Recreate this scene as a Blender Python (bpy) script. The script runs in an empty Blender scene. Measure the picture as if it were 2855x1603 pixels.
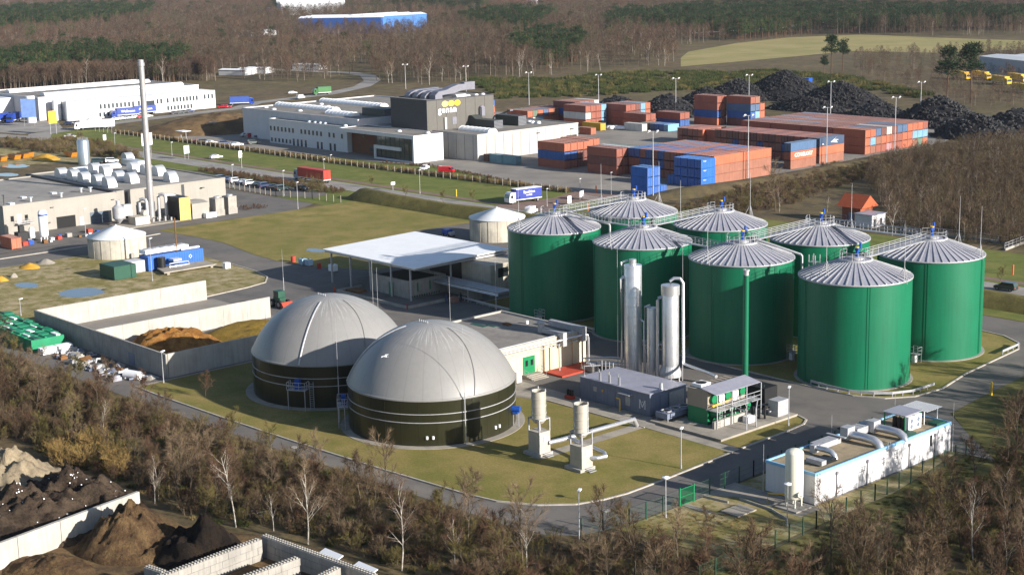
# Biogas plant beside a tyre recycling works, seen from a tall stack on a low-sun winter day.
# World axes follow the site grid: X and Y run along the roads, Z is up, metres.
import bpy, math, random
from mathutils import Vector, Matrix, noise
random.seed(11)
R = math.radians
sc = bpy.context.scene
COL = sc.collection

# ------------------------------------------------------------------ camera
cam = bpy.data.cameras.new('camera'); camo = bpy.data.objects.new('camera', cam); COL.objects.link(camo)
cam.sensor_width = 36.0; cam.lens = 54.457; cam.clip_start = 1.0; cam.clip_end = 20000
_p, _r, _h = R(12.0242), R(-1.2428), R(-48.0)
def site(v):
    ux, uy = math.cos(_h), math.sin(_h)
    return Vector((v[0]*ux + v[1]*uy, -v[0]*uy + v[1]*ux, v[2]))
_f = Vector((0, math.cos(_p), -math.sin(_p))); _x = Vector((1, 0, 0)); _u = Vector((0, math.sin(_p), math.cos(_p)))
_x, _u = math.cos(_r)*_x + math.sin(_r)*_u, -math.sin(_r)*_x + math.cos(_r)*_u
_f, _x, _u = site(_f), site(_x), site(_u)
camo.matrix_world = Matrix(((_x.x, _u.x, -_f.x, 0), (_x.y, _u.y, -_f.y, 0), (_x.z, _u.z, -_f.z, 63.0), (0, 0, 0, 1)))
sc.camera = camo

# ------------------------------------------------------------------ sky, sun, exposure
SUN_EL, SUN_DIR = R(18.5), Vector((math.cos(R(14)), math.sin(R(14)), 0))
world = bpy.data.worlds.new('World'); sc.world = world; world.use_nodes = True
nt = world.node_tree; bg = nt.nodes['Background']
sky = nt.nodes.new('ShaderNodeTexSky'); sky.sky_type = 'NISHITA'; sky.sun_disc = False
sky.sun_elevation = SUN_EL; sky.sun_rotation = math.atan2(SUN_DIR.x, SUN_DIR.y)
sky.air_density = 0.8; sky.dust_density = 0.5; sky.ozone_density = 1.0
nt.links.new(sky.outputs[0], bg.inputs[0]); bg.inputs[1].default_value = 0.085
sun = bpy.data.lights.new('sun', 'SUN'); sun.energy = 5.0; sun.angle = R(0.6); sun.color = (1.0, 0.945, 0.87)
suno = bpy.data.objects.new('sun', sun); COL.objects.link(suno)
_sd = Vector((SUN_DIR.x*math.cos(SUN_EL), SUN_DIR.y*math.cos(SUN_EL), math.sin(SUN_EL)))
suno.rotation_euler = _sd.to_track_quat('Z', 'Y').to_euler(); suno.location = _sd*300
vs = sc.view_settings; vs.view_transform = 'Standard'; vs.look = 'None'; vs.gamma = 1.0; vs.use_curve_mapping = False; vs.exposure = 1.02
sc.cycles.max_bounces = 6; sc.cycles.diffuse_bounces = 2; sc.cycles.glossy_bounces = 3; sc.cycles.volume_bounces = 0
sc.cycles.transparent_max_bounces = 12; sc.cycles.use_denoising = True

# ------------------------------------------------------------------ materials
def lin(c): return tuple((x/255/12.92) if x <= 10 else ((x/255+0.055)/1.055)**2.4 for x in c)
MATS = {}
def mat(name, rgb, rough=0.75, metal=0.0, var=0.12, scale=0.6, rgb2=None, bump=0.0, bscale=6.0, streak=0.0, spec=0.4, coat=0.0, local=False):
    """Procedural paint / render / metal: base colour broken by noise, optional vertical weather streaks, fine relief."""
    if name in MATS: return MATS[name]
    m = bpy.data.materials.new(name); m.use_nodes = True; t = m.node_tree; b = t.nodes['Principled BSDF']
    col = lin(rgb); c2 = lin(rgb2) if rgb2 else tuple(max(0, x*(1-2.2*var)) for x in col)
    L = t.links.new; N = t.nodes.new
    if local: pos = N('ShaderNodeTexCoord').outputs['Object']
    else: pos = N('ShaderNodeNewGeometry').outputs['Position']
    n1 = N('ShaderNodeTexNoise'); n1.inputs['Scale'].default_value = scale; n1.inputs['Detail'].default_value = 6; n1.inputs['Roughness'].default_value = 0.65
    L(pos, n1.inputs['Vector'])
    ramp = N('ShaderNodeMapRange'); ramp.inputs['From Min'].default_value = 0.32; ramp.inputs['From Max'].default_value = 0.68
    L(n1.outputs['Fac'], ramp.inputs['Value'])
    mix = N('ShaderNodeMix'); mix.data_type = 'RGBA'; mix.inputs['A'].default_value = (*c2, 1); mix.inputs['B'].default_value = (*col, 1)
    L(ramp.outputs[0], mix.inputs['Factor']); out = mix.outputs['Result']
    if streak:
        mp = N('ShaderNodeMapping'); mp.inputs['Scale'].default_value = (2.2, 2.2, 0.12); L(pos, mp.inputs['Vector'])
        n2 = N('ShaderNodeTexNoise'); n2.inputs['Scale'].default_value = 1.3; n2.inputs['Detail'].default_value = 5; L(mp.outputs[0], n2.inputs['Vector'])
        r2 = N('ShaderNodeMapRange'); r2.inputs['From Min'].default_value = 0.45; r2.inputs['From Max'].default_value = 0.75
        r2.inputs['To Min'].default_value = 1.0; r2.inputs['To Max'].default_value = 1.0-streak; L(n2.outputs['Fac'], r2.inputs['Value'])
        mu = N('ShaderNodeMix'); mu.data_type = 'RGBA'; mu.blend_type = 'MULTIPLY'; mu.inputs['Factor'].default_value = 1.0
        L(out, mu.inputs['A']); L(r2.outputs[0], mu.inputs['B']); out = mu.outputs['Result']
    L(out, b.inputs['Base Color'])
    b.inputs['Roughness'].default_value = rough; b.inputs['Metallic'].default_value = metal
    b.inputs['Specular IOR Level'].default_value = spec
    if coat: b.inputs['Coat Weight'].default_value = coat; b.inputs['Coat Roughness'].default_value = 0.15
    if bump:
        n3 = N('ShaderNodeTexNoise'); n3.inputs['Scale'].default_value = bscale; n3.inputs['Detail'].default_value = 4; L(pos, n3.inputs['Vector'])
        bp = N('ShaderNodeBump'); bp.inputs['Strength'].default_value = bump; bp.inputs['Distance'].default_value = 0.1
        L(n3.outputs['Fac'], bp.inputs['Height']); L(bp.outputs[0], b.inputs['Normal'])
    MATS[name] = m; return m

def ground_mat(name, cols, scales=(0.02, 0.12, 0.9), rough=0.95, fine=0.35, fscale=2.5, bump=0.0):
    """Ground cover: three colours blended by noises of different size plus fine mottling."""
    m = bpy.data.materials.new(name); m.use_nodes = True; t = m.node_tree; b = t.nodes['Principled BSDF']; L = t.links.new; N = t.nodes.new
    pos = N('ShaderNodeNewGeometry').outputs['Position']; prev = None
    cc = [lin(c) for c in cols]
    def nz(s, lo, hi, d=8, ro=0.62):
        n = N('ShaderNodeTexNoise'); n.inputs['Scale'].default_value = s; n.inputs['Detail'].default_value = d; n.inputs['Roughness'].default_value = ro
        L(pos, n.inputs['Vector']); r = N('ShaderNodeMapRange'); r.inputs['From Min'].default_value = lo; r.inputs['From Max'].default_value = hi
        L(n.outputs['Fac'], r.inputs['Value']); return r.outputs[0]
    out = None
    for i in range(1, len(cc)):
        mx = N('ShaderNodeMix'); mx.data_type = 'RGBA'
        if out is None: mx.inputs['A'].default_value = (*cc[0], 1)
        else: L(out, mx.inputs['A'])
        mx.inputs['B'].default_value = (*cc[i], 1); L(nz(scales[(i-1) % len(scales)], 0.42, 0.62), mx.inputs['Factor']); out = mx.outputs['Result']
    f = nz(fscale, 0.25, 0.75, 10, 0.75); r = N('ShaderNodeMapRange'); r.inputs['To Min'].default_value = 1-fine; r.inputs['To Max'].default_value = 1+fine; L(f, r.inputs['Value'])
    mu = N('ShaderNodeMix'); mu.data_type = 'RGBA'; mu.blend_type = 'MULTIPLY'; mu.inputs['Factor'].default_value = 1; L(out, mu.inputs['A']); L(r.outputs[0], mu.inputs['B'])
    L(mu.outputs['Result'], b.inputs['Base Color']); b.inputs['Roughness'].default_value = rough; b.inputs['Specular IOR Level'].default_value = 0.15
    if bump:
        bp = N('ShaderNodeBump'); bp.inputs['Strength'].default_value = bump; bp.inputs['Distance'].default_value = 0.3; L(f, bp.inputs['Height']); L(bp.outputs[0], b.inputs['Normal'])
    MATS[name] = m; return m

# ------------------------------------------------------------------ mesh helpers
KIDS = {}
class MB:
    """Collects simple solids; every build() makes one mesh object."""
    def __init__(s): s.v = []; s.f = []; s.M = None
    def add(s, vs, fs):
        k = len(s.v)
        s.v += [tuple(s.M @ Vector(p)) for p in vs] if s.M is not None else [tuple(p) for p in vs]
        s.f += [tuple(i+k for i in f) for f in fs]; return s
    def box(s, x0, x1, y0, y1, z0, z1):
        return s.add([(x0,y0,z0),(x1,y0,z0),(x1,y1,z0),(x0,y1,z0),(x0,y0,z1),(x1,y0,z1),(x1,y1,z1),(x0,y1,z1)],
                     [(0,3,2,1),(4,5,6,7),(0,1,5,4),(1,2,6,5),(2,3,7,6),(3,0,4,7)])
    def cyl(s, x, y, z0, z1, r0, r1=None, n=16, cap=True, ph=0.0):
        r1 = r0 if r1 is None else r1; v = []
        for z, r in ((z0, r0), (z1, r1)):
            for i in range(n): a = 2*math.pi*i/n+ph; v.append((x+r*math.cos(a), y+r*math.sin(a), z))
        f = [(i, (i+1) % n, n+(i+1) % n, n+i) for i in range(n)]
        if cap: f += [tuple(range(n-1, -1, -1)), tuple(range(n, 2*n))]
        return s.add(v, f)
    def lathe(s, x, y, prof, n=32, cap=False):
        v = []; m = len(prof)
        for r, z in prof:
            for i in range(n): a = 2*math.pi*i/n; v.append((x+r*math.cos(a), y+r*math.sin(a), z))
        f = [(j*n+i, j*n+(i+1) % n, (j+1)*n+(i+1) % n, (j+1)*n+i) for j in range(m-1) for i in range(n)]
        if cap: f += [tuple(range(n-1, -1, -1)), tuple(range((m-1)*n, m*n))]
        return s.add(v, f)
    def tube(s, pts, r, n=6, cap=True):
        pts = [Vector(p) for p in pts]; rs = r if isinstance(r, (list, tuple)) else [r]*len(pts); v = []
        for i, p in enumerate(pts):
            d = ((pts[min(i+1, len(pts)-1)]-p).normalized() + (p-pts[max(i-1, 0)]).normalized())
            if d.length < 1e-6: d = Vector((0, 0, 1))
            d.normalize(); q = Vector((0, 0, 1)) if abs(d.z) < 0.95 else Vector((1, 0, 0))
            a = d.cross(q).normalized(); b = d.cross(a)
            for k in range(n): t = 2*math.pi*k/n; v.append(tuple(p + (a*math.cos(t)+b*math.sin(t))*rs[i]))
        m = len(pts); f = [(j*n+i, j*n+(i+1) % n, (j+1)*n+(i+1) % n, (j+1)*n+i) for j in range(m-1) for i in range(n)]
        if cap: f += [tuple(range(n-1, -1, -1)), tuple(range((m-1)*n, m*n))]
        return s.add(v, f)
    def bar(s, p, q, w): return s.tube([p, q], w*0.6, 4)
    def prism(s, poly, z0, z1):
        n = len(poly); v = [(x, y, z0) for x, y in poly] + [(x, y, z1) for x, y in poly]
        return s.add(v, [tuple(range(n-1, -1, -1)), tuple(range(n, 2*n))] + [(i, (i+1) % n, n+(i+1) % n, n+i) for i in range(n)])
    def sheet(s, poly, z): return s.add([(x, y, z) for x, y in poly], [tuple(range(len(poly)))])
    def extr(s, prof, x0, x1, axis='x'):
        """profile of (y, z) pulled along x, or (x, z) pulled along y"""
        n = len(prof); mk = (lambda t, p: (t, p[0], p[1])) if axis == 'x' else (lambda t, p: (p[0], t, p[1]))
        v = [mk(x0, p) for p in prof] + [mk(x1, p) for p in prof]
        return s.add(v, [tuple(range(n-1, -1, -1)), tuple(range(n, 2*n))] + [(i, (i+1) % n, n+(i+1) % n, n+i) for i in range(n)])
    def mesh(s, name, m=None, smooth=False):
        me = bpy.data.meshes.new(name); me.from_pydata(s.v, [], s.f)
        if m is not None: me.materials.append(m)
        if smooth:
            me.polygons.foreach_set('use_smooth', [True]*len(me.polygons))
            if smooth != 'all': me.set_sharp_from_angle(angle=R(38))
        me.update(); return me
    def build(s, name, m, parent=None, smooth=False):
        if parent is not None and parent.get('_w'):
            o0 = Vector(parent['_w']); s.v = [(x-o0[0], y-o0[1], z-o0[2]) for x, y, z in s.v]
        o = bpy.data.objects.new(name, s.mesh(name, m, smooth)); COL.objects.link(o)
        if parent is not None:
            o.parent = parent
            if parent.get('_w'): o['_w'] = parent['_w']
            KIDS.setdefault(parent, []).append(o)
        return o
def tag(o, label, cat, group=None, kind=None):
    if label: o['label'] = label
    if cat: o['category'] = cat
    if group: o['group'] = group
    if kind: o['kind'] = kind
    return o
def thing(name, label, cat, x=0, y=0, z=0, group=None):
    o = bpy.data.objects.new(name, None); COL.objects.link(o); o.location = (x, y, z); o.empty_display_size = 0.5
    o['_w'] = [float(x), float(y), float(z)]
    return tag(o, label, cat, group)
def solo(name, mb, m, label, cat, group=None, smooth=False):
    """a thing that is one mesh, its origin at its base"""
    xs = [p[0] for p in mb.v]; ys = [p[1] for p in mb.v]; z0 = min(p[2] for p in mb.v)
    cx, cy = (min(xs)+max(xs))/2, (min(ys)+max(ys))/2
    mb.v = [(x-cx, y-cy, z-z0) for x, y, z in mb.v]
    o = mb.build(name, m, None, smooth); o.location = (cx, cy, z0); o['_w'] = [cx, cy, z0]
    return tag(o, label, cat, group)
def struct(name, mb, m, smooth=False): o = mb.build(name, m, None, smooth); o['kind'] = 'structure'; return o
def stuff(name, mb, m, label=None, cat=None, smooth=False): o = mb.build(name, m, None, smooth); o['kind'] = 'stuff'; tag(o, label, cat); return o
def copy_tree(o, parent=None):
    c = o.copy(); COL.objects.link(c); c.parent = parent
    if parent is not None: KIDS.setdefault(parent, []).append(c)
    for ch in KIDS.get(o, ()): copy_tree(ch, c)
    return c
def place(o, x, y, z=0, rz=0, s=1.0, label=None, cat=None, group=None):
    o.location = (x, y, z); o.rotation_euler = (0, 0, rz); o.scale = (s, s, s); return tag(o, label, cat, group)
ORD = ['first', 'second', 'third', 'fourth', 'fifth', 'sixth', 'seventh', 'eighth', 'ninth', 'tenth', 'eleventh', 'twelfth', 'thirteenth', 'fourteenth', 'fifteenth', 'sixteenth', 'seventeenth', 'eighteenth', 'nineteenth', 'twentieth']
def inpoly(x, y, P):
    c = False; j = len(P)-1
    for i in range(len(P)):
        if (P[i][1] > y) != (P[j][1] > y) and x < (P[j][0]-P[i][0])*(y-P[i][1])/(P[j][1]-P[i][1])+P[i][0]: c = not c
        j = i
    return c

# ------------------------------------------------------------------ palette
heath = ground_mat('heath', [(98, 83, 60), (90, 85, 52), (114, 98, 70), (78, 69, 52)], (0.012, 0.05, 0.2), fine=0.4, fscale=1.2)
lawn = ground_mat('lawn', [(124, 112, 64), (138, 122, 74), (108, 104, 52)], (0.035, 0.15, 0.6), fine=0.42, fscale=4.5)
verge = ground_mat('verge', [(98, 106, 50), (112, 110, 58), (88, 96, 44)], (0.04, 0.2, 0.7), fine=0.25, fscale=2.5)
mud = ground_mat('mud', [(150, 136, 104), (124, 114, 66), (166, 150, 118), (114, 106, 60)], (0.05, 0.11, 0.4), fine=0.3, fscale=2.0)
soil = ground_mat('soil', [(92, 74, 54), (74, 60, 46), (116, 94, 64)], (0.06, 0.2, 0.8), fine=0.4, fscale=2.0, bump=0.4)
asphalt = ground_mat('asphalt', [(108, 103, 98), (118, 112, 104), (95, 92, 89)], (0.03, 0.12, 0.5), fine=0.12, fscale=4.0, rough=0.9)
asphalt_pub = ground_mat('asphalt_pale', [(140, 135, 129), (148, 142, 134), (127, 123, 118)], (0.03, 0.1, 0.5), fine=0.1, fscale=3.0, rough=0.9)
asphalt_yard = ground_mat('asphalt_yard', [(134, 128, 120), (144, 137, 127), (120, 115, 109)], (0.02, 0.07, 0.3), fine=0.12, fscale=3.0, rough=0.9)
paving = ground_mat('red_paving', [(126, 104, 94), (134, 112, 100), (112, 96, 88)], (0.05, 0.2, 0.8), fine=0.15, fscale=4.0)
slab = ground_mat('concrete_slab', [(150, 142, 130), (162, 154, 140), (134, 128, 118)], (0.1, 0.4, 1.2), fine=0.15, fscale=5.0)
fieldm = ground_mat('meadow', [(140, 130, 84), (130, 124, 76), (152, 138, 94)], (0.01, 0.03, 0.2), fine=0.12, fscale=0.8)
kerbm = mat('kerb_concrete', (176, 168, 156), 0.85, var=0.15, scale=1.0)
paint_white = mat('road_paint', (205, 203, 196), 0.7, var=0.15, scale=2.0)

# ------------------------------------------------------------------ ground, roads, lawns
struct('ground', MB().sheet([(-9000, -3000), (3000, -3000), (3000, 9000), (-9000, 9000)], 0), heath)
def flat(name, poly, z, m): return struct(name, MB().sheet(poly, z), m)
def ribbon(pts, w):
    P = [Vector((p[0], p[1], 0)) for p in pts]; l = []; r = []
    for i, p in enumerate(P):
        d = ((P[min(i+1, len(P)-1)]-p).normalized() + (p-P[max(i-1, 0)]).normalized()).normalized(); q = Vector((-d.y, d.x, 0))*w/2
        l.append((p+q)[:2]); r.append((p-q)[:2])
    return l + r[::-1]
def kerb(pts, closed=False, w=0.28, h=0.13, z=0.05):
    if closed: pts = list(pts) + [pts[0]]
    b = MB(); P = ribbon(pts, w); n = len(pts)
    for i in range(n-1):
        q = [P[i], P[i+1], P[2*n-2-i], P[2*n-1-i]]; b.prism(q, z-0.04, z+h)
    return struct('kerb', b, kerbm)
def smooth_poly(pts, k=3):
    out = []; n = len(pts)
    for i in range(n):
        p0, p1, p2, p3 = [Vector((*pts[(i+j-1) % n], 0)) for j in range(4)]
        for s in range(k):
            t = s/k; out.append((0.5*((2*p1)+(p2-p0)*t+(2*p0-5*p1+4*p2-p3)*t*t+(3*p1-p0-3*p2+p3)*t**3))[:2])
    return out

flat('plant_yard', [(-330, 100), (-300, 104), (-204, 106.4), (-165, 108), (-138, 109.6), (-125, 110.4), (-119.3, 111.4), (-116.4, 113.7), (-115.4, 117), (-114.6, 130), (-115.3, 143.6), (-115.6, 168.6),
     (-97, 168.4), (-107.3, 177.5), (-112.6, 182.4), (-114, 193.4), (-115.3, 206.6), (-117, 237.6), (-215, 237.6), (-232, 246), (-284, 243), (-330, 244), (-334, 186), (-332, 140)], 0.03, asphalt)
DOME_LAWN = [(-208.2, 110.1), (-201.9, 110.0), (-183, 110.6), (-169.5, 111.2), (-161.3, 111.7), (-150, 112.5), (-135.4, 113.9), (-131, 114.8), (-126.6, 117.3), (-123.6, 120.6), (-122.4, 124), (-121.9, 127.5), (-122.1, 134.4), (-123, 148.2),
    (-138.4, 148.3), (-157.4, 148.2), (-164.4, 145.6), (-178, 146.5), (-200, 146), (-208.3, 134)]
flat('lawn', DOME_LAWN, 0.07, lawn); kerb(DOME_LAWN[:14]); kerb(DOME_LAWN[14:18], w=0.15)
flat('lawn', [(-123.2, 150.5), (-123.6, 160.8), (-124.0, 164.6), (-124.9, 166.3), (-126.6, 167), (-128.5, 167), (-128.5, 150.5)], 0.07, lawn)
kerb([(-123.2, 150.3), (-123.6, 160.8), (-124.0, 164.6), (-124.9, 166.3), (-126.6, 167), (-131, 167.2)])
TANK_LAWN = [(-175, 182.2), (-160, 180.9), (-138.6, 180.2), (-131.5, 180.1), (-127.3, 180.5), (-123.2, 182.4), (-120.7, 186.1), (-120.2, 192.4), (-122.2, 202), (-124.2, 220.5), (-126, 223.8), (-130.3, 226.6), (-140, 228.2), (-212, 228.2), (-214, 184.0), (-196, 183)]
flat('lawn', TANK_LAWN, 0.07, lawn); kerb(TANK_LAWN, True)
flat('path', [(-165.5, 145.8), (-158, 148.4), (-140.4, 148.5), (-140.4, 128.6), (-138.5, 129.4), (-138.4, 148.4), (-123.0, 148.2), (-123.1, 150.0), (-138, 150.1), (-141, 152.6), (-156, 152.6), (-169, 152.8), (-172, 147)], 0.09, slab)
flat('path', [(-208.9, 109.9), (-208.2, 110.2), (-208.2, 131.2), (-208.9, 131.2)], 0.09, slab)
LOT = [(-316.5, 100), (-316.5, 158), (-312, 171), (-300, 174.3), (-284.8, 173.6), (-271.3, 172.6), (-264.5, 170.8), (-260.2, 167.5), (-258.6, 162), (-257.2, 151.5), (-257, 104)]
flat('rough_lot', LOT, 0.07, mud); kerb(LOT[4:10]); kerb([(-326.7, 130), (-326.4, 151.7), (-326.6, 170), (-328.2, 182.4)], w=0.5)
FIELD = [(-333, 184.5), (-318, 186), (-306, 186.2), (-288, 182.8), (-278, 182), (-266, 184.2), (-253.5, 190), (-253, 203), (-272, 206), (-281, 211), (-284.5, 226), (-282.5, 243), (-333, 244)]
flat('lawn', FIELD, 0.07, lawn)
flat('factory_yard', [(-356, 96), (-332.5, 96), (-333.4, 211), (-331.5, 222), (-338, 234), (-412, 234), (-412, 216), (-356, 216)], 0.05, asphalt)
flat('verge', [(-356, 234.2), (-333, 234.2), (-331, 243.9), (-283, 243.2), (-232, 246.3), (-215, 238), (60, 238), (60, 292), (-279, 292), (-300, 292), (-333, 296.5), (-371, 303), (-391, 297.7), (-456, 291.7), (-486, 288), (-516, 290), (-545, 285), (-575, 300), (-585, 330), (-596, 330), (-570, 270), (-560, 250), (-420, 246.2), (-356, 246)], 0.04, verge)
flat('public_road', [(-560, 254.6), (60, 254.6), (60, 262.6), (-556, 263)], 0.06, asphalt_pub)
flat('side_road', ribbon([(-553, 259), (-566, 266), (-573, 280), (-580, 304), (-588, 344), (-593, 374), (-609, 391), (-619, 440), (-641, 477), (-669, 505), (-701, 526), (-727, 533), (-800, 523)], 9.0), 0.065, asphalt_pub)
flat('forecourt', [(-572, 262), (-604, 254), (-690, 250), (-690, 300), (-640, 292), (-601, 291), (-577, 281)], 0.055, asphalt_pub)
flat('side_road', ribbon([(-553, 258.6), (-580, 252), (-640, 232)], 8.0), 0.06, asphalt_pub)
flat('cycle_path', [(-520, 264.6), (60, 264.6), (60, 266.8), (-520, 267)], 0.07, paving)
dash = MB()
for i in range(92): x = -540+i*6.2; dash.sheet([(x, 258.45), (x+3, 258.45), (x+3, 258.6), (x, 258.6)], 0.075)
for y in (254.85, 262.3): dash.sheet([(-540, y), (40, y), (40, y+0.14), (-540, y+0.14)], 0.075)
struct('road_marking', dash, paint_white)
flat('entrance_paving', [(-298, 262.5), (-283, 262.5), (-282.5, 267.5), (-286, 280), (-284, 297), (-300, 295), (-296, 282)], 0.08, paving)
flat('container_yard', [(-522, 290.5), (-486, 288.8), (-456, 292.4), (-391, 298.4), (-371, 303.6), (-333, 297.2), (-298.6, 293.4), (-282, 295), (-276.5, 300), (-276.5, 360), (-279, 400), (-282, 445), (-286, 456), (-300, 476), (-345, 492), (-400, 474), (-440, 446), (-500, 424), (-540, 400), (-545, 380), (-520, 312)], 0.07, asphalt_yard)
flat('car_park', [(-425, 235.5), (-357, 235.5), (-347, 241), (-349, 247.5), (-425, 247.5)], 0.07, asphalt)
flat('meadow', [(-594.1, 667.8), (-644.2, 724.1), (-681.0, 772.8), (-715.2, 864.4), (-727.0, 938.1), (-701.7, 993.0), (-618.2, 979.6), (-556.1, 974.9), (-521.7, 959.6), (-508.6, 892.1), (-529.6, 839.8), (-593.2, 826.5), (-591.3, 773.1), (-592.5, 715.6)], 0.06, fieldm)
flat('dirt_yard', [(-214, 50), (-201, 74), (-195.7, 82.5), (-179.2, 82.5), (-168, 84.6), (-160, 84.5), (-150.8, 84.2), (-142, 88.5), (-134.3, 90.6), (-123, 91.5), (-100, 70), (-120, 40)], 0.05, soil)
flat('rough_grass', [(-114.5, 118.2), (-99.2, 120.5), (-99.6, 150), (-102.5, 168), (-115, 168)], 0.05, mud)
flat('slope_grass', [(-99.4, 104), (-98.2, 121), (-98.9, 134), (-99.5, 146), (-101, 168.2), (-97, 168.3), (-107.2, 177.3), (-112.4, 182.6), (-113.9, 193.4), (-115.2, 206), (-100, 214), (-84, 160), (-84, 104)], 0.045, ground_mat('slope_turf', [(94, 92, 50), (82, 78, 46), (104, 98, 58)], (0.08, 0.3, 0.9), fine=0.4, fscale=2.2))
flat('yard_slab', [(-111, 136.4), (-102.4, 135.6), (-102.4, 139.6), (-115.3, 139.6), (-115.3, 133.4)], 0.07, slab)
flat('earth_lot', [(-484.2, 212.8), (-472.4, 234.0), (-468.6, 249.1), (-502.0, 252.7), (-535.3, 236.0), (-520, 130)], 0.05, mud)

# grass banks and mounds: height fields with real shape
def mound(name, cx, cy, rx, ry, h, m, rz=0.0, n=28, rough=0.12, seed=0, label=None, cat=None, kind='structure', flatp=1.6):
    v = []; f = []; k = 26
    for j in range(k+1):
        t = j/k
        for i in range(n):
            a = 2*math.pi*i/n; w = 1+0.16*noise.noise(Vector((math.cos(a)*1.3+seed, math.sin(a)*1.3, 0.3)))
            x, y = t*rx*w*math.cos(a), t*ry*w*math.sin(a)
            z = h*max(0, (1-t**flatp))*(1 if t < 1 else 0) + (rough*h*noise.fractal(Vector((x*0.35+seed, y*0.35, seed)), 0.75, 2.1, 6))*(1-t)**0.4
            v.append((cx+x*math.cos(rz)-y*math.sin(rz), cy+x*math.sin(rz)+y*math.cos(rz), max(z, -0.05) if t < 1 else -0.1))
    f = [(j*n+i, j*n+(i+1) % n, (j+1)*n+(i+1) % n, (j+1)*n+i) for j in range(k) for i in range(n)]
    b = MB().add(v, f)
    if label: return solo(name, b, m, label, cat, smooth='all')
    o = b.build(name, m, None, 'all'); o['kind'] = kind; return o
def bank(name, pts, w, h, m, top=0.25):
    b = MB(); P = [ribbon(pts, ww) for ww in (w, w*top)]; n = len(pts); v = []
    for i in range(n):
        hh = h*(0.2 if i in (0, n-1) else 1)*(1+0.15*math.sin(i*1.7))
        v += [(*P[0][i], 0), (*P[1][i], hh), (*P[1][2*n-1-i], hh*0.97), (*P[0][2*n-1-i], 0)]
    b.add(v, [(4*i+j, 4*i+j+1, 4*i+j+5, 4*i+j+4) for i in range(n-1) for j in range(3)])
    o = b.build(name, m, None, 'all'); o['kind'] = 'structure'; return o
bankm = ground_mat('bank_turf', [(96, 90, 48), (84, 76, 44), (108, 100, 56)], (0.05, 0.3, 0.9), fine=0.35, fscale=2.0)
bank('grass_bank', [(-339, 247), (-334, 247.4), (-320, 247.6), (-300, 247.8), (-280, 248), (-250, 248), (-215, 247.8), (-150, 246.6), (-60, 246)], 7.6, 2.7, bankm)
bank('earth_bank', [(-276, 296), (-273, 310), (-271.5, 330), (-271.5, 360), (-273, 400), (-274, 440), (-262, 480)], 12, 1.6, heath)
mound('earth_mound', -519.8, 318.8, 34, 20, 6.5, soil, R(60), seed=3)

# ------------------------------------------------------------------ plant materials
green_steel = mat('green_cladding', (4, 102, 70), 0.45, var=0.06, scale=0.18, streak=0.16, spec=0.4)
roof_zinc = mat('zinc_roof', (158, 157, 168), 0.5, 0.15, var=0.10, scale=0.5, streak=0.08)
galv = mat('galvanised', (176, 176, 178), 0.5, 0.25, var=0.12, scale=2.0)
chrome = mat('polished_jacket', (206, 206, 208), 0.33, 0.68, var=0.08, scale=0.8, bump=0.12, bscale=1.4)
blue_motor = mat('blue_motor', (22, 74, 160), 0.4, var=0.08)
yellow = mat('yellow_paint', (222, 178, 40), 0.5, var=0.08)
concrete = mat('concrete', (158, 153, 145), 0.9, var=0.12, scale=0.5, streak=0.22, bump=0.15)
concrete_pale = mat('pale_concrete', (172, 167, 158), 0.9, var=0.10, scale=0.4, streak=0.18)
concrete_tank = mat('tank_concrete', (186, 178, 162), 0.9, var=0.13, scale=0.5, streak=0.25)
membrane = mat('membrane', (132, 130, 127), 0.46, var=0.05, scale=0.12, streak=0.06, spec=0.5)
def streak_dome(m):
    # pale streaks running down from the crown, and faint weld lines between the gores
    t = m.node_tree; L = t.links.new; N = t.nodes.new; b = t.nodes['Principled BSDF']; src = b.inputs['Base Color'].links[0].from_socket
    tc = N('ShaderNodeTexCoord'); sp = N('ShaderNodeSeparateXYZ'); L(tc.outputs['Object'], sp.inputs[0])
    def mth(op, a, c=None):
        n = N('ShaderNodeMath'); n.operation = op
        for i, q in enumerate((a, c)):
            if q is None: continue
            if isinstance(q, (int, float)): n.inputs[i].default_value = q
            else: L(q, n.inputs[i])
        return n.outputs[0]
    ang = mth('ARCTAN2', sp.outputs[1], sp.outputs[0]); cb = N('ShaderNodeCombineXYZ'); L(mth('MULTIPLY', ang, 14.0), cb.inputs[0]); L(mth('MULTIPLY', sp.outputs[2], .35), cb.inputs[1])
    nz = N('ShaderNodeTexNoise'); nz.inputs['Scale'].default_value = 1.6; nz.inputs['Detail'].default_value = 6; nz.inputs['Roughness'].default_value = .7; L(cb.outputs[0], nz.inputs['Vector'])
    r1 = N('ShaderNodeMapRange'); r1.inputs['From Min'].default_value = .5; r1.inputs['From Max'].default_value = .7; L(nz.outputs['Fac'], r1.inputs['Value'])
    r2 = N('ShaderNodeMapRange'); r2.inputs['From Min'].default_value = 11.6; r2.inputs['From Max'].default_value = 14.0; L(sp.outputs[2], r2.inputs['Value'])
    f = mth('MULTIPLY', mth('MULTIPLY', r1.outputs[0], r2.outputs[0]), .75); mx = N('ShaderNodeMix'); mx.data_type = 'RGBA'; L(f, mx.inputs['Factor']); L(src, mx.inputs['A']); mx.inputs['B'].default_value = (.62, .61, .59, 1)
    ln = mth('GREATER_THAN', mth('ABSOLUTE', mth('SINE', mth('MULTIPLY', ang, 14.0))), .9965); mu = N('ShaderNodeMix'); mu.data_type = 'RGBA'; L(mth('MULTIPLY', ln, .16), mu.inputs['Factor']); L(mx.outputs['Result'], mu.inputs['A']); mu.inputs['B'].default_value = (.05, .05, .05, 1); L(mu.outputs['Result'], b.inputs['Base Color'])
streak_dome(membrane)
enamel = mat('dark_enamel', (40, 40, 24), 0.28, var=0.10, scale=0.3, streak=0.2, spec=0.5)
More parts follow.
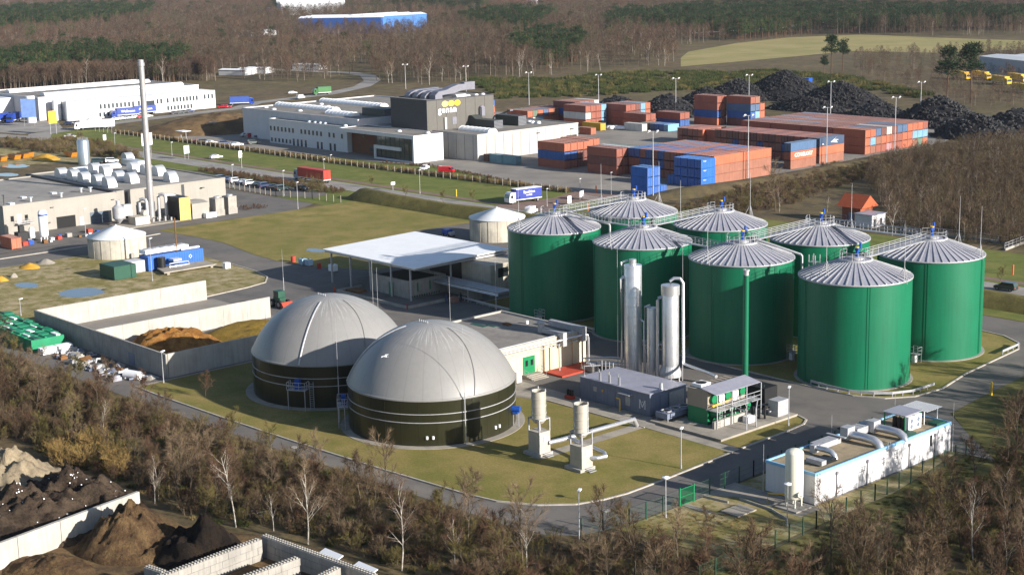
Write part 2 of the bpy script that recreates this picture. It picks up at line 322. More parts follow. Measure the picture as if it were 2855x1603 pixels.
dark = mat('dark_void', (20, 20, 20), 0.8, var=0.1)
white_sheet = mat('white_sheet', (230, 230, 230), 0.6, var=0.04, scale=0.3)
white_wall = mat('white_render', (204, 203, 204), 0.75, var=0.04, scale=0.4, streak=0.08)
roof_gravel = ground_mat('roof_gravel', [(142, 128, 104), (122, 112, 92), (158, 142, 116)], (0.3, 0.9, 2.0), fine=0.35, fscale=9.0)
roof_felt = ground_mat('roof_felt', [(128, 123, 117), (138, 132, 124), (114, 110, 106)], (0.08, 0.3, 1.0), fine=0.12, fscale=5.0)
glass_dark = mat('dark_glass', (30, 34, 36), 0.12, var=0.1, spec=0.7)
beige = mat('beige_render', (204, 188, 156), 0.85, var=0.05, scale=0.5, streak=0.08)
green_paint = mat('green_paint', (12, 118, 72), 0.45, var=0.08)
green_dark = mat('dark_green_paint', (24, 74, 56), 0.5, var=0.12)
grey_blue = mat('blue_grey_steel', (118, 126, 144), 0.5, 0.1, var=0.10, scale=0.4, streak=0.12)
rust_red = mat('red_coating', (176, 64, 44), 0.75, var=0.12, scale=0.6)
black_paint = mat('black_paint', (26, 26, 28), 0.5, var=0.15)
timber = mat('timber', (120, 84, 48), 0.8, var=0.2)

def arc(x, y, z, r, n=24, a0=0.0, a1=2*math.pi): return [(x+r*math.cos(a0+(a1-a0)*i/n), y+r*math.sin(a0+(a1-a0)*i/n), z) for i in range(n+1)]
def rail_path(b, pts, h=1.1, post=1.5, r=0.035, mid=2):
    pts = [Vector(p) for p in pts]
    for k in range(mid): b.tube([p+Vector((0, 0, h*(k+1)/mid)) for p in pts], r, 4)
    for i in range(len(pts)-1):
        n = max(1, round((pts[i+1]-pts[i]).length/post))
        for j in range(n): p = pts[i].lerp(pts[i+1], j/n); b.tube([p, p+Vector((0, 0, h))], r, 4)
    b.tube([pts[-1], pts[-1]+Vector((0, 0, h))], r, 4); return b
def ladder(b, p, q, side, w=0.45, step=0.35, r=0.03):
    p, q, s = Vector(p), Vector(q), Vector(side).normalized()*w/2
    b.tube([p-s, q-s], r, 4); b.tube([p+s, q+s], r, 4); n = int((q-p).length/step)
    for i in range(1, n): c = p.lerp(q, i/n); b.tube([c-s, c+s], r*0.7, 4)
    return b

# ------------------------------------------------------------------ green digester tanks
TR, TH, TZ, CR = 8.3, 15.7, 18.0, 2.35
NRIB = 44
def rib_mesh():
    b = MB(); w = 0.08; hh = 0.12
    x0, z0, x1, z1 = CR-0.1, TZ-0.05, TR+0.02, TH+0.06
    b.add([(x0,-w,z0),(x1,-w,z1),(x1,w,z1),(x0,w,z0),(x0,-w,z0+hh),(x1,-w,z1+hh),(x1,w,z1+hh),(x0,w,z0+hh)], [(0,3,2,1),(4,5,6,7),(0,1,5,4),(1,2,6,5),(2,3,7,6),(3,0,4,7)])
    return b.mesh('rib', galv)
RIB = rib_mesh()
def make_tank():
    t = thing('digester_tank', None, None); t['_w'] = None; del t['_w']
    w = MB(); w.lathe(0, 0, [(TR, 0), (TR, TH)], 72); wall = w.build('wall', green_steel, t, 'all')
    for k in range(5):
        for d in (0, 2.6):
            s = MB(); s.M = Matrix.Rotation(R(20+72*k+d), 4, 'Z'); s.box(TR-0.02, TR+0.05, -0.05, 0.05, 0.3, TH-0.2); s.build('seam', green_steel, wall)
    MB().lathe(0, 0, [(TR+0.5, -0.1), (TR+0.5, 0.16), (TR, 0.16)], 48).build('base_ring', concrete, t)
    r = MB(); r.lathe(0, 0, [(TR+0.05, TH), (CR, TZ), (0.01, TZ+0.12)], NRIB*2); roof = r.build('roof', roof_zinc, t)
    for i in range(NRIB):
        o = bpy.data.objects.new('rib', RIB); COL.objects.link(o); o.parent = roof; KIDS.setdefault(roof, []).append(o); o.rotation_euler = (0, 0, 2*math.pi*i/NRIB)
    MB().lathe(0, 0, [(TR+0.09, TH-0.16), (TR+0.13, TH-0.16), (TR+0.13, TH+0.05), (TR, TH+0.05)], 72).build('rim', galv, t, 'all')
    MB().lathe(0, 0, [(CR+0.15, TZ-0.25), (CR+0.2, TZ+0.14), (CR-0.15, TZ+0.16)], 40).build('crown_ring', galv, t, 'all')
    MB().lathe(0, 0, [(1.15, TZ), (1.15, TZ+0.4), (0, TZ+0.42)], 24).build('hatch', galv, t)
    rb = MB(); rail_path(rb, arc(0, 0, TZ+0.15, CR, 14, R(150), R(460)), 1.1, 1.1); rb.build('railing', galv, t)
    m = MB(); m.cyl(0.15, 0.1, TZ+0.4, TZ+1.75, 0.22, n=12); m.box(-0.12, 0.42, -0.18, 0.38, TZ+1.3, TZ+1.65); m.cyl(0.55, 0.35, TZ+1.75, TZ+2.5, 0.2, n=12); m.tube([(0.15, 0.1, TZ+1.6), (0.55, 0.35, TZ+1.8)], 0.16, 8)
    mo = m.build('agitator_motor', blue_motor, t, True); MB().cyl(0.15, 0.1, TZ+1.75, TZ+1.92, 0.3, n=12).build('collar', yellow, mo)
    return t
tank0 = make_tank()
TANKS = [(-198.1, 188.8, 'green tank at the far end of the front row, beside the white-roofed pavilion', 0), (-176.7, 189.0, 'green tank behind the tallest steel column, second in the front row', 1), (-155.3, 189.1, 'green tank behind the thin green flue, third in the front row', 2), (-133.7, 189.3, 'foremost green tank, beside the curved crash barrier', 3),
         (-135.0, 211.3, 'green tank standing nearest the public road and dark car', 4), (-156.4, 211.0, 'green back-row tank in front of the brick transformer hut', 5), (-177.9, 210.6, 'green back-row tank below the brown earth bank', 6), (-199.1, 210.4, 'green back-row tank nearest the blue container stack', 7)]
TK = []
for i, (x, y, lab, q) in enumerate(TANKS):
    o = tank0 if i == 0 else copy_tree(tank0); place(o, x, y, 0, R([35, 0, 40, 10, 62, 25, 5, 30][i]), 1, lab, 'tank', 'green digester tanks in two rows'); TK.append(o)

# walkways between the tank crowns, lightning masts on tripods, roof pipes
def walkway(x0, y0, z0, x1, y1, z1, label, w=0.9):
    t = thing('walkway', label, 'walkway', (x0+x1)/2, (y0+y1)/2, min(z0, z1), 'steel walkways between the tank tops')
    p, q = Vector((x0, y0, z0)), Vector((x1, y1, z1)); d = (q-p).normalized(); s = Vector((-d.y, d.x, 0)).normalized()*w/2
    b = MB(); n = Vector((0, 0, 0.12)); b.add([p-s, p+s, q+s, q-s, p-s-n, p+s-n, q+s-n, q-s-n], [(0,1,2,3),(7,6,5,4),(0,4,5,1),(1,5,6,2),(2,6,7,3),(3,7,4,0)]); b.build('deck', galv, t)
    for k in (-1, 1): rb = MB(); rail_path(rb, [p+s*k, q+s*k], 1.1, 1.6, 0.045); rb.build('railing', galv, t)
    return t
E_ = TH+0.35
walkway(-196.0, 188.9, TZ, -178.8, 189.0, TZ, 'walkway from the pavilion-side tank to the second front tank')
walkway(-199.0, 208.2, TZ, -198.3, 191.0, TZ, 'walkway between the two tanks nearest the pavilion')
walkway(-175.6, 189.6, E_+0.6, -157.6, 189.4, E_+0.2, 'walkway joining the second and third front-row tanks')
walkway(-177.8, 208.3, TZ, -176.8, 191.2, TZ, 'walkway crossing between second tank pair')
walkway(-156.3, 208.8, TZ, -155.4, 191.4, TZ, 'walkway crossing between third tank pair')
walkway(-154.2, 210.9, TZ, -137.2, 211.2, TZ, 'walkway to the tank nearest the public road')
walkway(-135.0, 209.1, TZ, -133.8, 191.6, TZ, 'walkway crossing behind the foremost tank')
def stair_tower(x, y):
    t = thing('stair_tower', 'galvanised ladder tower rising between the third and foremost tanks', 'ladder', x, y)
    b = MB()
    for dx, dy in ((-.6,-.6),(.6,-.6),(.6,.6),(-.6,.6)): b.box(x+dx-.05, x+dx+.05, y+dy-.05, y+dy+.05, 0, TH+1)
    b.build('frame', galv, t); l = MB()
    for k in range(6): l.box(x-.6, x+.6, y-.6, y+.6, 2.6*k+2.5, 2.6*k+2.56)
    l.build('landing', galv, t); ladder(MB(), (x+.3, y-.62, 0), (x+.3, y-.62, TH+1), (1, 0, 0)).build('ladder', galv, t)
stair_tower(-144.6, 193.8)
def roof_mast(x, y, label, h=8.0):
    # stands on the cone: find the roof height under it
    bx, by = min(((tx, ty) for tx, ty, _, _ in TANKS), key=lambda p: (p[0]-x)**2+(p[1]-y)**2); r = math.hypot(x-bx, y-by); z = TH + (TZ-TH)*(TR-r)/(TR-CR)
    t = thing('lightning_mast', label, 'mast', x, y, z, 'lightning masts on the tank roofs')
    b = MB()
    for k in range(3):
        a = R(90+120*k); ex, ey = 0.95*math.cos(a), 0.95*math.sin(a); rr = math.hypot(x+ex-bx, y+ey-by); b.tube([(x+ex, y+ey, min(TH + (TZ-TH)*(TR-rr)/(TR-CR), TH+3)), (x, y, z+2.1)], 0.05, 5)
    b.build('tripod', galv, t); MB().tube([(x, y, z+0.2), (x, y, z+3.5), (x, y, z+h)], [0.05, 0.04, 0.02], 5).build('rod', galv, t)
roof_mast(-205.5, 208.4, 'lightning rod standing farthest left behind the blue-topped tank roofs')
roof_mast(-197.6, 216.0, 'lightning rod in front of the low blue container')
roof_mast(-176.4, 217.1, 'lightning rod at the edge of the back-row tank below the earth bank')
roof_mast(-154.8, 217.6, 'lightning rod in front of the brick transformer hut')
roof_mast(-135.0, 219.3, 'lightning rod on the road-side tank, farther one')
roof_mast(-127.1, 212.7, 'lightning rod on the rim of the road-side tank')
roof_mast(-125.6, 189.9, 'lightning rod on the rim of the foremost tank')
roof_mast(-176.3, 180.8, 'lightning rod on the second front-row tank')
roof_mast(-155.4, 181.0, 'lightning rod on the third front-row tank')
roof_mast(-181.2, 203.7, 'lightning rod by the walkway of the back-row tank under the bank')
roof_mast(-134.5, 183.2, 'lightning rod on the near slope of the foremost tank roof')
roof_mast(-199.3, 181.4, 'lightning rod on the pavilion-side tank')
for (p, q, lab) in (((-196.2, 190.0), (-189.0, 193.5), 'silver gas pipe sloping down the pavilion-side tank roof'), ((-153.4, 190.3), (-146.6, 193.0), 'silver gas pipe sloping down the third front tank roof')):
    b = MB(); b.tube([(p[0], p[1], TZ+0.55), (q[0], q[1], TH+0.85), (q[0]+.15, q[1]+.1, TH+0.6), (q[0]+.2, q[1]+.1, 9)], 0.2, 10); solo('gas_pipe', b, galv, lab, 'pipe', smooth=True)
# crash barriers round the tank lawn
def barrier(pts, label, z=0.1, step=2.0):
    t = thing('crash_barrier', label, 'barrier', pts[0][0], pts[0][1], 0, 'crash barriers beside the tanks'); b = MB()
    P = ribbon(pts, 0.12); n = len(pts)
    for i in range(n-1): b.prism([P[i], P[i+1], P[2*n-2-i], P[2*n-1-i]], 0.5, 0.85)
    b.build('rail', galv, t)
    for i in range(len(pts)-1):
        p, q = Vector(pts[i]), Vector(pts[i+1]); k = max(1, round((q-p).length/step))
        for j in range(k): c = p.lerp(q, j/k); MB().box(c.x-.06, c.x+.06, c.y-.06, c.y+.06, z, 0.8).build('post', galv, t)
barrier([(-135.3, 181.1), (-132.0, 180.5), (-128.1, 180.5), (-124.8, 181.9), (-122.9, 183.7), (-121.5, 186.8), (-121.3, 192.0)], 'crash barrier curving round the foot of the foremost tank')
barrier([(-124.1, 215.5), (-124.6, 221.0), (-125.2, 222.1)], 'short crash barrier at the bend by the road-side tank')
barrier([(-219, 183.6), (-206, 182.9), (-190, 182.4), (-176, 182.4), (-165, 182.2)], 'long crash barrier in front of the two pavilion-side tanks')
for (x, y, lab) in ((-193.5, 180.6, 'galvanised service platform at the foot between first and second tanks'), (-146.1, 190.7, 'grey cabinet platform between third and foremost tanks'), (-131.4, 202.4, 'grey pipe frame between foremost and road-side tanks'), (-151.0, 183.5, 'galvanised service platform beside the green flue')):
    t = thing('service_platform', lab, 'platform', x, y, 0, 'service platforms at the tank feet'); b = MB()
    for dx in (-.7, .7):
        for dy in (-.5, .5): b.box(x+dx-.04, x+dx+.04, y+dy-.04, y+dy+.04, 0, 1.4)
    b.build('frame', galv, t); MB().box(x-.75, x+.75, y-.55, y+.55, 1.4, 1.46).build('deck', galv, t); rail_path(MB(), [(x-.75, y-.55, 1.46), (x+.75, y-.55, 1.46), (x+.75, y+.55, 1.46), (x-.75, y+.55, 1.46)], 1.1, 0.8).build('railing', galv, t)
    MB().box(x-.5, x+.1, y-.3, y+.4, 0, 1.2).build('cabinet', white_sheet, t)

# ------------------------------------------------------------------ gas storage domes
def dome(cx, cy, label, plat_ang, motor_ang):
    t = thing('gas_dome', label, 'gas holder', cx, cy, 0, 'domed gas holders on the lawn'); rr, h, H = 11.6, 6.4, 14.25; K = (rr*rr+(H-h)**2)/(2*(H-h))
    w = MB(); w.lathe(cx, cy, [(rr, 0.1), (rr, h)], 72); wall = w.build('wall', enamel, t, 'all')
    s = MB()
    for k in range(30):
        a = 2*math.pi*k/30; s.M = Matrix.Translation((cx, cy, 0)) @ Matrix.Rotation(a, 4, 'Z'); s.box(rr-.01, rr+.015, -.04, .04, 0.2, h)
    s.M = None; s.build('plate_seam', enamel, wall)
    for z in (1.15, 2.3):
        b = MB(); b.lathe(cx, cy, [(rr+.0, z+2.1), (rr+.06, z+2.1), (rr+.06, z+2.2), (rr, z+2.2)], 72); b.build('wall_band', galv, t)
    MB().lathe(cx, cy, [(12.85, 0), (12.85, 0.12), (rr, 0.12)], 64).build('base_pad', slab, t)
    prof = [(K*math.sin(a), H-K+K*math.cos(a)) for a in [math.asin(rr/K)*(1-i/22) for i in range(23)]]
    if H-h > K: pass
    d = MB(); d.lathe(cx, cy, prof, 96); mem = d.build('membrane', membrane, t, 'all')
    def over(az0, az1, bulge, n=20):
        pts = []
        for i in range(n+1):
            u = i/n; a = az0+(az1-az0)*u; th = math.asin(rr/K)*(1-u*0.78); p = (K+0.04)
            pts.append((cx+p*math.sin(th)*math.cos(a), cy+p*math.sin(th)*math.sin(a), H-K+p*math.cos(th)))
        return pts
    MB().tube(over(plat_ang, plat_ang+R(4), 0), 0.13, 6).build('hose', galv, t, True)
    MB().tube(over(R(-10), R(10), 0), 0.07, 5).build('membrane_seam', membrane, mem, True)
    MB().lathe(cx, cy, [(rr+.08, h-.22), (rr+.12, h-.1), (rr+.08, h+.06), (rr-.05, h+.1)], 72).build('clamp_rim', membrane, t, 'all')
    v = MB()
    for k in range(5): v.cyl(cx-1.5+k*.45, cy-.6, H-.15, H+.25, .07, n=8)
    v.build('vent_stub', galv, mem)
    # service platform
    ca, sa = math.cos(plat_ang), math.sin(plat_ang); M = Matrix.Translation((cx, cy, 0)) @ Matrix.Rotation(plat_ang, 4, 'Z'); p = MB(); p.M = M
    p.box(rr+.05, rr+1.5, -1.4, 1.4, 3.0, 3.08)
    for y in (-1.3, 1.3): p.box(rr+1.35, rr+1.45, y-.05, y+.05, 0, 3.0)
    p.build('platform', galv, t); p = MB(); p.M = M; rail_path(p, [(rr+.1, -1.4, 3.08), (rr+1.5, -1.4, 3.08), (rr+1.5, 1.4, 3.08), (rr+.1, 1.4, 3.08)], 1.1, .9, .045); p.build('railing', galv, t)
    p = MB(); p.M = M; ladder(p, (rr+.5, 2.0, 0), (rr+.5, 2.0, 4.2), (0, 1, 0), .6, .3, .045); p.build('ladder', galv, t)
    p = MB(); p.M = M; p.box(rr+.3, rr+1.0, -.4, .35, 3.08, 4.5); p.build('drive_unit', blue_motor, t)
    M = Matrix.Translation((cx, cy, 0)) @ Matrix.Rotation(motor_ang, 4, 'Z'); p = MB(); p.M = M; p.tube([(rr, 0, 2.6), (rr+1.1, 0, 2.6)], .42, 12); p.box(rr+.2, rr+.9, -.5, .5, 2.0, 2.3); m_ = p.build('side_agitator', blue_motor, t, True); p = MB(); p.M = M; p.box(rr+.1, rr+.2, -.05, .05, 0, 2); p.box(rr+.85, rr+.95, -.05, .05, 0, 2); p.build('bracket', galv, m_)
    p = MB(); p.M = M
    for a in (-70, -74, -20, -24): p.M = Matrix.Translation((cx, cy, 0)) @ Matrix.Rotation(motor_ang+R(a), 4, 'Z'); p.cyl(rr+.1, 0, 1.1, 1.5, .16, n=8)
    p.build('sight_glass', white_sheet, t)
    return t
dome(-161.8, 130.3, 'nearer grey dome on a dark round wall', R(-127), R(31))
dome(-186.8, 131.0, 'grey dome behind, partly hidden by the nearer dome', R(-58), R(-150))
def pole_mast(x, y, h, label, r=0.07, grp='lightning masts on the ground'):
    t = thing('lightning_mast', label, 'mast', x, y, 0, grp); MB().tube([(x, y, 0), (x, y, h*.45)], r, 6).build('pole', galv, t); MB().tube([(x, y, h*.45), (x, y, h)], [r*.5, r*.25], 5).build('rod', galv, t); return t
pole_mast(-200.3, 128.6, 10.5, 'lightning mast at the outer edge of the rear dome'); pole_mast(-170.9, 121.0, 15, 'lightning mast before the seam of the nearer dome'); pole_mast(-150.4, 126.6, 16, 'lightning mast in front of the nearer dome, beside the flare stacks')
pole_mast(-184.5, 152.8, 14, 'lightning mast between the nearer dome and the beige building'); pole_mast(-201.2, 150.2, 15, 'lightning mast behind the rear dome'); pole_mast(-203, 152.5, 13, 'lightning mast in front of the pavilion columns'); pole_mast(-243.2, 160.6, 10, 'lightning mast beside the green tractor')
pole_mast(-201.0, 177.1, 12, 'lightning mast at the far corner of the beige building')

# ------------------------------------------------------------------ silage bunker
def bunker():
    t = thing('silage_bunker', 'concrete silage bunker with three long walls and brown heap', 'bunker', -232, 117, 0)
    W = [('wall', -255.2, -209.6, 116.0, 116.35), ('wall', -255.25, -254.9, 116.4, 150.8), ('wall', -233.4, -233.05, 116.4, 150.8), ('wall', -209.95, -209.6, 116.4, 133.5)]
    for i, (nme, x0, x1, y0, y1) in enumerate(W):
        along_x = (x1-x0) > 1; L = (x1-x0) if along_x else (y1-y0); k = round(L/5.0)
        for j in range(k):
            p = MB(); a, b = L*j/k+.015, L*(j+1)/k-.015
            if along_x: p.box(x0+a, x0+b, y0, y1, 0, 3.85)
            else: p.box(x0, x1, y0+a, y0+b, 0, 3.85)
            p.build('wall_panel', concrete_pale if i else concrete, t)
    MB().box(-254.9, -209.9, 116.4, 152, 0, 0.08).build('floor', asphalt_yard, t)
    MB().box(-221.5, -219.6, 115.93, 115.98, 0.2, 2.2).build('steel_plate', grey_blue, t)
bunker()
silage = ground_mat('silage', [(150, 104, 52), (128, 84, 40), (172, 124, 66)], (0.3, 0.8, 2.0), fine=0.45, fscale=3.5, bump=1.0)
silage_g = ground_mat('old_silage', [(124, 100, 38), (108, 88, 34), (136, 110, 46)], (0.2, 0.8, 2.0), fine=0.3, fscale=3.0, bump=0.6)
mound('silage_heap', -224.5, 125.5, 10.0, 8.8, 3.6, silage, R(10), n=44, rough=0.3, seed=1, label='brown chopped silage heap inside the concrete bunker', cat='heap', flatp=1.9)
mound('silage_heap', -220.8, 140.0, 10.6, 10.5, 2.0, silage_g, 0, n=40, rough=0.18, seed=7, label='flatter olive-brown silage layer towards the open bunker end', cat='heap', flatp=4.5)

# ------------------------------------------------------------------ pavilion with white membrane roof
def pavilion():
    t = thing('pavilion', 'open shed with big flat white roof on thin columns over concrete pits', 'pavilion', -235, 187, 0)
    x0, x1, y0, y1 = -251.6, -222.3, 175.8, 199.5; b = MB()
    b.add([(x0, y0, 6.6), (x1, y0, 6.6), (x1, y1, 7.0), (x0, y1, 7.0), (x0, y0, 6.82), (x1, y0, 6.82), (x1, y1, 7.22), (x0, y1, 7.22)], [(0,3,2,1),(4,5,6,7),(0,1,5,4),(1,2,6,5),(2,3,7,6),(3,0,4,7)])
    roof = b.build('roof', white_sheet, t); MB().box(x0+.3, x1-.3, y0+.3, y1-.3, 6.2, 6.58).build('roof_beam', galv, roof)
    for (x, y) in ((-224.6, 176.6), (-230.5, 176.6), (-237, 176.6), (-243.5, 176.6), (-249.8, 176.6), (-249.8, 186), (-249.8, 197), (-224.6, 186.5), (-224.6, 197)):
        MB().box(x-.14, x+.14, y-.14, y+.14, 0, 6.25).build('column', galv, t)
    MB().box(-242, -219.8, 171.9, 172.2, 0, .55).build('kerb_wall', concrete, t); MB().box(-220.1, -219.8, 172.2, 181.5, 0, .55).build('kerb_wall', concrete, t); MB().box(-242, -241.7, 172.2, 178, 0, .55).build('kerb_wall', concrete, t)
    MB().box(-241.6, -220.2, 172.2, 183, .04, .12).build('floor', asphalt, t)
    MB().box(-238.5, -226.3, 177.4, 177.75, 0, 3.5).build('pit_wall', concrete, t); MB().box(-226.65, -226.3, 177.8, 186.5, 0, 3.5).build('pit_wall', concrete, t); MB().box(-238.5, -226.7, 186.6, 187, 0, 3.5).build('pit_wall', concrete, t)
    MB().box(-238.3, -226.8, 177.9, 186.4, 2.9, 3.0).build('pit_cover', dark, t)
    MB().box(-232.3, -230.9, 177.32, 177.38, 0.1, 2.6).build('door', green_paint, t)
    MB().box(-226.25, -216.0, 186.6, 187.0, 0, 2.9).build('pit_wall', concrete, t); MB().box(-216.3, -215.9, 183.4, 186.5, 0, 2.9).build('pit_wall', concrete, t)
    MB().box(-226.2, -207.5, 183.5, 187, 2.95, 3.05).build('walkway_deck', galv, t); rail_path(MB(), [(-226, 183.6, 3.05), (-212, 183.6, 3.05)], 1.1, 1.5).build('railing', galv, t)
    for z in (2.5, 2.75): MB().tube([(-226, 183.4, z), (-215.5, 183.3, z), (-207.4, 183.3, z)], .12, 8).build('pipe', chrome, t)
    up = MB(); up.box(-224.9, -216.5, 189.5, 199.2, 0, 6.0); u = up.build('control_room', concrete_tank, t); MB().box(-216.5, -216.44, 191.5, 194.0, 3.4, 5.2).build('window', glass_dark, u)
    MB().box(-236.0, -225.2, 190.5, 199, 0, 5.6).build('feed_hopper', black_paint, t)
    for y in (179.5, 182.5): MB().box(-226.3, -226.2, y, y+.25, 1.2, 2.9).build('gate_lever', green_paint, t)
    v = MB()
    for k in range(12): v.cyl(-226.0, 178+.6*k, .3, .6, .13, n=6)
    v.build('valve_row', green_dark, t)
    for k in range(4): MB().box(-240.8+.9*k, -240.1+.9*k, 173.2, 175.8, .12, .6).build('pallet', timber, t)
    for (x, y) in ((-242.2, 171.6), (-219.6, 171.7)):
        MB().cyl(x, y, 0, 1.1, .12, n=8).build('bollard', rust_red, t)
pavilion()

# ------------------------------------------------------------------ beige machine house with pipes
def machine_house():
    t = thing('machine_house', 'flat-roofed beige building with silver pipes along its eaves', 'building', -180, 158, 0)
    x0, x1, y0, y1, h = -189.3, -169.4, 148.0, 168.0, 4.9
    MB().box(x0, x1, y0, y1, 0, h).build('wall', beige, t)
    r = MB().box(x0+.35, x1-.35, y0+.35, y1-.35, h, h+.06).build('roof', roof_felt, t)
    for q in ((x0-.05, x0+.3, y0-.05, y1+.05), (x1-.3, x1+.05, y0-.05, y1+.05), (x0+.3, x1-.3, y0-.05, y0+.3), (x0+.3, x1-.3, y1-.3, y1+.05)): MB().box(*q, h+.0, h+.35).build('parapet', concrete_pale, r)
    for y in (159.0, 165.2): MB().box(x1, x1+.35, y-.3, y+.3, 0, h-.3).build('pilaster', beige, t)
    d = MB().box(x1+.0, x1+.06, 154.4, 156.9, .5, 3.2).build('double_door', green_paint, t)
    for y in (154.9, 156.0): MB().box(x1+.06, x1+.09, y, y+.5, 1.7, 2.6).build('door_window', glass_dark, d)
    st = MB()
    for k in range(4): st.box(x1+.1, x1+2.6-.5*k, 154.2, 157.4, .0+.13*k, .13+.13*k)
    st.build('steps', slab, t); rail_path(MB(), [(x1+2.4, 154.1, 0), (x1+.6, 154.1, .5)], 1.0, .8).build('handrail', galv, t); rail_path(MB(), [(x1+.2, 157.6, .5), (x1+1.8, 157.6, .2)], 1.0, .8).build('handrail', galv, t)
    MB().box(x1-.1, x1+.02, 160.8, 162.0, .2, 3.0).build('vent_panel', beige, t)
    for k, (dx, z, rr) in enumerate(((.55, 4.55, .16), (.55, 4.0, .13), (.9, 4.75, .2), (-.3, 5.3, .1))):
        MB().tube([(x1+dx, 147.0, z), (x1+dx, 166.8, z), (x1+dx+.2, 167.3, z-.15), (x1+dx+.2, 167.5, z-.6), (x1+dx+.2, 167.5, 0.2)] if k == 2 else [(x1+dx, 146.5, z), (x1+dx, 165.5, z)], rr, 10).build('pipe', chrome, t, True)
    MB().tube([(x1+1.2, 160.5, 4.4), (x1+1.7, 160.5, 4.3), (x1+1.75, 160.5, .2)], .14, 8).build('pipe', chrome, t, True)
    MB().tube([(x1+.2, 158.3, 4.6), (x1+.25, 158.3, .3)], .06, 6).build('downpipe', galv, t)
    def duct(pts, w, nm='duct'):
        b = MB()
        for p, q in zip(pts, pts[1:]): b.box(min(p[0], q[0])-w, max(p[0], q[0])+w, min(p[1], q[1])-w, max(p[1], q[1])+w, min(p[2], q[2])-w, max(p[2], q[2])+w)
        b.build(nm, galv, t)
    duct([(-173.6, 162.3, 5.4), (-173.6, 162.3, 6.3)], .38); MB().cyl(-173.6, 162.3, 6.7, 6.95, .75, .5, 16).build('vent_cowl', galv, t)
    duct([(-173.2, 162.3, 5.5), (-169.0, 162.3, 5.5)], .36); duct([(-168.6, 162.3, 5.5), (-168.6, 162.3, 4.1)], .4)
    duct([(-175.6, 166.6, 5.5), (-169.2, 166.6, 5.6)], .42); duct([(-168.7, 166.6, 5.6), (-168.7, 166.6, 4.2)], .45)
    MB().box(-186.5, -183.2, 158.6, 159.6, h+.07, h+.12).build('green_tarpaulin', green_dark, r); MB().box(-184, -182, 159.8, 160.4, h+.07, h+.14).build('green_tarpaulin', green_dark, r)
    MB().box(-182.2, -180.9, 161.8, 162.6, h+.07, h+.4).build('crate', timber, r); MB().cyl(-179.8, 165.0, h+.07, h+.6, .25, n=10).build('roof_vent', white_sheet, r)
    for x in (-186.5, -183): MB().tube([(x, 149.5, h), (x, 149.5, h+1.1), (x+.3, 149.5, h+1.25), (x+.45, 149.5, h+.95)], .14, 8).build('gooseneck_vent', chrome, r, True)
machine_house()
solo('loading_mat', MB().box(-168.9, -164.9, 158.4, 166.8, .05, .3), rust_red, 'red coated loading slab at the foot of the beige building', 'slab')
solo('radiator_unit', MB().box(-168.3, -167.7, 151.6, 152.6, .1, 1.7), white_sheet, 'white cooling box beside the green double door', 'cooler')

# ------------------------------------------------------------------ gas washing columns
def column(x, y, r, h, label, skirt=False, cap=None, pipes=()):
    t = thing('wash_column', label, 'column', x, y, 0, 'steel gas washing columns'); b = MB(); z0 = 1.0 if skirt else 0.2
    b.lathe(x, y, [(r, z0), (r, h), (r*.98, h+.05), (.01, h+.14)], 32); sh = b.build('shell', chrome, t, True)
    n = int((h-z0)/1.5)
    for k in range(1, n+1): MB().lathe(x, y, [(r, z0+k*1.5), (r+.03, z0+k*1.5+.01), (r+.03, z0+k*1.5+.06), (r, z0+k*1.5+.07)], 32).build('jacket_joint', chrome, sh)
    if skirt:
        MB().lathe(x, y, [(r+.38, .9), (r+.38, 1.5), (r, 2.6)], 24).build('skirt', galv, t)
        for k in range(4): a = R(45+90*k); MB().box(x+r*math.cos(a)-.1, x+r*math.cos(a)+.1, y+r*math.sin(a)-.1, y+r*math.sin(a)+.1, 0, 1.0).build('leg', galv, t)
        MB().lathe(x, y, [(r+.12, h-1.4), (r+.12, h+.06), (r*.5, h+.16), (.01, h+.18)], 32).build('head', chrome, t, True)
    if cap: MB().lathe(x, y, [(cap[0], h), (cap[0], h+cap[1]), (.01, h+cap[1]+.05)], 20).build('cap', chrome, t, True)
    for pts, pr in pipes: MB().tube(pts, pr, 10).build('side_pipe', chrome, t, True)
    return t
c1 = (-158.9, 167.8); c2 = (-151.7, 168.3); c3 = (-155.2, 168.0)
column(*c1, 1.36, 17.0, 'tallest polished steel column with narrow cap', cap=(.55, .9), pipes=(
    ([(c1[0]-.4, c1[1]-1.0, 15.2), (c1[0]-.8, c1[1]-1.3, 15.2), (c1[0]-1.0, c1[1]-1.45, 14.9), (c1[0]-1.0, c1[1]-1.45, .5)], .26), ([(c1[0]-1.35, c1[1]-1.0, .5), (c1[0]-1.35, c1[1]-1.0, 17.4), (c1[0]-.6, c1[1]-.3, 17.7)], .16)))
column(*c2, 1.28, 14.8, 'thick polished column with white skirt and arched overflow pipe', skirt=True, pipes=(
    ([(c2[0], c2[1], 14.9), (c2[0], c2[1], 15.5), (c2[0]+.4, c2[1]+.35, 15.9), (c2[0]+1.1, c2[1]+.9, 15.85), (c2[0]+1.45, c2[1]+1.2, 15.2), (c2[0]+1.5, c2[1]+1.25, 3.6), (c2[0]+1.8, c2[1]+1.0, 2.9), (c2[0]+9.6, c2[1]-2.0, 3.4), (c2[0]+11.2, c2[1]-2.6, 3.4)], .24),
    ([(c2[0]-.9, c2[1]-.9, 13.0), (c2[0]-1.25, c2[1]-1.25, 12.9), (c2[0]-1.35, c2[1]-1.35, 12.5), (c2[0]-1.35, c2[1]-1.35, .5)], .24)))
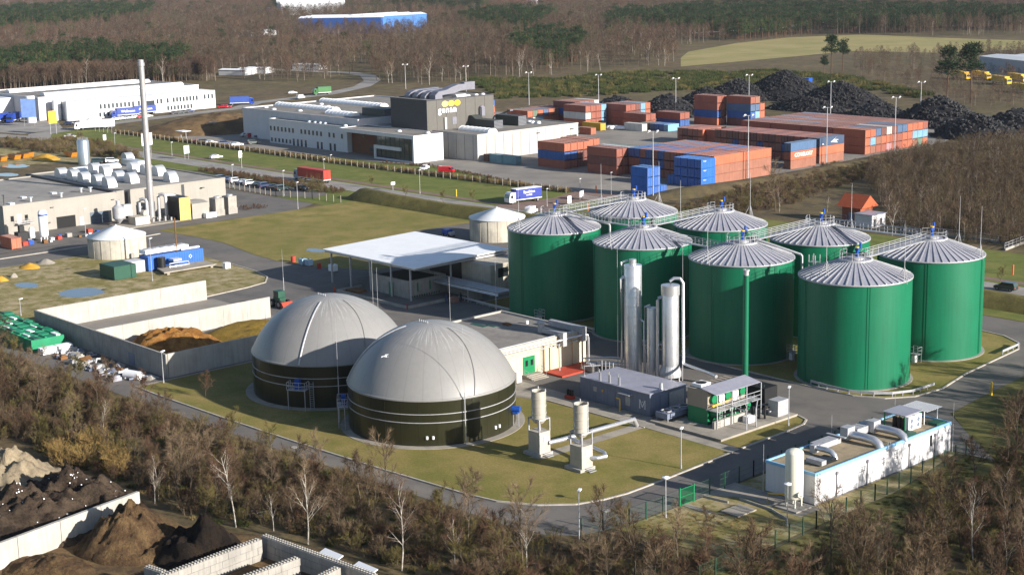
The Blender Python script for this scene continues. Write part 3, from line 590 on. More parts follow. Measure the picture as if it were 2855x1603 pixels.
column(*c3, .77, 10.9, 'shortest slim steel column between the two big ones', pipes=(([(c3[0]-.8, c3[1]-.6, .4), (c3[0]-.8, c3[1]-.6, 11.0), (c3[0]-.2, c3[1]-.1, 11.3)], .18), ([(c3[0]-1.2, c3[1]-.4, .4), (c3[0]-1.2, c3[1]-.4, 8.6), (c3[0]-2.2, c3[1]-.2, 8.8)], .15)))
pole_mast(-160.6, 166.2, 20.5, 'lightning mast clamped beside the tallest column'); pole_mast(-150.6, 169.8, 20.5, 'lightning mast behind the thick column')
t = thing('flue_stack', 'thin tall bright green flue with silver top', 'chimney', -140.9, 172.7)
MB().lathe(-140.9, 172.7, [(.45, 0), (.42, 17.0), (.5, 17.0), (.5, 17.15), (.42, 17.15)], 20).build('shaft', green_steel, t, True); MB().lathe(-140.9, 172.7, [(.36, 17.1), (.36, 17.7), (.48, 17.75), (.48, 18.0), (.3, 18.0), (.3, 17.5)], 20).build('cap', galv, t)
pr = thing('pipe_rack', 'low rack of pipes and a round fan between beige house and columns', 'pipe rack', -162.5, 163)
for dx, z in ((0, 1.9), (.35, 1.3), (.7, 2.1), (.2, .8)): MB().tube([(-166.0+dx, 163.6, .3), (-166.0+dx, 163.8, z), (-163.5+dx, 166.8, z), (-160.6+dx, 168.0, z)], .12, 8).build('pipe', chrome, pr, True)
MB().cyl(-164.3, 164.2, 1.0, 1.5, .9, n=18).build('fan', galv, pr); MB().box(-165.0, -163.6, 163.6, 164.9, .1, 1.0).build('plinth', concrete, pr)
for k in range(5): MB().box(-163.0+k*.8, -162.9+k*.8, 164.2, 164.3, 0, 2.2).build('post', galv, pr)
for k in range(7):
    x, y = -150+k*1.2, 163.5+(k % 3)*.9
    MB().tube([(x, y, 0), (x, y, 1.2+.3*(k % 2)), (x+.5, y+.3, 1.4)], .1, 6).build('pipe_bend', chrome, pr, True)

# ------------------------------------------------------------------ grey process container
def process_container():
    t = thing('process_container', 'long blue-grey steel container with monogram beside the columns', 'container', -148, 156, 0)
    x0, x1, y0, y1, h = -155.0, -141.3, 152.5, 160.2, 3.25
    b = MB(); b.box(x0, x1, y0, 156.2, .15, h); w = b.build('wall', grey_blue, t); MB().box(x0, x1-.1, 156.3, y1, .15, h-.1).build('rear_wall', grey_blue, t)
    MB().box(x0-.05, x1+.05, y0-.05, 156.22, h, h+.1).build('roof', roof_zinc, t); MB().box(x0-.05, x1+.05, 156.3, y1+.05, h-.1, h+.04).build('roof', roof_zinc, t)
    for k in range(24): x = x0+.3+k*.57; MB().box(x, x+.06, y0-.03, y0, .3, h-.15).build('rib', grey_blue, w)
    MB().box(-149.2, -147.9, y0-.06, y0-.02, .2, 2.4).build('door', grey_blue, t); MB().box(-145.9, -145.0, y0-.07, y0-.02, .9, 2.4).build('service_hatch', galv, t)
    MB().box(-146.8, -144.6, y0-.75, y0, 2.55, 2.65).build('canopy', galv, t)
    MB().box(-152.3, -151.6, y0-.06, y0-.02, 1.7, 2.4).build('louvre', galv, t); MB().box(-150.6, -150.3, y0-.06, y0-.02, 1.9, 2.2).build('notice', yellow, t)
    for y in (153.2, 154.6): MB().box(x1, x1+.05, y, y+.9, .3, 2.8).build('end_door', grey_blue, t)
    MB().box(x1, x1+.06, 156.5, 159.6, .4, 2.8).build('roller_shutter', galv, t)
    # white monogram on the long side: the letter M under a drop
    m = MB(); X, Y, Z, s = -143.2, y0-.08, 1.0, 1.25
    def st(x, z, w, hh): m.box(X+x*s, X+(x+w)*s, Y, Y+.02, Z+z*s, Z+(z+hh)*s)
    st(0, 0, .1, 1); st(.8, 0, .1, 1); st(-.06, 0, .22, .06); st(.74, 0, .22, .06); st(-.06, .95, .2, .06); st(.76, .95, .2, .06)
    for k in range(8): st(.06+k*.043, .9-k*.105, .1, .13); st(.74-k*.043, .9-k*.105, .1, .13)
    st(.4, .72, .1, .14)
    m.build('monogram', white_sheet, t)
    for k in range(3):
        x = -151.5+k*1.9; MB().tube([(x, y0+.4, h), (x, y0+.4, h+1.5), (x+.05, y0+.4, h+1.75)], .09, 6).build('vent_pipe', chrome, t)
        MB().tube([(x+.25, y0+.4, h), (x+.25, y0+.4, h+1.3)], .09, 6).build('vent_pipe', chrome, t)
    MB().tube([(x0+.4, y0+.5, h), (x0+.4, y0+.5, h+1.6), (x0+1.8, y0+2.4, h+1.6)], .08, 6).build('vent_pipe', galv, t)
    MB().cyl(-142.0, 155.6, h+.1, h+1.0, .32, .25, 12).build('vent_cowl', chrome, t)
    MB().tube([(-146.2, y0-.9, 0), (-146.2, y0-.9, 1.9), (-146.9, y0-.9, 1.9)], .1, 6).build('gas_riser', yellow, t)
process_container()
t = thing('valve_skid', 'small red and dark valve set at the end of the grey container', 'valves', -156, 151.4); MB().box(-156.6, -155.2, 150.8, 151.6, .1, .6).build('base', rust_red, t)
for k in range(3): MB().cyl(-156.3+k*.5, 151.2, .6, 1.5, .18, n=8).build('valve', black_paint, t)
def cooler(x, y, label):
    t = thing('air_cooler', label, 'cooler', x, y, 0, 'flat fan coolers'); MB().box(x-1.1, x+1.1, y, y+5.6, .7, 1.5).build('housing', grey_blue, t)
    for k in range(3): f = MB().lathe(x, y+1+1.8*k, [(.72, 1.5), (.75, 1.68), (.6, 1.68), (.6, 1.52)], 20).build('fan_ring', galv, t); MB().cyl(x, y+1+1.8*k, 1.5, 1.54, .6, n=20).build('fan', dark, f)
    for dx in (-1, 1):
        for dy in (.2, 5.4): MB().box(x+dx-.05, x+dx+.05, y+dy-.05, y+dy+.05, 0, .7).build('leg', galv, t)
cooler(-138.3, 151.6, 'flat three-fan cooler beside the grey container end')

# ------------------------------------------------------------------ engine house with green louvres
def engine_house():
    t = thing('engine_house', 'two-storey engine unit with green silencers, steel gallery and lean-to roof', 'engine house', -134, 158, 0)
    MB().box(-139.6, -126.9, 150.7, 167.0, .05, .35).build('plinth', slab, t)
    x0, x1, y0, y1 = -135.9, -132.4, 154.4, 162.2
    brown = mat('taupe_cladding', (150, 138, 122), 0.6, var=0.06, streak=0.1)
    MB().box(x0, x1, y0, y1, .35, 2.6).build('lower_unit', green_paint, t); MB().box(x0-.05, x1+.02, y0-.05, y1+.05, 2.6, 5.0).build('upper_unit', brown, t)
    r = MB().box(x0-.1, x1+.05, y0-.1, y1+.1, 5.0, 5.1).build('roof', brown, t)
    for k in range(9): MB().box(x0, x1, y0+.4+k*.95, y0+.46+k*.95, 5.1, 5.18).build('roof_rib', brown, r)
    MB().box(-135.7, -134.0, 154.9, 156.9, 5.12, 5.6).build('roof_cooler', white_sheet, r); MB().cyl(-134.85, 155.9, 5.6, 5.63, .75, n=18).build('cooler_fan', dark, r)
    l = MB(); l.add([(-133.4, 154.0, 5.5), (-130.6, 154.0, 5.0), (-130.6, 163.4, 5.0), (-133.4, 163.4, 5.5), (-133.4, 154.0, 5.42), (-130.6, 154.0, 4.92), (-130.6, 163.4, 4.92), (-133.4, 163.4, 5.42)], [(0,1,2,3),(7,6,5,4),(0,4,5,1),(1,5,6,2),(2,6,7,3),(3,7,4,0)]); l.build('canopy', roof_zinc, t)
    MB().box(-132.3, -130.3, 153.9, 163.3, 2.62, 2.7).build('gallery', galv, t); rail_path(MB(), [(-130.35, 153.9, 2.7), (-130.35, 163.3, 2.7)], 1.15, 1.5, .05).build('railing', galv, t)
    for y in (153.95, 157.0, 160.1, 163.2): MB().box(-130.4, -130.28, y-.06, y+.06, .35, 5.0).build('post', galv, t)
    MB().box(-130.9, -130.5, 153.6, 160.4, .35, 1.35).build('kerb_wall', concrete_pale, t)
    for k, y in enumerate((155.3, 158.1, 161.2)):
        MB().tube([(-132.4, y, 3.9), (-131.9, y, 3.9)], .58, 18).build('silencer', green_paint, t); MB().tube([(-132.4, y+.2, 1.9), (-131.2, y+.2, 1.9)], .7, 18).build('intake', green_paint, t)
    for y in (156.5, 159.4): MB().box(-132.3, -131.7, y-.45, y+.6, 3.0, 4.3).build('white_panel', white_sheet, t)
    MB().tube([(-131.8, 154.6, 3.05), (-131.8, 158.8, 3.3)], .16, 8).build('gas_line', yellow, t); MB().box(-131.0, -130.4, 154.1, 161, 1.9, 2.0).build('cable_tray', black_paint, t)
    for k in range(6): MB().box(-131.1, -131.0, 155.2+k*1.1, 155.35+k*1.1, 1.35, 2.6).build('strut', galv, t)
    ladder(MB(), (-130.2, 154.6, .35), (-130.2, 154.6, 3.6), (0, 1, 0), .5).build('ladder', galv, t)
    MB().box(-137.0, -131.6, 165.6, 168.4, .1, 3.3).build('black_tank', black_paint, t)
    for k in range(4): MB().cyl(-136.4+k*1.3, 166.5, 3.3, 3.6, .12, n=8).build('tank_nozzle', black_paint, t)
    MB().box(-129.6, -127.9, 163.9, 166.2, .35, 2.55).build('control_cabinet', galv, t)
    MB().box(-129.9, -128.9, 158.8, 160.2, .35, 1.2).build('pump_box', white_sheet, t)
    for k in range(7): MB().tube([(-132 + .5*k, 163.4, 1.0+.25*(k % 3)), (-131.6+.5*k, 165.0, 1.1+.25*(k % 3)), (-129.4+.2*k, 165.4, 1.4)], .07, 6).build('hose', black_paint if k % 2 else galv, t)
    for k in range(6): MB().cyl(-131.5+.55*k, 161.6+.5*(k % 2), .35, 1.5+.2*(k % 3), .16, n=8).build('filter_pot', black_paint if k % 3 else galv, t)
    MB().tube([(-127.3, 156.4, 0), (-127.3, 156.4, 2.9), (-131.2, 156.8, 3.1)], .09, 8).build('gas_standpipe', galv, t, True); MB().tube([(-127.3, 158.4, 0), (-127.3, 158.4, 2.9), (-129.5, 161.4, 3.0)], .09, 8).build('gas_standpipe', galv, t, True)
engine_house()

# ------------------------------------------------------------------ gas flares on the lawn
flare_grey = mat('flare_casing', (184, 176, 162), 0.55, 0.2, var=0.08, scale=0.8, streak=0.12)
def flare(x, y, label):
    t = thing('gas_flare', label, 'gas flare', x, y, 0, 'gas flares on the lawn')
    MB().box(x-1.7, x+1.2, y-1.35, y+1.25, 0, .45).build('plinth', concrete_pale, t)
    MB().box(x-1.05, x+1.05, y-.95, y+.95, .45, 3.3).build('cabinet', flare_grey, t)
    for z in (1.6, 2.5): MB().box(x-1.07, x+1.07, y-.97, y+.97, z, z+.04).build('cabinet_joint', galv, t)
    MB().box(x+1.05, x+1.15, y-.2, y+.5, 2.0, 2.7).build('control_panel', white_sheet, t)
    for dx in (-1.0, 1.0):
        for dy in (-.9, .9): MB().box(x+dx-.07, x+dx+.07, y+dy-.07, y+dy+.07, 3.3, 5.0).build('post', galv, t)
    MB().box(x-1.05, x+1.05, y-.97, y-.83, 4.9, 5.05).build('ring_beam', galv, t); MB().box(x-1.05, x+1.05, y+.83, y+.97, 4.9, 5.05).build('ring_beam', galv, t); MB().box(x-1.07, x-.93, y-.83, y+.83, 4.9, 5.05).build('ring_beam', galv, t); MB().box(x+.93, x+1.07, y-.83, y+.83, 4.9, 5.05).build('ring_beam', galv, t)
    MB().tube([(x, y, 3.2), (x, y, 4.4)], .2, 10).build('burner_pipe', galv, t)
    s = MB(); s.lathe(x, y, [(.6, 4.3), (.92, 4.7), (.95, 8.6), (.88, 8.6), (.86, 5.0)], 28); sh = s.build('stack', flare_grey, t, True)
    for z in (5.6, 6.6, 7.6, 8.5): MB().lathe(x, y, [(.95, z), (1.0, z), (1.0, z+.08), (.95, z+.08)], 28).build('hoop', flare_grey, sh)
    for a in (20, 140, 260): MB().box(x+.95*math.cos(R(a))-.06, x+.95*math.cos(R(a))+.06, y+.95*math.sin(R(a))-.06, y+.95*math.sin(R(a))+.06, 5, 8.9).build('strap', galv, sh)
    st = MB()
    for k in range(3): st.box(x+1.2+.3*k, x+1.5+.3*k, y-.5, y+.6, .45-.15*k, .5-.15*k)
    st.build('step', galv, t)
flare(-140.4, 130.6, 'gas flare stack standing closer to the nearer dome'); flare(-132.3, 130.2, 'gas flare stack farther from the domes, beside the curved pipe')
b = MB(); b.tube([(-139.3, 131.2, 1.7), (-139.0, 133.2, 1.7), (-139.4, 147.3, 1.3), (-139.5, 148.0, .2)], .3, 12); solo('gas_main', b, chrome, 'shiny gas pipe running from the farther flare to the concrete path', 'pipe', smooth=True)
b = MB(); b.tube([(-138.9, 134.4, 1.7), (-134.6, 134.0, 1.6), (-131.4, 133.4, 1.6), (-130.3, 132.5, 1.6), (-130.6, 131.3, 1.6), (-131.4, 130.8, 1.6)], .28, 12); solo('gas_main', b, chrome, 'short curved gas pipe looping round the second flare', 'pipe', smooth=True)

# ------------------------------------------------------------------ white compressor building
def compressor_building():
    t = thing('compressor_building', 'long white flat-roofed building with light blue roof edge', 'building', -107, 154, 0)
    x0, x1, y0, y1, h = -110.7, -103.5, 139.7, 168.0, 3.9
    blue_edge = mat('pale_blue_trim', (132, 180, 214), 0.5, var=0.05); gtrim = mat('grey_trim', (126, 124, 130), 0.6)
    MB().box(x0, x1, y0, y1, .2, h-.25).build('wall', white_wall, t); MB().box(x0-.02, x1+.02, y0-.02, y1+.02, 0, .2).build('plinth', gtrim, t)
    r = MB().box(x0+.2, x1-.2, y0+.2, y1-.2, h-.25, h-.1).build('roof', roof_gravel, t)
    for q in ((x0-.06, x0+.18, y0-.06, y1+.06), (x1-.18, x1+.06, y0-.06, y1+.06), (x0+.18, x1-.18, y0-.06, y0+.18), (x0+.18, x1-.18, y1-.18, y1+.06)): MB().box(*q, h-.27, h+.08).build('fascia', blue_edge, r)
    def win(ya, yb, za, zb):
        w = MB().box(x1, x1+.03, ya, yb, za, zb).build('louvre', mat('louvre_white', (205, 204, 202), 0.6), t)
        for z in (za, (za+zb)/2, zb-.08): MB().box(x1+.03, x1+.07, ya-.1, yb+.1, z, z+.06).build('louvre_bar', gtrim, w)
    win(147.4, 149.4, 2.0, 3.1); win(151.0, 153.4, 2.0, 3.1); win(155.6, 156.3, 2.0, 3.1); win(161.6, 162.3, 2.1, 3.2)
    MB().box(x1, x1+.05, 163.3, 163.7, 1.8, 3.2).build('window', glass_dark, t)
    for y in (143.8, 149.9, 158.7, 164.4): p = MB().box(x1+.0, x1+.12, y-.07, y+.07, .1, 2.9).build('downpipe', gtrim, t); MB().box(x1, x1+.22, y-.18, y+.18, 2.9, 3.25).build('hopper_head', gtrim, p)
    ladder(MB(), (x1+.15, 140.2, .2), (x1+.15, 140.2, h), (0, 1, 0), .5, .9, .04).build('ladder', gtrim, t); ladder(MB(), (x1+.15, 154.2, 1.4), (x1+.15, 154.2, h+.6), (0, 1, 0), .5, .5, .04).build('ladder', galv, t)
    def elbow(x, y, s, n='exhaust_duct'):
        d = MB().tube([(x, y, h+.7), (x+1.6*s, y, h+.75), (x+2.6*s, y, h+.7), (x+3.2*s, y, h+.35), (x+3.4*s, y, h-.1)], .42*s, 14).build(n, chrome, r, True); MB().box(x-.9*s, x, y-.6*s, y+.6*s, h+.1, h+1.3*s).build('fan_box', galv, d)
    elbow(-108.0, 146.0, .8); elbow(-108.2, 153.2, 1.25); elbow(-107.6, 157.8, 1.2)
    MB().box(-109.9, -108.4, 147.2, 151.4, h, h+.7).build('duct', galv, r); MB().box(-110.4, -107.6, 151.0, 151.4, h+.8, h+.9).build('duct_cover', galv, r); MB().box(-109.9, -108.3, 154.6, 159.3, h+.1, h+1.0).build('duct', galv, r)
    for k in range(4): MB().box(-109.8, -108.4, 155+k*1.1, 155.1+k*1.1, h+1.0, h+1.04).build('duct_joint', galv, r)
    sk = MB().box(-106.6, -104.8, 143.4, 145.6, h-.1, h+.3).build('skylight', glass_dark, r); MB().box(-106.9, -104.6, 142.4, 143.3, h+.05, h+.6).build('vent_box', galv, r)
    MB().box(-108.8, -105.4, 160.6, 164.4, h+1.9, h+2.0).build('shade_roof', roof_zinc, r)
    for x in (-108.6, -105.6):
        for y in (160.8, 164.2): MB().box(x-.06, x+.06, y-.06, y+.06, h-.1, h+1.9).build('post', green_paint, r)
    for k in range(2):
        f = MB().box(-105.9, -105.3, 161.2+k*1.5, 162.5+k*1.5, h-.1, h+1.7).build('condenser', white_sheet, r)
        for z in (.5, 1.2): MB().tube([(-105.3, 161.85+k*1.5, h+z-.1), (-105.26, 161.85+k*1.5, h+z-.1)], .3, 14).build('fan', grey_blue, f)
    for k in range(3): MB().cyl(-107.6+k*.7, 161.6, h-.1, h+1.3, .3, n=10).build('compressor_pot', black_paint, r)
    for k in range(10): MB().box(-108.9+.0, -105.0, 164.8+k*.36, 164.98+k*.36, h+1.7, h+1.74).build('shade_slat', white_sheet, r)
    for y in (165.0, 168.0): MB().box(-105.6, -105.5, y-.05, y+.05, h-.1, h+1.7).build('post', white_sheet, r)
    for y in (158.9, 165.4): MB().box(-105.2, -103.9, y, y+1.9, h-.09, h+.25).build('green_grating', green_dark, r)
compressor_building()
for (x, y, hh, lab) in ((-110.9, 139.5, 5.9, 'lightning rod at the near road corner of the white building'), (-111.0, 153, 6.6, 'lightning rod midway along the road side of the white building'), (-110.9, 166.5, 6.8, 'lightning rod behind the shade roof of the white building'), (-103.3, 168.2, 6.6, 'lightning rod at the far tree-side corner of the white building')): pole_mast(x, y, hh, lab, .06, 'lightning rods round the white building')
def pressure_tank(x, y, r, h, label, m, leg=1.0, port=True):
    t = thing('pressure_tank', label, 'tank', x, y, 0); MB().box(x-r-.5, x+r+.5, y-r-.5, y+r+.5, 0, .25).build('plinth', concrete, t)
    p = [(.01, leg)] + [(r*math.sin(R(a)), leg+.45-.45*math.cos(R(a))) for a in (25, 50, 75, 90)] + [(r*math.sin(R(a)), h-.55+.55*math.cos(R(a))) for a in (90, 70, 50, 25)] + [(.01, h)]
    MB().lathe(x, y, p, 32).build('vessel', m, t, True)
    for k in range(4): a = R(45+90*k); MB().box(x+r*.8*math.cos(a)-.09, x+r*.8*math.cos(a)+.09, y+r*.8*math.sin(a)-.09, y+r*.8*math.sin(a)+.09, .25, leg+.3).build('leg', m, t)
    if port: a = R(-20); MB().tube([(x+r*math.cos(a)*.9, y+r*math.sin(a)*.9, leg+1), (x+(r+.3)*math.cos(a), y+(r+.3)*math.sin(a), leg+1)], .32, 16).build('manhole', m, t)
    return t
cream = mat('cream_enamel', (222, 218, 200), 0.45, var=0.05, scale=0.5, streak=0.12)
pressure_tank(-104.9, 137.6, 1.06, 7.2, 'upright cream gas tank on legs in front of the white building', cream)
b = MB(); b.tube([(-107.9, 136.6, 0), (-107.9, 136.6, 1.3), (-105.9, 138.0, 1.3)], .12, 8); solo('gas_pipe', b, yellow, 'yellow gas pipe beside the upright cream tank', 'pipe', smooth=True)
for p, q, lab in (((-114.5, 133.0), (-111.2, 133.4), 'low concrete kerb wall by the garden gate'), ((-111.0, 135.3), (-105.9, 135.0), 'low concrete kerb wall beside the cover slabs'), ((-105.8, 134.9), (-102.9, 133.8), 'low concrete kerb wall below the cream tank')):
    b = MB(); P = ribbon([p, q], .14); b.prism(P, 0, .32); solo('kerb_wall', b, concrete_pale, lab, 'wall')
for k, lab in ((0, 'grey cover slab nearer the fence gate'), (1, 'grey cover slab nearer the cream tank')): solo('cover_slab', MB().box(-109.9+k*.0, -107.3, 130.5+1.7*k, 132.1+1.7*k, .05, .22), slab, lab, 'slab')
solo('garden_path', MB().box(-114.5, -110.4, 129.0, 129.9, .05, .12), slab, 'narrow concrete path behind the green gate', 'path')
def manhole(x, y, lab): solo('manhole_cover', MB().cyl(x, y, .05, .12, .45, n=18), concrete, lab, 'manhole')
manhole(-119.6, 121.6, 'round manhole cover in the bend of the perimeter road'); manhole(-165.9, 109.9, 'pale manhole cover in the front road below the rear dome')
solo('drain_grate', MB().box(-119.6, -118.2, 166.0, 167.6, .05, .09), dark, 'dark drain grate on the yard behind the white building', 'drain')

# ------------------------------------------------------------------ tyre recycling works
anthracite = mat('anthracite_cladding', (58, 58, 62), 0.55, var=0.06, scale=0.4, streak=0.08)
greige = mat('stone_cladding', (170, 166, 160), 0.8, var=0.06, scale=0.3, streak=0.1)
hall_grey = mat('pale_grey_cladding', (196, 194, 196), 0.7, var=0.05, scale=0.3, streak=0.08)
cor_ten = mat('rust_brown_cladding', (112, 68, 38), 0.75, var=0.15, scale=0.5)
duct_grey = mat('duct_grey', (120, 120, 130), 0.5, 0.3, var=0.08)
window_glass = mat('window_glass', (60, 68, 72), 0.1, var=0.15, scale=1.5, spec=0.8)
skylight_m = mat('skylight_acrylic', (222, 224, 226), 0.35, var=0.06, scale=1.0)
def lettering(body, size, loc, rot, m, parent, name='lettering', ext=0.04, bold=0.0, shear=0.0, space=1.0):
    cu = bpy.data.curves.new(name, 'FONT'); cu.body = body; cu.size = size; cu.extrude = ext; cu.offset = bold; cu.shear = shear; cu.space_character = space; cu.align_x = 'CENTER'; cu.align_y = 'CENTER'; cu.resolution_u = 2
    tmp = bpy.data.objects.new(name, cu); COL.objects.link(tmp); dg = bpy.context.evaluated_depsgraph_get(); me = bpy.data.meshes.new_from_object(tmp.evaluated_get(dg)); bpy.data.objects.remove(tmp)
    me.materials.clear(); me.materials.append(m); o = bpy.data.objects.new(name, me); COL.objects.link(o); o.parent = parent; KIDS.setdefault(parent, []).append(o)
    w = parent.get('_w') or (0, 0, 0); o.location = Vector(loc)-Vector(w); o.rotation_euler = rot; return o
def vault(b, x0, x1, y0, y1, z, h, axis, n=10):
    """barrel rooflight"""
    if axis == 'x': b.extr([(y0+(y1-y0)*(1-math.cos(math.pi*i/n))/2, z+h*math.sin(math.pi*i/n)) for i in range(n+1)], x0, x1, 'x')
    else: b.extr([(x0+(x1-x0)*(1-math.cos(math.pi*i/n))/2, z+h*math.sin(math.pi*i/n)) for i in range(n+1)], y0, y1, 'y')
    return b
def rooflight(parent, x0, x1, y0, y1, z, h=1.3, axis='x', step=2.2, nm='rooflight'):
    o = vault(MB(), x0, x1, y0, y1, z, h, axis).build(nm, skylight_m, parent, True)
    L = (x1-x0) if axis == 'x' else (y1-y0); n = max(2, round(L/step))
    for k in range(n+1):
        p = (x0 if axis == 'x' else y0)+L*k/n
        if axis == 'x': vault(MB(), p-.07, p+.07, y0-.05, y1+.05, z, h+.07, axis).build('rib', white_sheet, o)
        else: vault(MB(), x0-.05, x1+.05, p-.07, p+.07, z, h+.07, axis).build('rib', white_sheet, o)
    return o
def parapet(parent, x0, x1, y0, y1, z, m, h=.5, w=.35):
    for q in ((x0, x0+w, y0, y1), (x1-w, x1, y0, y1), (x0+w, x1-w, y0, y0+w), (x0+w, x1-w, y1-w, y1)): MB().box(*q, z, z+h).build('parapet', m, parent)
def dome_light(parent, x, y, z, s=.9): MB().lathe(x, y, [(s, z), (s, z+.25), (s*.7, z+.5), (.01, z+.6)], 14).build('dome_light', skylight_m, parent, True)

def recycling_works():
    t = thing('recycling_works', 'white and grey recycling works with dark tower block and brown entrance', 'factory', -430, 330, 0)
    # storage hall (left), side hall (right)
    hl = MB().box(-492, -421, 311, 372, 0, 10.4).build('main_hall', hall_grey, t); r1 = MB().box(-491.5, -421.5, 311.5, 371.5, 10.4, 10.5).build('main_roof', roof_felt, t); parapet(r1, -492.1, -420.9, 310.9, 372.1, 10.4, hall_grey, .45)
    hr = MB().box(-421, -369.5, 319.3, 364, 0, 8.1).build('side_hall', greige, t); r2 = MB().box(-420.6, -369.9, 319.7, 363.6, 8.1, 8.2).build('side_roof', roof_felt, t); parapet(r2, -420.9, -369.4, 319.2, 364.1, 8.1, greige, .4)
    for k in range(1, 12): MB().box(-369.5, -369.44, 319.3+k*3.72, 319.36+k*3.72, .2, 8).build('panel_joint', anthracite, hr)
    for k in range(1, 5): MB().box(-388+k*4.1, -387.94+k*4.1, 319.24, 319.3, .2, 8).build('panel_joint', anthracite, hr)
    MB().box(-369.45, -369.38, 358.5, 363.2, .0, 4.6).build('loading_door', dark, hr)
    for y in (345.5, 361): MB().box(-369.4, -369.0, y-.6, y+.6, 6.6, 6.8).build('wall_lamp', anthracite, hr)
    rooflight(r1, -491, -455, 324.5, 328.5, 10.5); rooflight(r1, -490, -452, 344, 348, 10.5); rooflight(r1, -449, -434, 317.5, 321.5, 10.5)
    rooflight(r2, -386.5, -372, 326.0, 330.0, 8.2)
    for k, (x, y) in enumerate(((-487, 318), (-478, 315.5), (-470, 334), (-480, 338), (-489, 352), (-465, 318))): dome_light(r1, x, y, 10.5)
    # office wing
    of = MB().box(-468, -421.3, 306.5, 318, 0, 8.3).build('office_wing', white_wall, t); r3 = MB().box(-467.6, -421.6, 306.9, 317.6, 8.3, 8.4).build('office_roof', roof_felt, t); parapet(r3, -468.1, -421.2, 306.4, 318.1, 8.3, white_wall, .4)
    for x in (-447, -443.5, -440.4, -437.5, -426): dome_light(r3, x, 309.5, 8.4, .75)
    def win(x, z, w=1.0, h=1.5, nm='window'):
        o = MB().box(x-w/2, x+w/2, 306.44, 306.5, z, z+h).build(nm, window_glass, of)
        MB().box(x-w/2-.08, x+w/2+.08, 306.38, 306.5, z-.1, z).build('sill', galv, o)
    for k in range(7): win(-466.9+k*2.3, 4.6)
    for k in range(6): win(-448.0+k*2.35, 4.6)
    for x in (-431.4, -428.9, -424.2): win(x, 4.6)
    for k in range(6): win(-466.6+k*2.3, .7, .95, 1.3)
    for x in (-452.9, -450.4, -448.1, -445.6, -438.4, -436.1, -431.0, -428.5): win(x, .1, 1.05, 2.4, 'door')
    # entrance block with recessed glazing
    y0 = 302.9; x0, x1 = -421.0, -381.2
    fr = MB(); fr.box(x0, x1, y0, 315, 7.6, 8.5); fr.box(-402.0, x1, y0, 315, 0, .55); fr.box(x1-.8, x1, y0, 315, .55, 7.6); fr.box(-402.0, -401.2, y0, 315, .55, 3.4); fr.box(-402, -388.0, y0, y0+.5, 3.4, 4.5)
    fr.box(-401.2, x1-.8, 314.4, 315, .55, 7.6)
    f = fr.build('entrance_block', white_wall, t); r4 = MB().box(x0+.3, x1-.3, y0+.3, 314.7, 8.5, 8.58).build('entrance_roof', roof_felt, t); parapet(r4, x0, x1, y0, 315, 8.5, white_wall, .25)
    MB().box(-401.2, x1-.8, y0+.5, y0+.6, .55, 7.6).build('glazing', window_glass, f)
    for k in range(9): MB().box(-401+k*2.4, -400.9+k*2.4, y0+.4, y0+.5, .55, 7.6).build('mullion', anthracite, f)
    MB().box(-401.2, x1-.8, y0+.4, y0+.5, 5.9, 6.05).build('mullion', anthracite, f); MB().box(-401.2, x1-.8, y0+.4, y0+.5, 2.0, 2.15).build('mullion', anthracite, f)
    br = MB().box(-420.9, -402.1, 308.2, 314.5, 0, 7.58).build('brown_wall', cor_ten, t)
    for x, z, w, h in ((-414.5, 5.3, 1.6, 1.7), (-410.0, 1.2, 2.2, 1.8), (-406, .1, 2.6, 2.6)): MB().box(x-w/2, x+w/2, 308.1, 308.2, z, z+h).build('window', window_glass, br)
    dome_light(r4, -396, 309, 8.58, .8); dome_light(r4, -384.5, 311.5, 8.58, .8)
    # dark tower
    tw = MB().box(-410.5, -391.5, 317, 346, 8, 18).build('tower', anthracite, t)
    lit = mat('warm_grey_cladding', (92, 89, 84), 0.7, var=0.06, scale=0.4, streak=0.1)  # lighter copy of the anthracite: sunlight painted into the sunny face's colour
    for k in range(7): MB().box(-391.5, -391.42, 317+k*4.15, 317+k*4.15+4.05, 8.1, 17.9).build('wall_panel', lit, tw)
    MB().box(-410.2, -391.8, 317.3, 345.7, 18, 18.08).build('tower_roof', roof_felt, t); parapet(tw, -410.55, -391.4, 316.95, 346.05, 18, anthracite, .3)
    lettering('genan', 3.0, (-391.36, 325.6, 14.6), (R(90), 0, R(90)), white_sheet, tw, 'lettering', .05, .05, 0, 1.15)
    for k, c in enumerate(((226, 214, 120), (222, 186, 76), (224, 174, 44))): MB().M; b = MB(); b.add([(-391.38, 324.6+k*2.65+1.35*math.cos(2*math.pi*i/24), 16.55+.95*math.sin(2*math.pi*i/24)) for i in range(24)] + [(-391.30, 324.6+k*2.65+1.35*math.cos(2*math.pi*i/24), 16.55+.95*math.sin(2*math.pi*i/24)) for i in range(24)], [tuple(range(24, 48))]+[(i, (i+1) % 24, 24+(i+1) % 24, 24+i) for i in range(24)]); b.build('emblem', mat('emblem_%d' % k, c, .5, var=.08, scale=3), tw)
    b = MB(); b.box(-391.41, -390.7, 339.2, 341.4, 11.4, 14.0); vault(b, -391.41, -390.7, 339.2, 341.4, 14.0, .8, 'x', 8); b.build('door_hood', duct_grey, tw); MB().box(-391.4, -390.65, 339.3, 339.9, 11.4, 14.4).build('door', dark, tw)
    MB().box(-391.41, -391.3, 327.6, 329.4, 9.6, 12.0).build('louvre', duct_grey, tw); MB().box(-391.41, -390.9, 324.0, 324.9, 8.3, 12.2).build('vent_box', greige, tw)
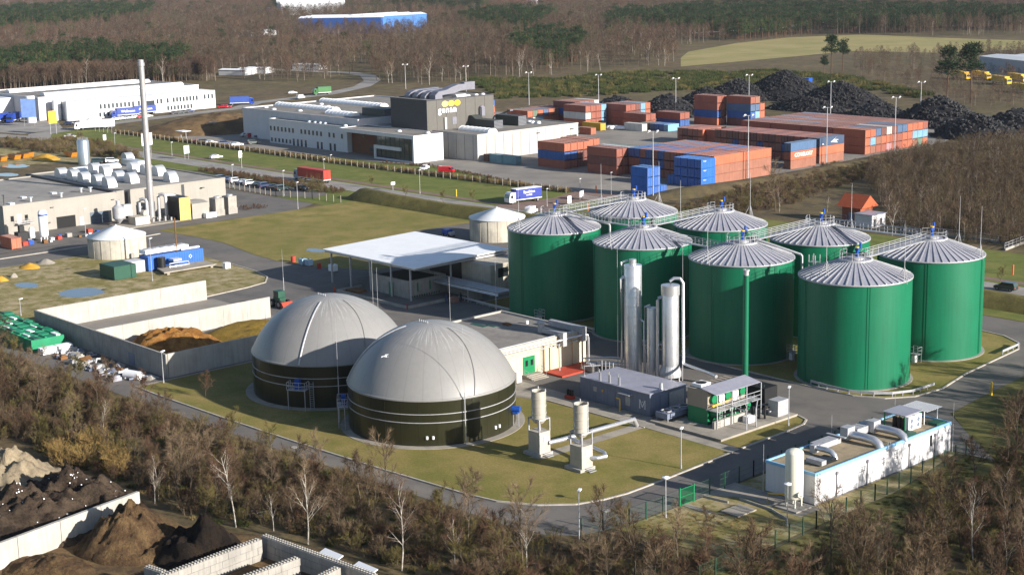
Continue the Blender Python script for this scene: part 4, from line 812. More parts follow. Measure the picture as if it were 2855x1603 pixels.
    for k in range(3):   # round-backed ducts on the tower roof
        x = -408.0+k*4.2; prof = [(321, 18.1), (321, 18.9), (322, 19.8), (324, 20.5), (334-k, 20.7), (334-k, 19.6), (324.5, 19.3), (323.6, 18.8), (323.6, 18.1)]
        MB().extr(prof, x, x+2.4, 'x').build('roof_duct', duct_grey, tw)
    MB().extr([(322, 18.1), (322, 19.4), (323.4, 20.5), (327, 20.9), (329, 21.6), (332, 22.3), (338, 22.3), (338, 20.5), (333, 20.2), (330, 19.6), (325, 19.3), (325, 18.1)], -396.2, -393.0, 'x').build('roof_duct', duct_grey, tw)
    MB().box(-395.5, -393.4, 335, 339.5, 20.2, 22.8).build('duct_head', duct_grey, tw)
    rooflight(tw, -394.5, -392, 330.5, 334.8, 18.1, 1.0, 'y', 2.0)
    for y in (336.5, 340, 343): dome_light(tw, -393.5, y, 18.1, .8)
    # rooftop plant
    def rib_box(x0, x1, y0, y1, z0, z1, m, nm):
        o = MB().box(x0, x1, y0, y1, z0, z1).build(nm, m, t)
        for k in range(int((z1-z0)/.45)): MB().box(x1, x1+.06, y0, y1, z0+.2+k*.45, z0+.4+k*.45).build('slat', duct_grey, o)
        return o
    gbox = mat('dark_green_grey', (62, 66, 64), .6, var=.08)
    rib_box(-391.0, -378.6, 334.6, 338.4, 8.2, 11.0, gbox, 'filter_house'); MB().extr([(-394, 8.2), (-394, 10), (-392.6, 12.0), (-390, 12.0), (-388, 11.0), (-388, 8.2)], 334.8, 338.2, 'y').build('filter_hood', gbox, t)
    rib_box(-391.0, -379.6, 346.2, 349.8, 8.2, 11.4, gbox, 'filter_house'); rib_box(-434, -421.5, 322.6, 329, 10.5, 13.2, gbox, 'cooling_house')
    for k in range(4): MB().cyl(-387+k*2.2, 355.5+.6*(k % 2), 8.2, 8.9, .9, .6, 10).build('white_sack', white_sheet, t, True)
    cv = MB(); cv.add([(-404, 352, 8.3), (-390, 352, 12.5), (-390, 353.4, 12.5), (-404, 353.4, 8.3), (-404, 352, 7.9), (-390, 352, 12.1), (-390, 353.4, 12.1), (-404, 353.4, 7.9)], [(0,1,2,3),(7,6,5,4),(0,4,5,1),(1,5,6,2),(2,6,7,3),(3,7,4,0)]); cv.build('conveyor', duct_grey, t)
recycling_works()
# earth stair and white platform beside the mound
b = MB(); p, q = Vector((-522.1, 306.4, .2)), Vector((-510.8, 308.1, 4.6)); s = Vector((2.2, 2.0, 0)); b.add([p, p+s, q+s, q, p-Vector((0,0,.3)), p+s-Vector((0,0,.3)), q+s-Vector((0,0,.3)), q-Vector((0,0,.3))], [(0,1,2,3),(7,6,5,4),(0,4,5,1),(1,5,6,2),(2,6,7,3),(3,7,4,0)]); solo('ramp', b, concrete_pale, 'white sloping ramp up the brown earth mound', 'ramp')
t = thing('shelter', 'small white flat canopy on two posts before the earth mound', 'shelter', -509.1, 295.7)
_x, _y = -506.2, 293.9; MB().box(_x-2.6, _x+2.6, _y-1.8, _y+1.8, 2.7, 2.85).build('roof', white_sheet, t)
for dx in (-1.8, 1.8): MB().box(_x+dx-.08, _x+dx+.08, _y-.08, _y+.08, 0, 2.7).build('post', galv, t)

# ------------------------------------------------------------------ grey factory with the tall chimney
fac_wall = mat('factory_render', (150, 145, 136), 0.85, var=0.05, scale=0.25, streak=0.08); fac_roof = ground_mat('factory_roof', [(144, 140, 134), (156, 150, 142), (130, 126, 121)], (0.05, 0.2, 0.7), fine=0.1, fscale=3.0)
def grey_factory():
    t = thing('grey_factory', 'low grey factory with rows of curved roof vents', 'factory', -378, 186, 0)
    X1 = -354.5
    a = MB().box(-401, X1, 155.6, 185.4, 0, 6.9).build('west_hall', fac_wall, t); ra = MB().box(-400.6, X1-.4, 156, 185, 6.9, 7.0).build('west_roof', fac_roof, t); parapet(ra, -401.05, X1+.05, 155.55, 185.4, 6.9, fac_wall, .4)
    c = MB().box(-405, X1-.6, 185.5, 217.8, 0, 6.95).build('east_hall', fac_wall, t); rc = MB().box(-404.6, X1-1, 185.9, 217.4, 6.95, 7.05).build('east_roof', fac_roof, t); parapet(rc, -405.05, X1-.55, 185.5, 217.85, 6.95, fac_wall, .4)
    MB().box(-404.5, X1-.5, 184.9, 185.9, 7.0, 7.55).build('roof_step', anthracite, rc)
    for y in (188.6, 194.2, 204.9): MB().box(X1-.58, X1-.5, y-.4, y+.4, .2, 6.9).build('facade_groove', anthracite, c)
    MB().box(X1, X1+.05, 169.0, 174.0, 0, 2.9).build('gate_opening', dark, a)
    g = MB().box(X1, X1+.06, 178.0, 183.0, 0, 2.9).build('roller_gate', mat('gate_blue_grey', (84, 98, 112), .5, var=.08), a)
    for z in (.9, 1.8): MB().box(X1+.06, X1+.1, 178.0, 183.0, z, z+.08).build('gate_rail', anthracite, g)
    for y, z in ((157.3, 3.3), (160.9, 3.2)): MB().box(X1, X1+.05, y, y+.8, z, z+1.3).build('window', glass_dark, a)
    MB().box(X1, X1+.06, 158.9, 160.0, 2.7, 4.9).build('upper_door', hall_grey, a); MB().box(X1+.06, X1+1.6, 158.4, 162.4, 2.6, 2.7).build('landing', galv, a); rail_path(MB(), [(X1+1.6, 158.4, 2.7), (X1+1.6, 162.4, 2.7)], 1.1, .8).build('railing', galv, a)
    MB().box(X1, X1+.05, 175.2, 176.2, 0, 2.2).build('door', hall_grey, a)
    for y in (168, 184.4, 210.5): MB().box(X1-.5, X1+.3, y-.4, y+.4, 5.4, 5.55).build('wall_lamp', anthracite, a)
    vent_m = mat('vent_aluminium', (200, 202, 204), .4, .5, var=.06, scale=1.0)
    def cowl(x, y, s=1.0):   # curved-back smoke vent: rises from the roof and turns towards the sun
        pr = [(-2.2, 0), (-2.2, 1.4), (-1.9, 2.2), (-1.2, 2.7), (-.3, 2.75), (.6, 2.3), (1.2, 1.5), (1.5, .5), (1.5, 0)]
        o = MB().extr([(x+p*s, 7.05+q*s) for p, q in pr], y-1.25*s, y+1.25*s, 'y').build('roof_cowl', vent_m, rc, True)
        for z in (.5, 1.2): MB().box(x+1.45*s-.5*(z-.5), x+1.55*s-.5*(z-.5), y-1.3*s, y+1.3*s, 7.05+z*s, 7.1+z*s).build('cowl_joint', galv, o)
    for x, y in ((-391.7, 189.5), (-385.5, 190.0), (-378.7, 189.6), (-371.4, 189.7), (-364.8, 189.4), (-393.7, 200.4), (-386.6, 199.9), (-373.5, 196.8), (-367.5, 197.3), (-387.3, 208.8), (-379.7, 208.6), (-374.7, 209.5), (-361.2, 205.3), (-408.1, 218.4)): cowl(x, y)
    rooflight(rc, -403.5, -399.0, 197, 211, 7.05, 1.2, 'y')
    b = MB().box(-404.8, -396, 214.2, 217.4, 7.05, 8.6).build('roof_cabin', vent_m, rc)
    for k, (x, y) in enumerate(((-366.3, 174.3), (-365.3, 165.8), (-357.8, 159.2))): MB().box(x-.9, x+.9, y-.6, y+.6, 7.0, 7.35).build('skylight', skylight_m, ra)
    for k, (x, y) in enumerate(((-358.6, 172.7), (-357.8, 164.3), (-362.6, 180.1), (-361.7, 182.2))): o = MB().cyl(x, y, 7.0, 8.0, .3, n=10).build('roof_vent', vent_m, ra); MB().cyl(x, y, 8.0, 8.2, .6, n=10).build('vent_cap', vent_m, o)
    MB().tube([(-358, 157.5, 7), (-358, 157.5, 8.6), (-359, 158, 9.3), (-357.5, 157, 9.4)], .12, 6).build('aerial', anthracite, ra)
grey_factory()
def chimney(x, y, h):
    t = thing('chimney', 'tall thin silver chimney rising above the grey factory', 'chimney', x, y)
    steel = mat('chimney_steel', (168, 164, 164), .4, .45, var=.05, scale=.3, streak=.1)
    MB().lathe(x, y, [(.86, 0), (.86, 4), (.8, 12), (.72, h-1.6), (.88, h-1.5), (.88, h-.7), (.72, h-.6), (.7, h), (.58, h), (.58, h-2)], 24).build('shaft', steel, t, True)
    for z in (10, 18, 26, 33): MB().lathe(x, y, [(.78, z), (.86, z), (.86, z+.2), (.78, z+.2)], 24).build('flange', galv, t)
    MB().lathe(x, y, [(1.7, 0), (1.7, .8), (.86, .8)], 16).build('footing', concrete, t)
chimney(-347.0, 190.9, 40.2)
def scrubber():
    t = thing('flue_scrubber', 'bundle of bent silver flue pipes at the chimney foot', 'pipework', -345, 192)
    for y, h0 in ((188.6, 5.9), (194.0, 6.5)):
        MB().tube([(-347.5, y-.6, .2), (-347.5, y-.6, h0-.8), (-347.3, y-.4, h0-.2), (-346.6, y, h0), (-345.9, y+.3, h0-.2), (-345.6, y+.4, h0-.9), (-345.6, y+.4, .2)], .42, 12).build('flue_pipe', galv, t, True)
    MB().tube([(-346.6, 194.4, 6.2), (-346.0, 196.5, 6.0), (-345.8, 197.2, 5.7), (-345.8, 197.3, 4.4)], .45, 12).build('flue_pipe', galv, t, True)
    MB().box(-346.2, -342.6, 184.0, 188.0, .2, 2.2).build('fan_housing', flare_grey, t); MB().tube([(-345.5, 187.6, 2.6), (-344.4, 187.9, 2.6)], .8, 16).build('fan_scroll', flare_grey, t)
    MB().lathe(-346.5, 181.6, [(.2, .6), (1.5, 2.0), (1.5, 4.6), (.5, 5.4), (.5, 6.4)], 18).build('cyclone', galv, t, True); MB().box(-348.2, -346.6, 183.2, 185.4, 2.2, 5.0).build('filter_box', galv, t)
    for k in range(8): MB().cyl(-344.6+.25*k, 190.0+.7*k, .2, 1.0+.3*(k % 3), .25, n=8).build('valve', black_paint if k % 2 else galv, t)
    MB().box(-349, -340.5, 180, 198, 0, .2).build('plinth', slab, t)
scrubber()
rusty = mat('rust_streaked_panel', (216, 186, 104), .8, var=.15, scale=.9, streak=.25)
t = thing('filter_tower', 'yellowish weathered square filter tower by the grey factory', 'tower', -343.5, 196.4); MB().box(-348.0, -340.6, 195.3, 198.3, .1, 5.9).build('casing', black_paint, t); MB().box(-340.6, -340.5, 195.25, 198.35, .1, 5.9).build('stained_face', rusty, t)
solo('plant_shed', MB().extr([(-347.5, 0), (-340.9, 0), (-340.9, 3.9), (-344, 4.3), (-347.5, 4.0)], 199.0, 203.9, 'y'), fac_wall, 'small grey metal shed right of the yellowish tower', 'shed')
for k, (x, y) in enumerate(((-341.2, 206.6), (-341.6, 210.6))):
    t = thing('cooling_tower', ['blocky concrete cooling tower nearer the metal shed', 'blocky concrete cooling tower at the factory corner'][k], 'cooling tower', x, y, 0, 'cooling towers beside the grey factory')
    MB().box(x-1.7, x+1.5, y-1.5, y+1.2, .1, 1.6).build('basin', concrete, t); MB().box(x-1.6, x+1.4, y-1.4, y+1.1, 1.6, 4.6).build('casing', concrete, t); MB().cyl(x, y-.1, 4.6, 5.0, .8, n=14).build('fan_ring', galv, t)
solo('skip', MB().box(-340.8, -339.2, 202.0, 205.0, .1, 1.3), white_sheet, 'white skip standing before the cooling towers', 'skip')
t = thing('oxygen_tank', 'upright white tank with blue band at the grey factory', 'tank', -340.5, 158.9); MB().lathe(-340.5, 158.9, [(.01, .9), (.9, 1.2), (1.05, 1.6), (1.05, 6.9), (.7, 7.4), (.01, 7.6)], 24).build('vessel', white_sheet, t, True); MB().lathe(-340.5, 158.9, [(1.06, 6.1), (1.07, 6.1), (1.07, 6.5), (1.06, 6.5)], 24).build('band', blue_motor, t)
for k in range(3): a = R(30+120*k); MB().box(-340.5+.8*math.cos(a)-.1, -340.5+.8*math.cos(a)+.1, 158.9+.8*math.sin(a)-.1, 158.9+.8*math.sin(a)+.1, 0, 1.4).build('leg', white_sheet, t)
solo('gas_vessel', MB().lathe(-342.6, 156.9, [(.01, .6), (.7, .9), (.7, 2.9), (.4, 3.4), (.01, 3.5)], 16), white_sheet, 'shorter white vessel beside the banded tank', 'tank', smooth=True)
b = MB(); b.box(-345.0, -342.8, 153.6, 156.2, .1, 2.4); b.box(-344.6, -343.6, 154.4, 155.6, 2.4, 3.8); solo('compressor', b, black_paint, 'dark compressor set beside the white vessels', 'compressor')
rnd = random.Random(5)
for k in range(16):
    x, y = rnd.uniform(-343, -337.5), 151.5+k*1.55; s = rnd.uniform(.35, .8); c = [white_sheet, rust_red, blue_motor, concrete, timber, galv][k % 6]
    b = MB(); b.box(x-s, x+s, y-s*.8, y+s*.8, .1, .1+s*1.2)
    for q in (-.6, 0, .6): b.box(x-s, x+s, y+q*s-.08, y+q*s+.08, .0, .1)
    solo('pallet_load', b, c, ['pale', 'red', 'blue', 'grey', 'brown', 'silver'][k % 6] + ' pallet load, ' + ORD[k//6] + ' of its colour along the grey factory front', 'pallet', 'clutter before the grey factory')
t = thing('steel_silo', 'upright silver silo behind the grey factory', 'silo', -466, 233.4)
MB().lathe(-466, 233.4, [(1.95, 0), (1.95, 7.6), (1.6, 8.1), (.01, 8.3)], 28).build('shell', mat('silo_steel', (172, 182, 190), .32, .7, var=.05, streak=.08), t, True); rail_path(MB(), arc(-466, 233.4, 8.0, 1.6, 12), .7, .8).build('railing', galv, t)

# ------------------------------------------------------------------ concrete round tanks
def round_tank(x, y, r, h, ha, label):
    t = thing('round_tank', label, 'tank', x, y, 0, 'concrete round tanks with conical covers')
    w = MB().lathe(x, y, [(r, 0), (r, h), (r-.3, h)], 56).build('wall', concrete_tank, t, 'all')
    for k in range(18): a = 2*math.pi*k/18; s = MB(); s.M = Matrix.Translation((x, y, 0)) @ Matrix.Rotation(a, 4, 'Z'); s.box(r-.02, r+.05, -.12, .12, 0, h-.1); s.build('rib', concrete_tank, w)
    MB().lathe(x, y, [(r+.15, h-.1), (r+.15, h+.1), (.25, ha), (.01, ha+.25)], 56).build('cover', mat('pale_cover', (196, 200, 204), .55, var=.04), t, 'all')
    MB().box(x+r-.3, x+r+.7, y-.4, y+.4, 0, 1.2).build('pump_box', concrete, t)
round_tank(-311.1, 162.1, 6.3, 4.5, 6.7, 'low round concrete tank behind the blue engine container'); round_tank(-262.6, 232.3, 6.35, 5.0, 7.1, 'low round concrete tank behind the pavilion')

# ------------------------------------------------------------------ blue engine container, green box, slab
def blue_container():
    t = thing('engine_container', 'blue engine container with silver cooler on its roof', 'container', -290, 163); blu = mat('container_blue', (44, 98, 176), .45, var=.08, streak=.1)
    MB().box(-292.0, -288.2, 157.0, 170.3, .2, 3.2).build('body', blu, t)
    for k in range(22): MB().box(-288.2, -288.15, 157.3+k*.6, 157.45+k*.6, .4, 3.0).build('corrugation', blu, t)
    MB().box(-292.2, -289.4, 157.2, 167.5, 3.5, 4.3).build('roof_cooler', white_sheet, t)
    for k in range(5): MB().cyl(-290.8, 158.3+2*k, 4.3, 4.45, .8, n=16).build('fan', galv, t)
    MB().tube([(-289.2, 165.4, 3.5), (-289.2, 169.8, 3.5)], .35, 12).build('silencer', chrome, t); MB().tube([(-289.5, 164.6, 3.2), (-289.5, 164.6, 10.4)], .16, 8).build('exhaust', timber, t)
    lettering('◇', .9, (-288.1, 167.0, 1.9), (R(90), 0, R(90)), white_sheet, t, 'emblem')
    MB().cyl(-287.0, 159.4, .3, 3.0, .85, n=20).build('black_tank', black_paint, t); MB().box(-287.6, -285.4, 161.4, 163.4, 1.9, 2.4).build('vessel', chrome, t)
    for z in (.9, 1.6): MB().tube([(-285.6, 160.4, .4), (-285.6, 160.6, z), (-285.4, 164.8, z), (-285.4, 165.2, .4)], .18, 8).build('pipe', chrome, t, True)
    MB().box(-291.8, -288.6, 153.0, 156.4, .2, 2.6).build('grey_annex', hall_grey, t)
blue_container()
solo('green_box', MB().box(-291.2, -285.0, 147.4, 152.4, .15, 2.9), green_dark, 'dark green equipment box beside the blue container', 'container')
b = MB(); b.prism([(-287.4, 158.5), (-281.8, 157.0), (-281.6, 169.4), (-287.0, 169.6)], .5, .8); b.box(-286.8, -286.2, 159.2, 159.8, 0, .5); b.box(-282.6, -282, 157.8, 158.4, 0, .5); b.box(-282.6, -282, 168.2, 168.8, 0, .5); solo('slab_bridge', b, slab, 'raised concrete slab in front of the blue container', 'slab')
solo('water_tote', MB().box(-279.6, -278.4, 169.6, 170.8, .1, 1.3), white_sheet, 'white cube tote right of the blue container', 'tote')
for x, y, rx, ry, hh, m_, lab in ((-312.5, 141.9, 3.2, 2.2, .9, ground_mat('yellow_sand', [(196, 150, 60), (176, 132, 50)], (.4, 1, 2), fine=.2), 'yellow sand heap on the rough lot'), (-314.4, 146.6, 2.6, 1.8, .9, slab, 'pale rubble heap on the rough lot'), (-304.7, 134.8, 1.0, .9, 1.0, slab, 'small pile of pale blocks at the lot edge'), (-303.6, 131.5, 2.2, 1.6, .8, MATS['yellow_sand'], 'second yellow sand heap at the picture edge')): mound('heap', x, y, rx, ry, hh, m_, rough=.3, seed=x, label=lab, cat='heap')
water = mat('puddle_water', (74, 80, 84), .06, var=.05, spec=.6)
def puddle(x, y, rx, ry, sd): flat('puddle', [(x+rx*math.cos(2*math.pi*i/22)*(1+.3*noise.noise(Vector((i*.9, sd, 0)))), y+ry*math.sin(2*math.pi*i/22)*(1+.3*noise.noise(Vector((i*.9, sd, 5))))) for i in range(22)], .085, water)
puddle(-294.7, 132.9, 3.4, 2.0, 1); puddle(-279.4, 137.2, 4.6, 4.4, 2); puddle(-281.5, 194.8, 3, 1.6, 3); puddle(-480.1, 216.1, 6, 4, 4); puddle(-461.5, 205.0, 5, 3, 5)

# ------------------------------------------------------------------ long white works far left
def white_works():
    t = thing('white_works', 'long white works with two rows of narrow windows', 'factory', -630, 332); X1 = -604
    f = MB().box(-616, X1, 298, 368, 0, 7.6).build('front_wing', white_wall, t); MB().box(-616.2, -604.1, 297.9, 368.1, 7.6, 7.75).build('front_roof', white_sheet, t)
    h = MB().box(-672, -616.2, 290, 367, 0, 9.3).build('hall', hall_grey, t); rh = MB().box(-671.6, -616.6, 290.4, 366.6, 9.3, 9.4).build('hall_roof', roof_felt, t); parapet(rh, -672.1, -616.1, 289.9, 367.1, 9.3, white_wall, .5)
    rooflight(rh, -629, -624, 297, 364, 9.4, 1.4, 'y', 6); rooflight(rh, -659, -654, 295, 364, 9.4, 1.4, 'y', 6)
    def win(y, z, hh=2.0): MB().box(X1, X1+.06, y-.45, y+.45, z, z+hh).build('window', window_glass, f)
    for k in range(9): win(312.0+k*1.9, 3.9)
    for y in (330, 339, 340.8, 344): win(y, 4.0)
    for k in range(8): win(347+k*1.65, 4.1)
    for k in range(3): win(362.6+k*1.9, 4.3)
    for k in range(5): win(311.5+k*1.9, .6, 1.8)
    for k in range(8): win(344+k*1.65, .8, 1.8)
    MB().box(X1, X1+.08, 332.5, 337.5, 3.4, 5.6).build('ribbon_window', window_glass, f); MB().box(X1, X1+.5, 331.6, 332.3, .2, 7.5).build('stair_fin', white_wall, f)
    for y, r_, hh, x in ((284.5, 1.9, 11, -612), (296.0, 1.8, 8.4, -612), (298.2, 1.5, 8.2, -605.6)): MB().cyl(x, y, 0, hh, r_, n=20).build('silo', white_sheet, t, True)
    MB().box(-660, -640, 276, 289.9, 0, 8.6).build('side_wing', hall_grey, t)
white_works()

# ------------------------------------------------------------------ far sheds and houses beyond the woods
def shed(name, label, x0, y0, x1, y1, depth, h, m, mr, bays=1, gable=1.2, doors=0):
    """long shed whose seen side runs from (x0,y0) to (x1,y1)"""
    p, q = Vector((x0, y0, 0)), Vector((x1, y1, 0)); d = (q-p).normalized(); nrm = Vector((-d.y, d.x, 0));
    if nrm.dot(Vector((-.74, .67, 0))) < 0: nrm = -nrm
    t = thing(name, label, 'shed', *((p+q)/2)[:2]); L = (q-p).length; b = MB()
    c = [p, q, q+nrm*depth, p+nrm*depth]; b.prism([v[:2] for v in c], 0, h); w = b.build('wall', m, t); r = MB(); bw = depth/bays
    for k in range(bays):
        a0, a1, am = nrm*(bw*k-.3 if k == 0 else bw*k), nrm*(bw*(k+1)), nrm*(bw*(k+.5)); z = Vector((0, 0, h+.02)); zz = Vector((0, 0, h+gable))
        vs_ = [p-d*.4+a0+z, q+d*.4+a0+z, q+d*.4+am+zz, p-d*.4+am+zz, q+d*.4+a1+z, p-d*.4+a1+z]; r.add(vs_, [(0,1,2,3), (3,2,4,5), (0,3,5), (1,4,2)])
    r.build('roof', mr, t)
    for k in range(doors): u = L*(k+.5)/doors; o = p+d*u-nrm*.06; e = MB(); e.prism([(o-d*1.6)[:2], (o+d*1.6)[:2], (o+d*1.6+nrm*.05)[:2], (o-d*1.6+nrm*.05)[:2]], .2, 4.2); e.build('door', dark, w)
    return t
far_white = mat('far_pale_cladding', (186, 190, 194), .7, var=.05); far_blue = mat('far_blue_cladding', (62, 112, 176), .6, var=.06); blue_dk = mat('deep_blue_cladding', (40, 76, 140), .6, var=.06); roof_red = mat('red_tile_roof', (158, 74, 46), .8, var=.15)
shed('far_warehouse', 'pale warehouse with zigzag gables far beyond the woods', -1602.4, 1075.6, -1564.6, 1143.6, 70, 13, far_white, white_sheet, 4, 5, 5)
shed('far_warehouse', 'blue warehouse with white roof beyond the woods', -1156.7, 794.4, -1096.2, 839.2, 45, 14, blue_dk, white_sheet, 3, 1.5)
shed('far_warehouse', 'lighter blue end of the blue warehouse', -1099.7, 842.2, -1108.9, 901.4, 45, 14.5, far_blue, white_sheet, 3, 1.5)
shed('far_house', 'long low white building left of the blue warehouse', -1162.4, 747.6, -1168.4, 778.0, 14, 4, white_wall, white_sheet)
shed('far_house', 'low grey shed beside the zigzag warehouse', -1695.1, 1124.9, -1698.4, 1144.2, 30, 5, far_white, roof_zinc)
shed('far_hall', 'big grey hall with pale roof at the right picture edge', -431.2, 713.0, -376.7, 683.0, 60, 8.5, mat('cool_grey_cladding', (150, 156, 166), .6, var=.05), far_white, 3, .8)
_hs = [(-2662.7, 1204.1), (-2619.3, 1225.4), (-2650.3, 1268.1), (-2595.2, 1328.9), (-2655.6, 1382.3), (-2498.8, 1372.0), (-1540.2, 1269.3), (-1461.9, 1269.9), (-1516.1, 1381.4), (-1522.9, 1379.8), (-1511.4, 1404.5), (-772.4, 482.4), (-774.4, 492.1), (-772.8, 498.6), (-771.8, 533.2)]
for k, (x, y) in enumerate(_hs):
    w = 9+4*(k % 3); shed('far_house', ['white house at the far left top edge', 'white house in the far town, second from the top left', 'white house in the far town, third from the top left', 'white house right of the far town centre', 'small white house by the far ridge', 'last white house of the far town', 'white cottage beyond the pines left of the far car depot', 'white cottage near the far car depot', 'red roofed house beside the far mast', 'red roofed house at the top beyond the pines', 'pale flat house at the top beyond the pines', 'white van-like hut at the wood edge, leftmost', 'white hut at the wood edge, middle', 'white hut at the wood edge, rightmost', 'white hut under the bare trees near the bend'][k],
        x-w/2, y-w/2*.4, x+w/2, y+w/2*.4, 9, 3.0 if k > 10 else 5.5, white_wall, roof_red if k in (8, 9) else (white_sheet if k > 9 else far_white), 1, .6 if k > 10 else 3)
# brick transformer hut and grey cabin behind the tanks
def hut():
    x, y = -214.5, 303.8; t = thing('brick_hut', 'brick hut with steep orange tiled roof behind the tanks', 'hut', x, y); br = mat('brick_red', (150, 84, 58), .85, var=.12, scale=2.0)
    MB().box(x-2.6, x+2.6, y-2.4, y+2.4, 0, 4.2).build('wall', br, t); b = MB(); z, e = 4.2, 1.0
    b.add([(x-2.6-e, y-2.4-e, z-.5), (x+2.6+e, y-2.4-e, z-.5), (x+2.6+e, y, z+2.3), (x-2.6-e, y, z+2.3), (x+2.6+e, y+2.4+e, z-.5), (x-2.6-e, y+2.4+e, z-.5)], [(0,1,2,3), (3,2,4,5), (0,3,5), (1,4,2)]); b.build('roof', mat('orange_tiles', (176, 84, 48), .8, var=.12, scale=1.5), t)
    MB().box(x-.7, x+.7, y-2.46, y-2.4, 0, 2.4).build('door', grey_blue, t); MB().box(x+2.6, x+2.66, y-1.2, y+1.2, .4, 2.8).build('shutter', hall_grey, t)
    g = thing('pump_cabin', 'grey flat-roofed cabin beside the brick hut', 'cabin', -208, 300.5); MB().box(-211, -206.2, 297.9, 303.2, 0, 2.9).build('wall', hall_grey, g); MB().box(-211.2, -206, 297.7, 303.4, 2.9, 3.05).build('roof', roof_zinc, g)
    for yy in (299, 301.5): MB().box(-206.2, -206.14, yy-.4, yy+.4, .3, 2.0).build('door', anthracite, g)
hut()
def basin_rail(pts, lab):
    t = thing('basin_railing', lab, 'railing', pts[0][0], pts[0][1], 0, 'railings round the settling basins'); rail_path(MB(), [(x, y, .5) for x, y in pts], 1.1, 2.0, .05).build('railing', galv, t); b = MB(); b.prism(ribbon(pts, .4), 0, .5); b.build('basin_wall', concrete, t)
basin_rail([(-217.9, 301.3), (-215.6, 301.1)], 'pale railing left of the grey cabin'); basin_rail([(-203.5, 302.5), (-200.9, 303.6), (-197.9, 298.6), (-192.5, 296.9)], 'pale basin railing right of the grey cabin'); basin_rail([(-189.2, 299.8), (-181.9, 301.0), (-177.7, 300.7), (-172.8, 300.0)], 'long basin railing behind the road-side tank'); basin_rail([(-169.5, 293.3), (-170.9, 303.6)], 'basin railing at the right picture edge')

# ------------------------------------------------------------------ shipping containers
CC = {'r': ((150, 82, 64), 'rust red'), 'o': ((180, 98, 68), 'orange-red'), 'm': ((114, 64, 56), 'maroon'), 'b': ((36, 84, 150), 'blue'), 's': ((72, 100, 134), 'steel blue'), 'l': ((118, 166, 196), 'light blue'), 'w': ((206, 204, 196), 'white'), 'g': ((98, 118, 100), 'grey-green'), 'p': ((190, 138, 140), 'pink'), 'y': ((206, 160, 36), 'yellow'), 'B': ((30, 96, 180), 'bright blue'), 'v': ((140, 134, 158), 'lavender grey'), 'n': ((92, 62, 50), 'dark brown'), 'd': ((56, 74, 100), 'dark navy'), 't': ((108, 146, 156), 'teal grey'), 'k': ((146, 96, 76), 'faded brown')}
CM = {k: mat('container_paint_'+v[1].replace(' ', '_').replace('-', '_'), v[0], .6, var=.10, scale=.35, streak=.16) for k, v in CC.items()}
CF = {k: mat('faded_roof_paint_'+v[1].replace(' ', '_').replace('-', '_'), tuple(min(235, int(.55*q+.45*172)) for q in v[0]), .75, var=.12, scale=.25) for k, v in CC.items()}  # roofs take a paler, greyer mix of each side colour
bar_m = mat('lock_bar', (150, 138, 128), .5, .3, var=.1); mark_m = mat('container_mark', (222, 220, 212), .6, var=.05)
CMESH = {}
def cmesh(L, W, H):
    """corrugated box along X with corner posts; shared between all containers of that size"""
    k = (round(L, 2), round(W, 2), round(H, 2))
    if k in CMESH: return CMESH[k]
    b = MB(); n = max(6, int(L/.62)); d = .07; e = .16
    for sgn in (-1, 1):
        y = sgn*W/2; v = []
        for i in range(n+1):
            x = -L/2+e+(L-2*e)*i/n; q = y-sgn*(d if i % 2 else 0.02); v += [(x, q, .16), (x, q, H-.12)]
        b.add(v, [((2*i, 2*i+2, 2*i+3, 2*i+1) if sgn < 0 else (2*i+1, 2*i+3, 2*i+2, 2*i)) for i in range(n)])
        for x in (-L/2, L/2-e): b.box(x, x+e, *sorted((y, y-sgn*e)), 0, H)
        b.box(-L/2+e, L/2-e, *sorted((y, y-sgn*.1)), .0, .16); b.box(-L/2+e, L/2-e, *sorted((y, y-sgn*.09)), H-.12, H-.0)
    rf = MB(); v = []; n2 = n
    for i in range(n2+1): x = -L/2+.02+(L-.04)*i/n2; z = H-.03-(.05 if i % 2 else 0); v += [(x, -W/2+.09, z), (x, W/2-.09, z)]
    rf.add(v, [(2*i, 2*i+2, 2*i+3, 2*i+1) for i in range(n2)])
    b.box(-L/2+.06, L/2-.06, -W/2+.16, W/2-.16, .1, H-.14)
    me = b.mesh('container_body', CM['r'])
    dm = []
    for s in (0, 1):
        q = MB(); y0, y1 = (-W/2+.17, -.02) if s == 0 else (.02, W/2-.17); q.box(L/2-.06, L/2-.0, y0, y1, .18, H-.14); dm.append(q.mesh('container_door', CM['r']))
    br = MB()
    for y in (-W*.34, -W*.14, W*.14, W*.34): br.box(L/2, L/2+.05, y-.03, y+.03, .2, H-.16)
    CMESH[k] = (me, dm, br.mesh('lock_bar', bar_m), rf.mesh('container_roof', CM['r'])); return CMESH[k]
NCON = [0]
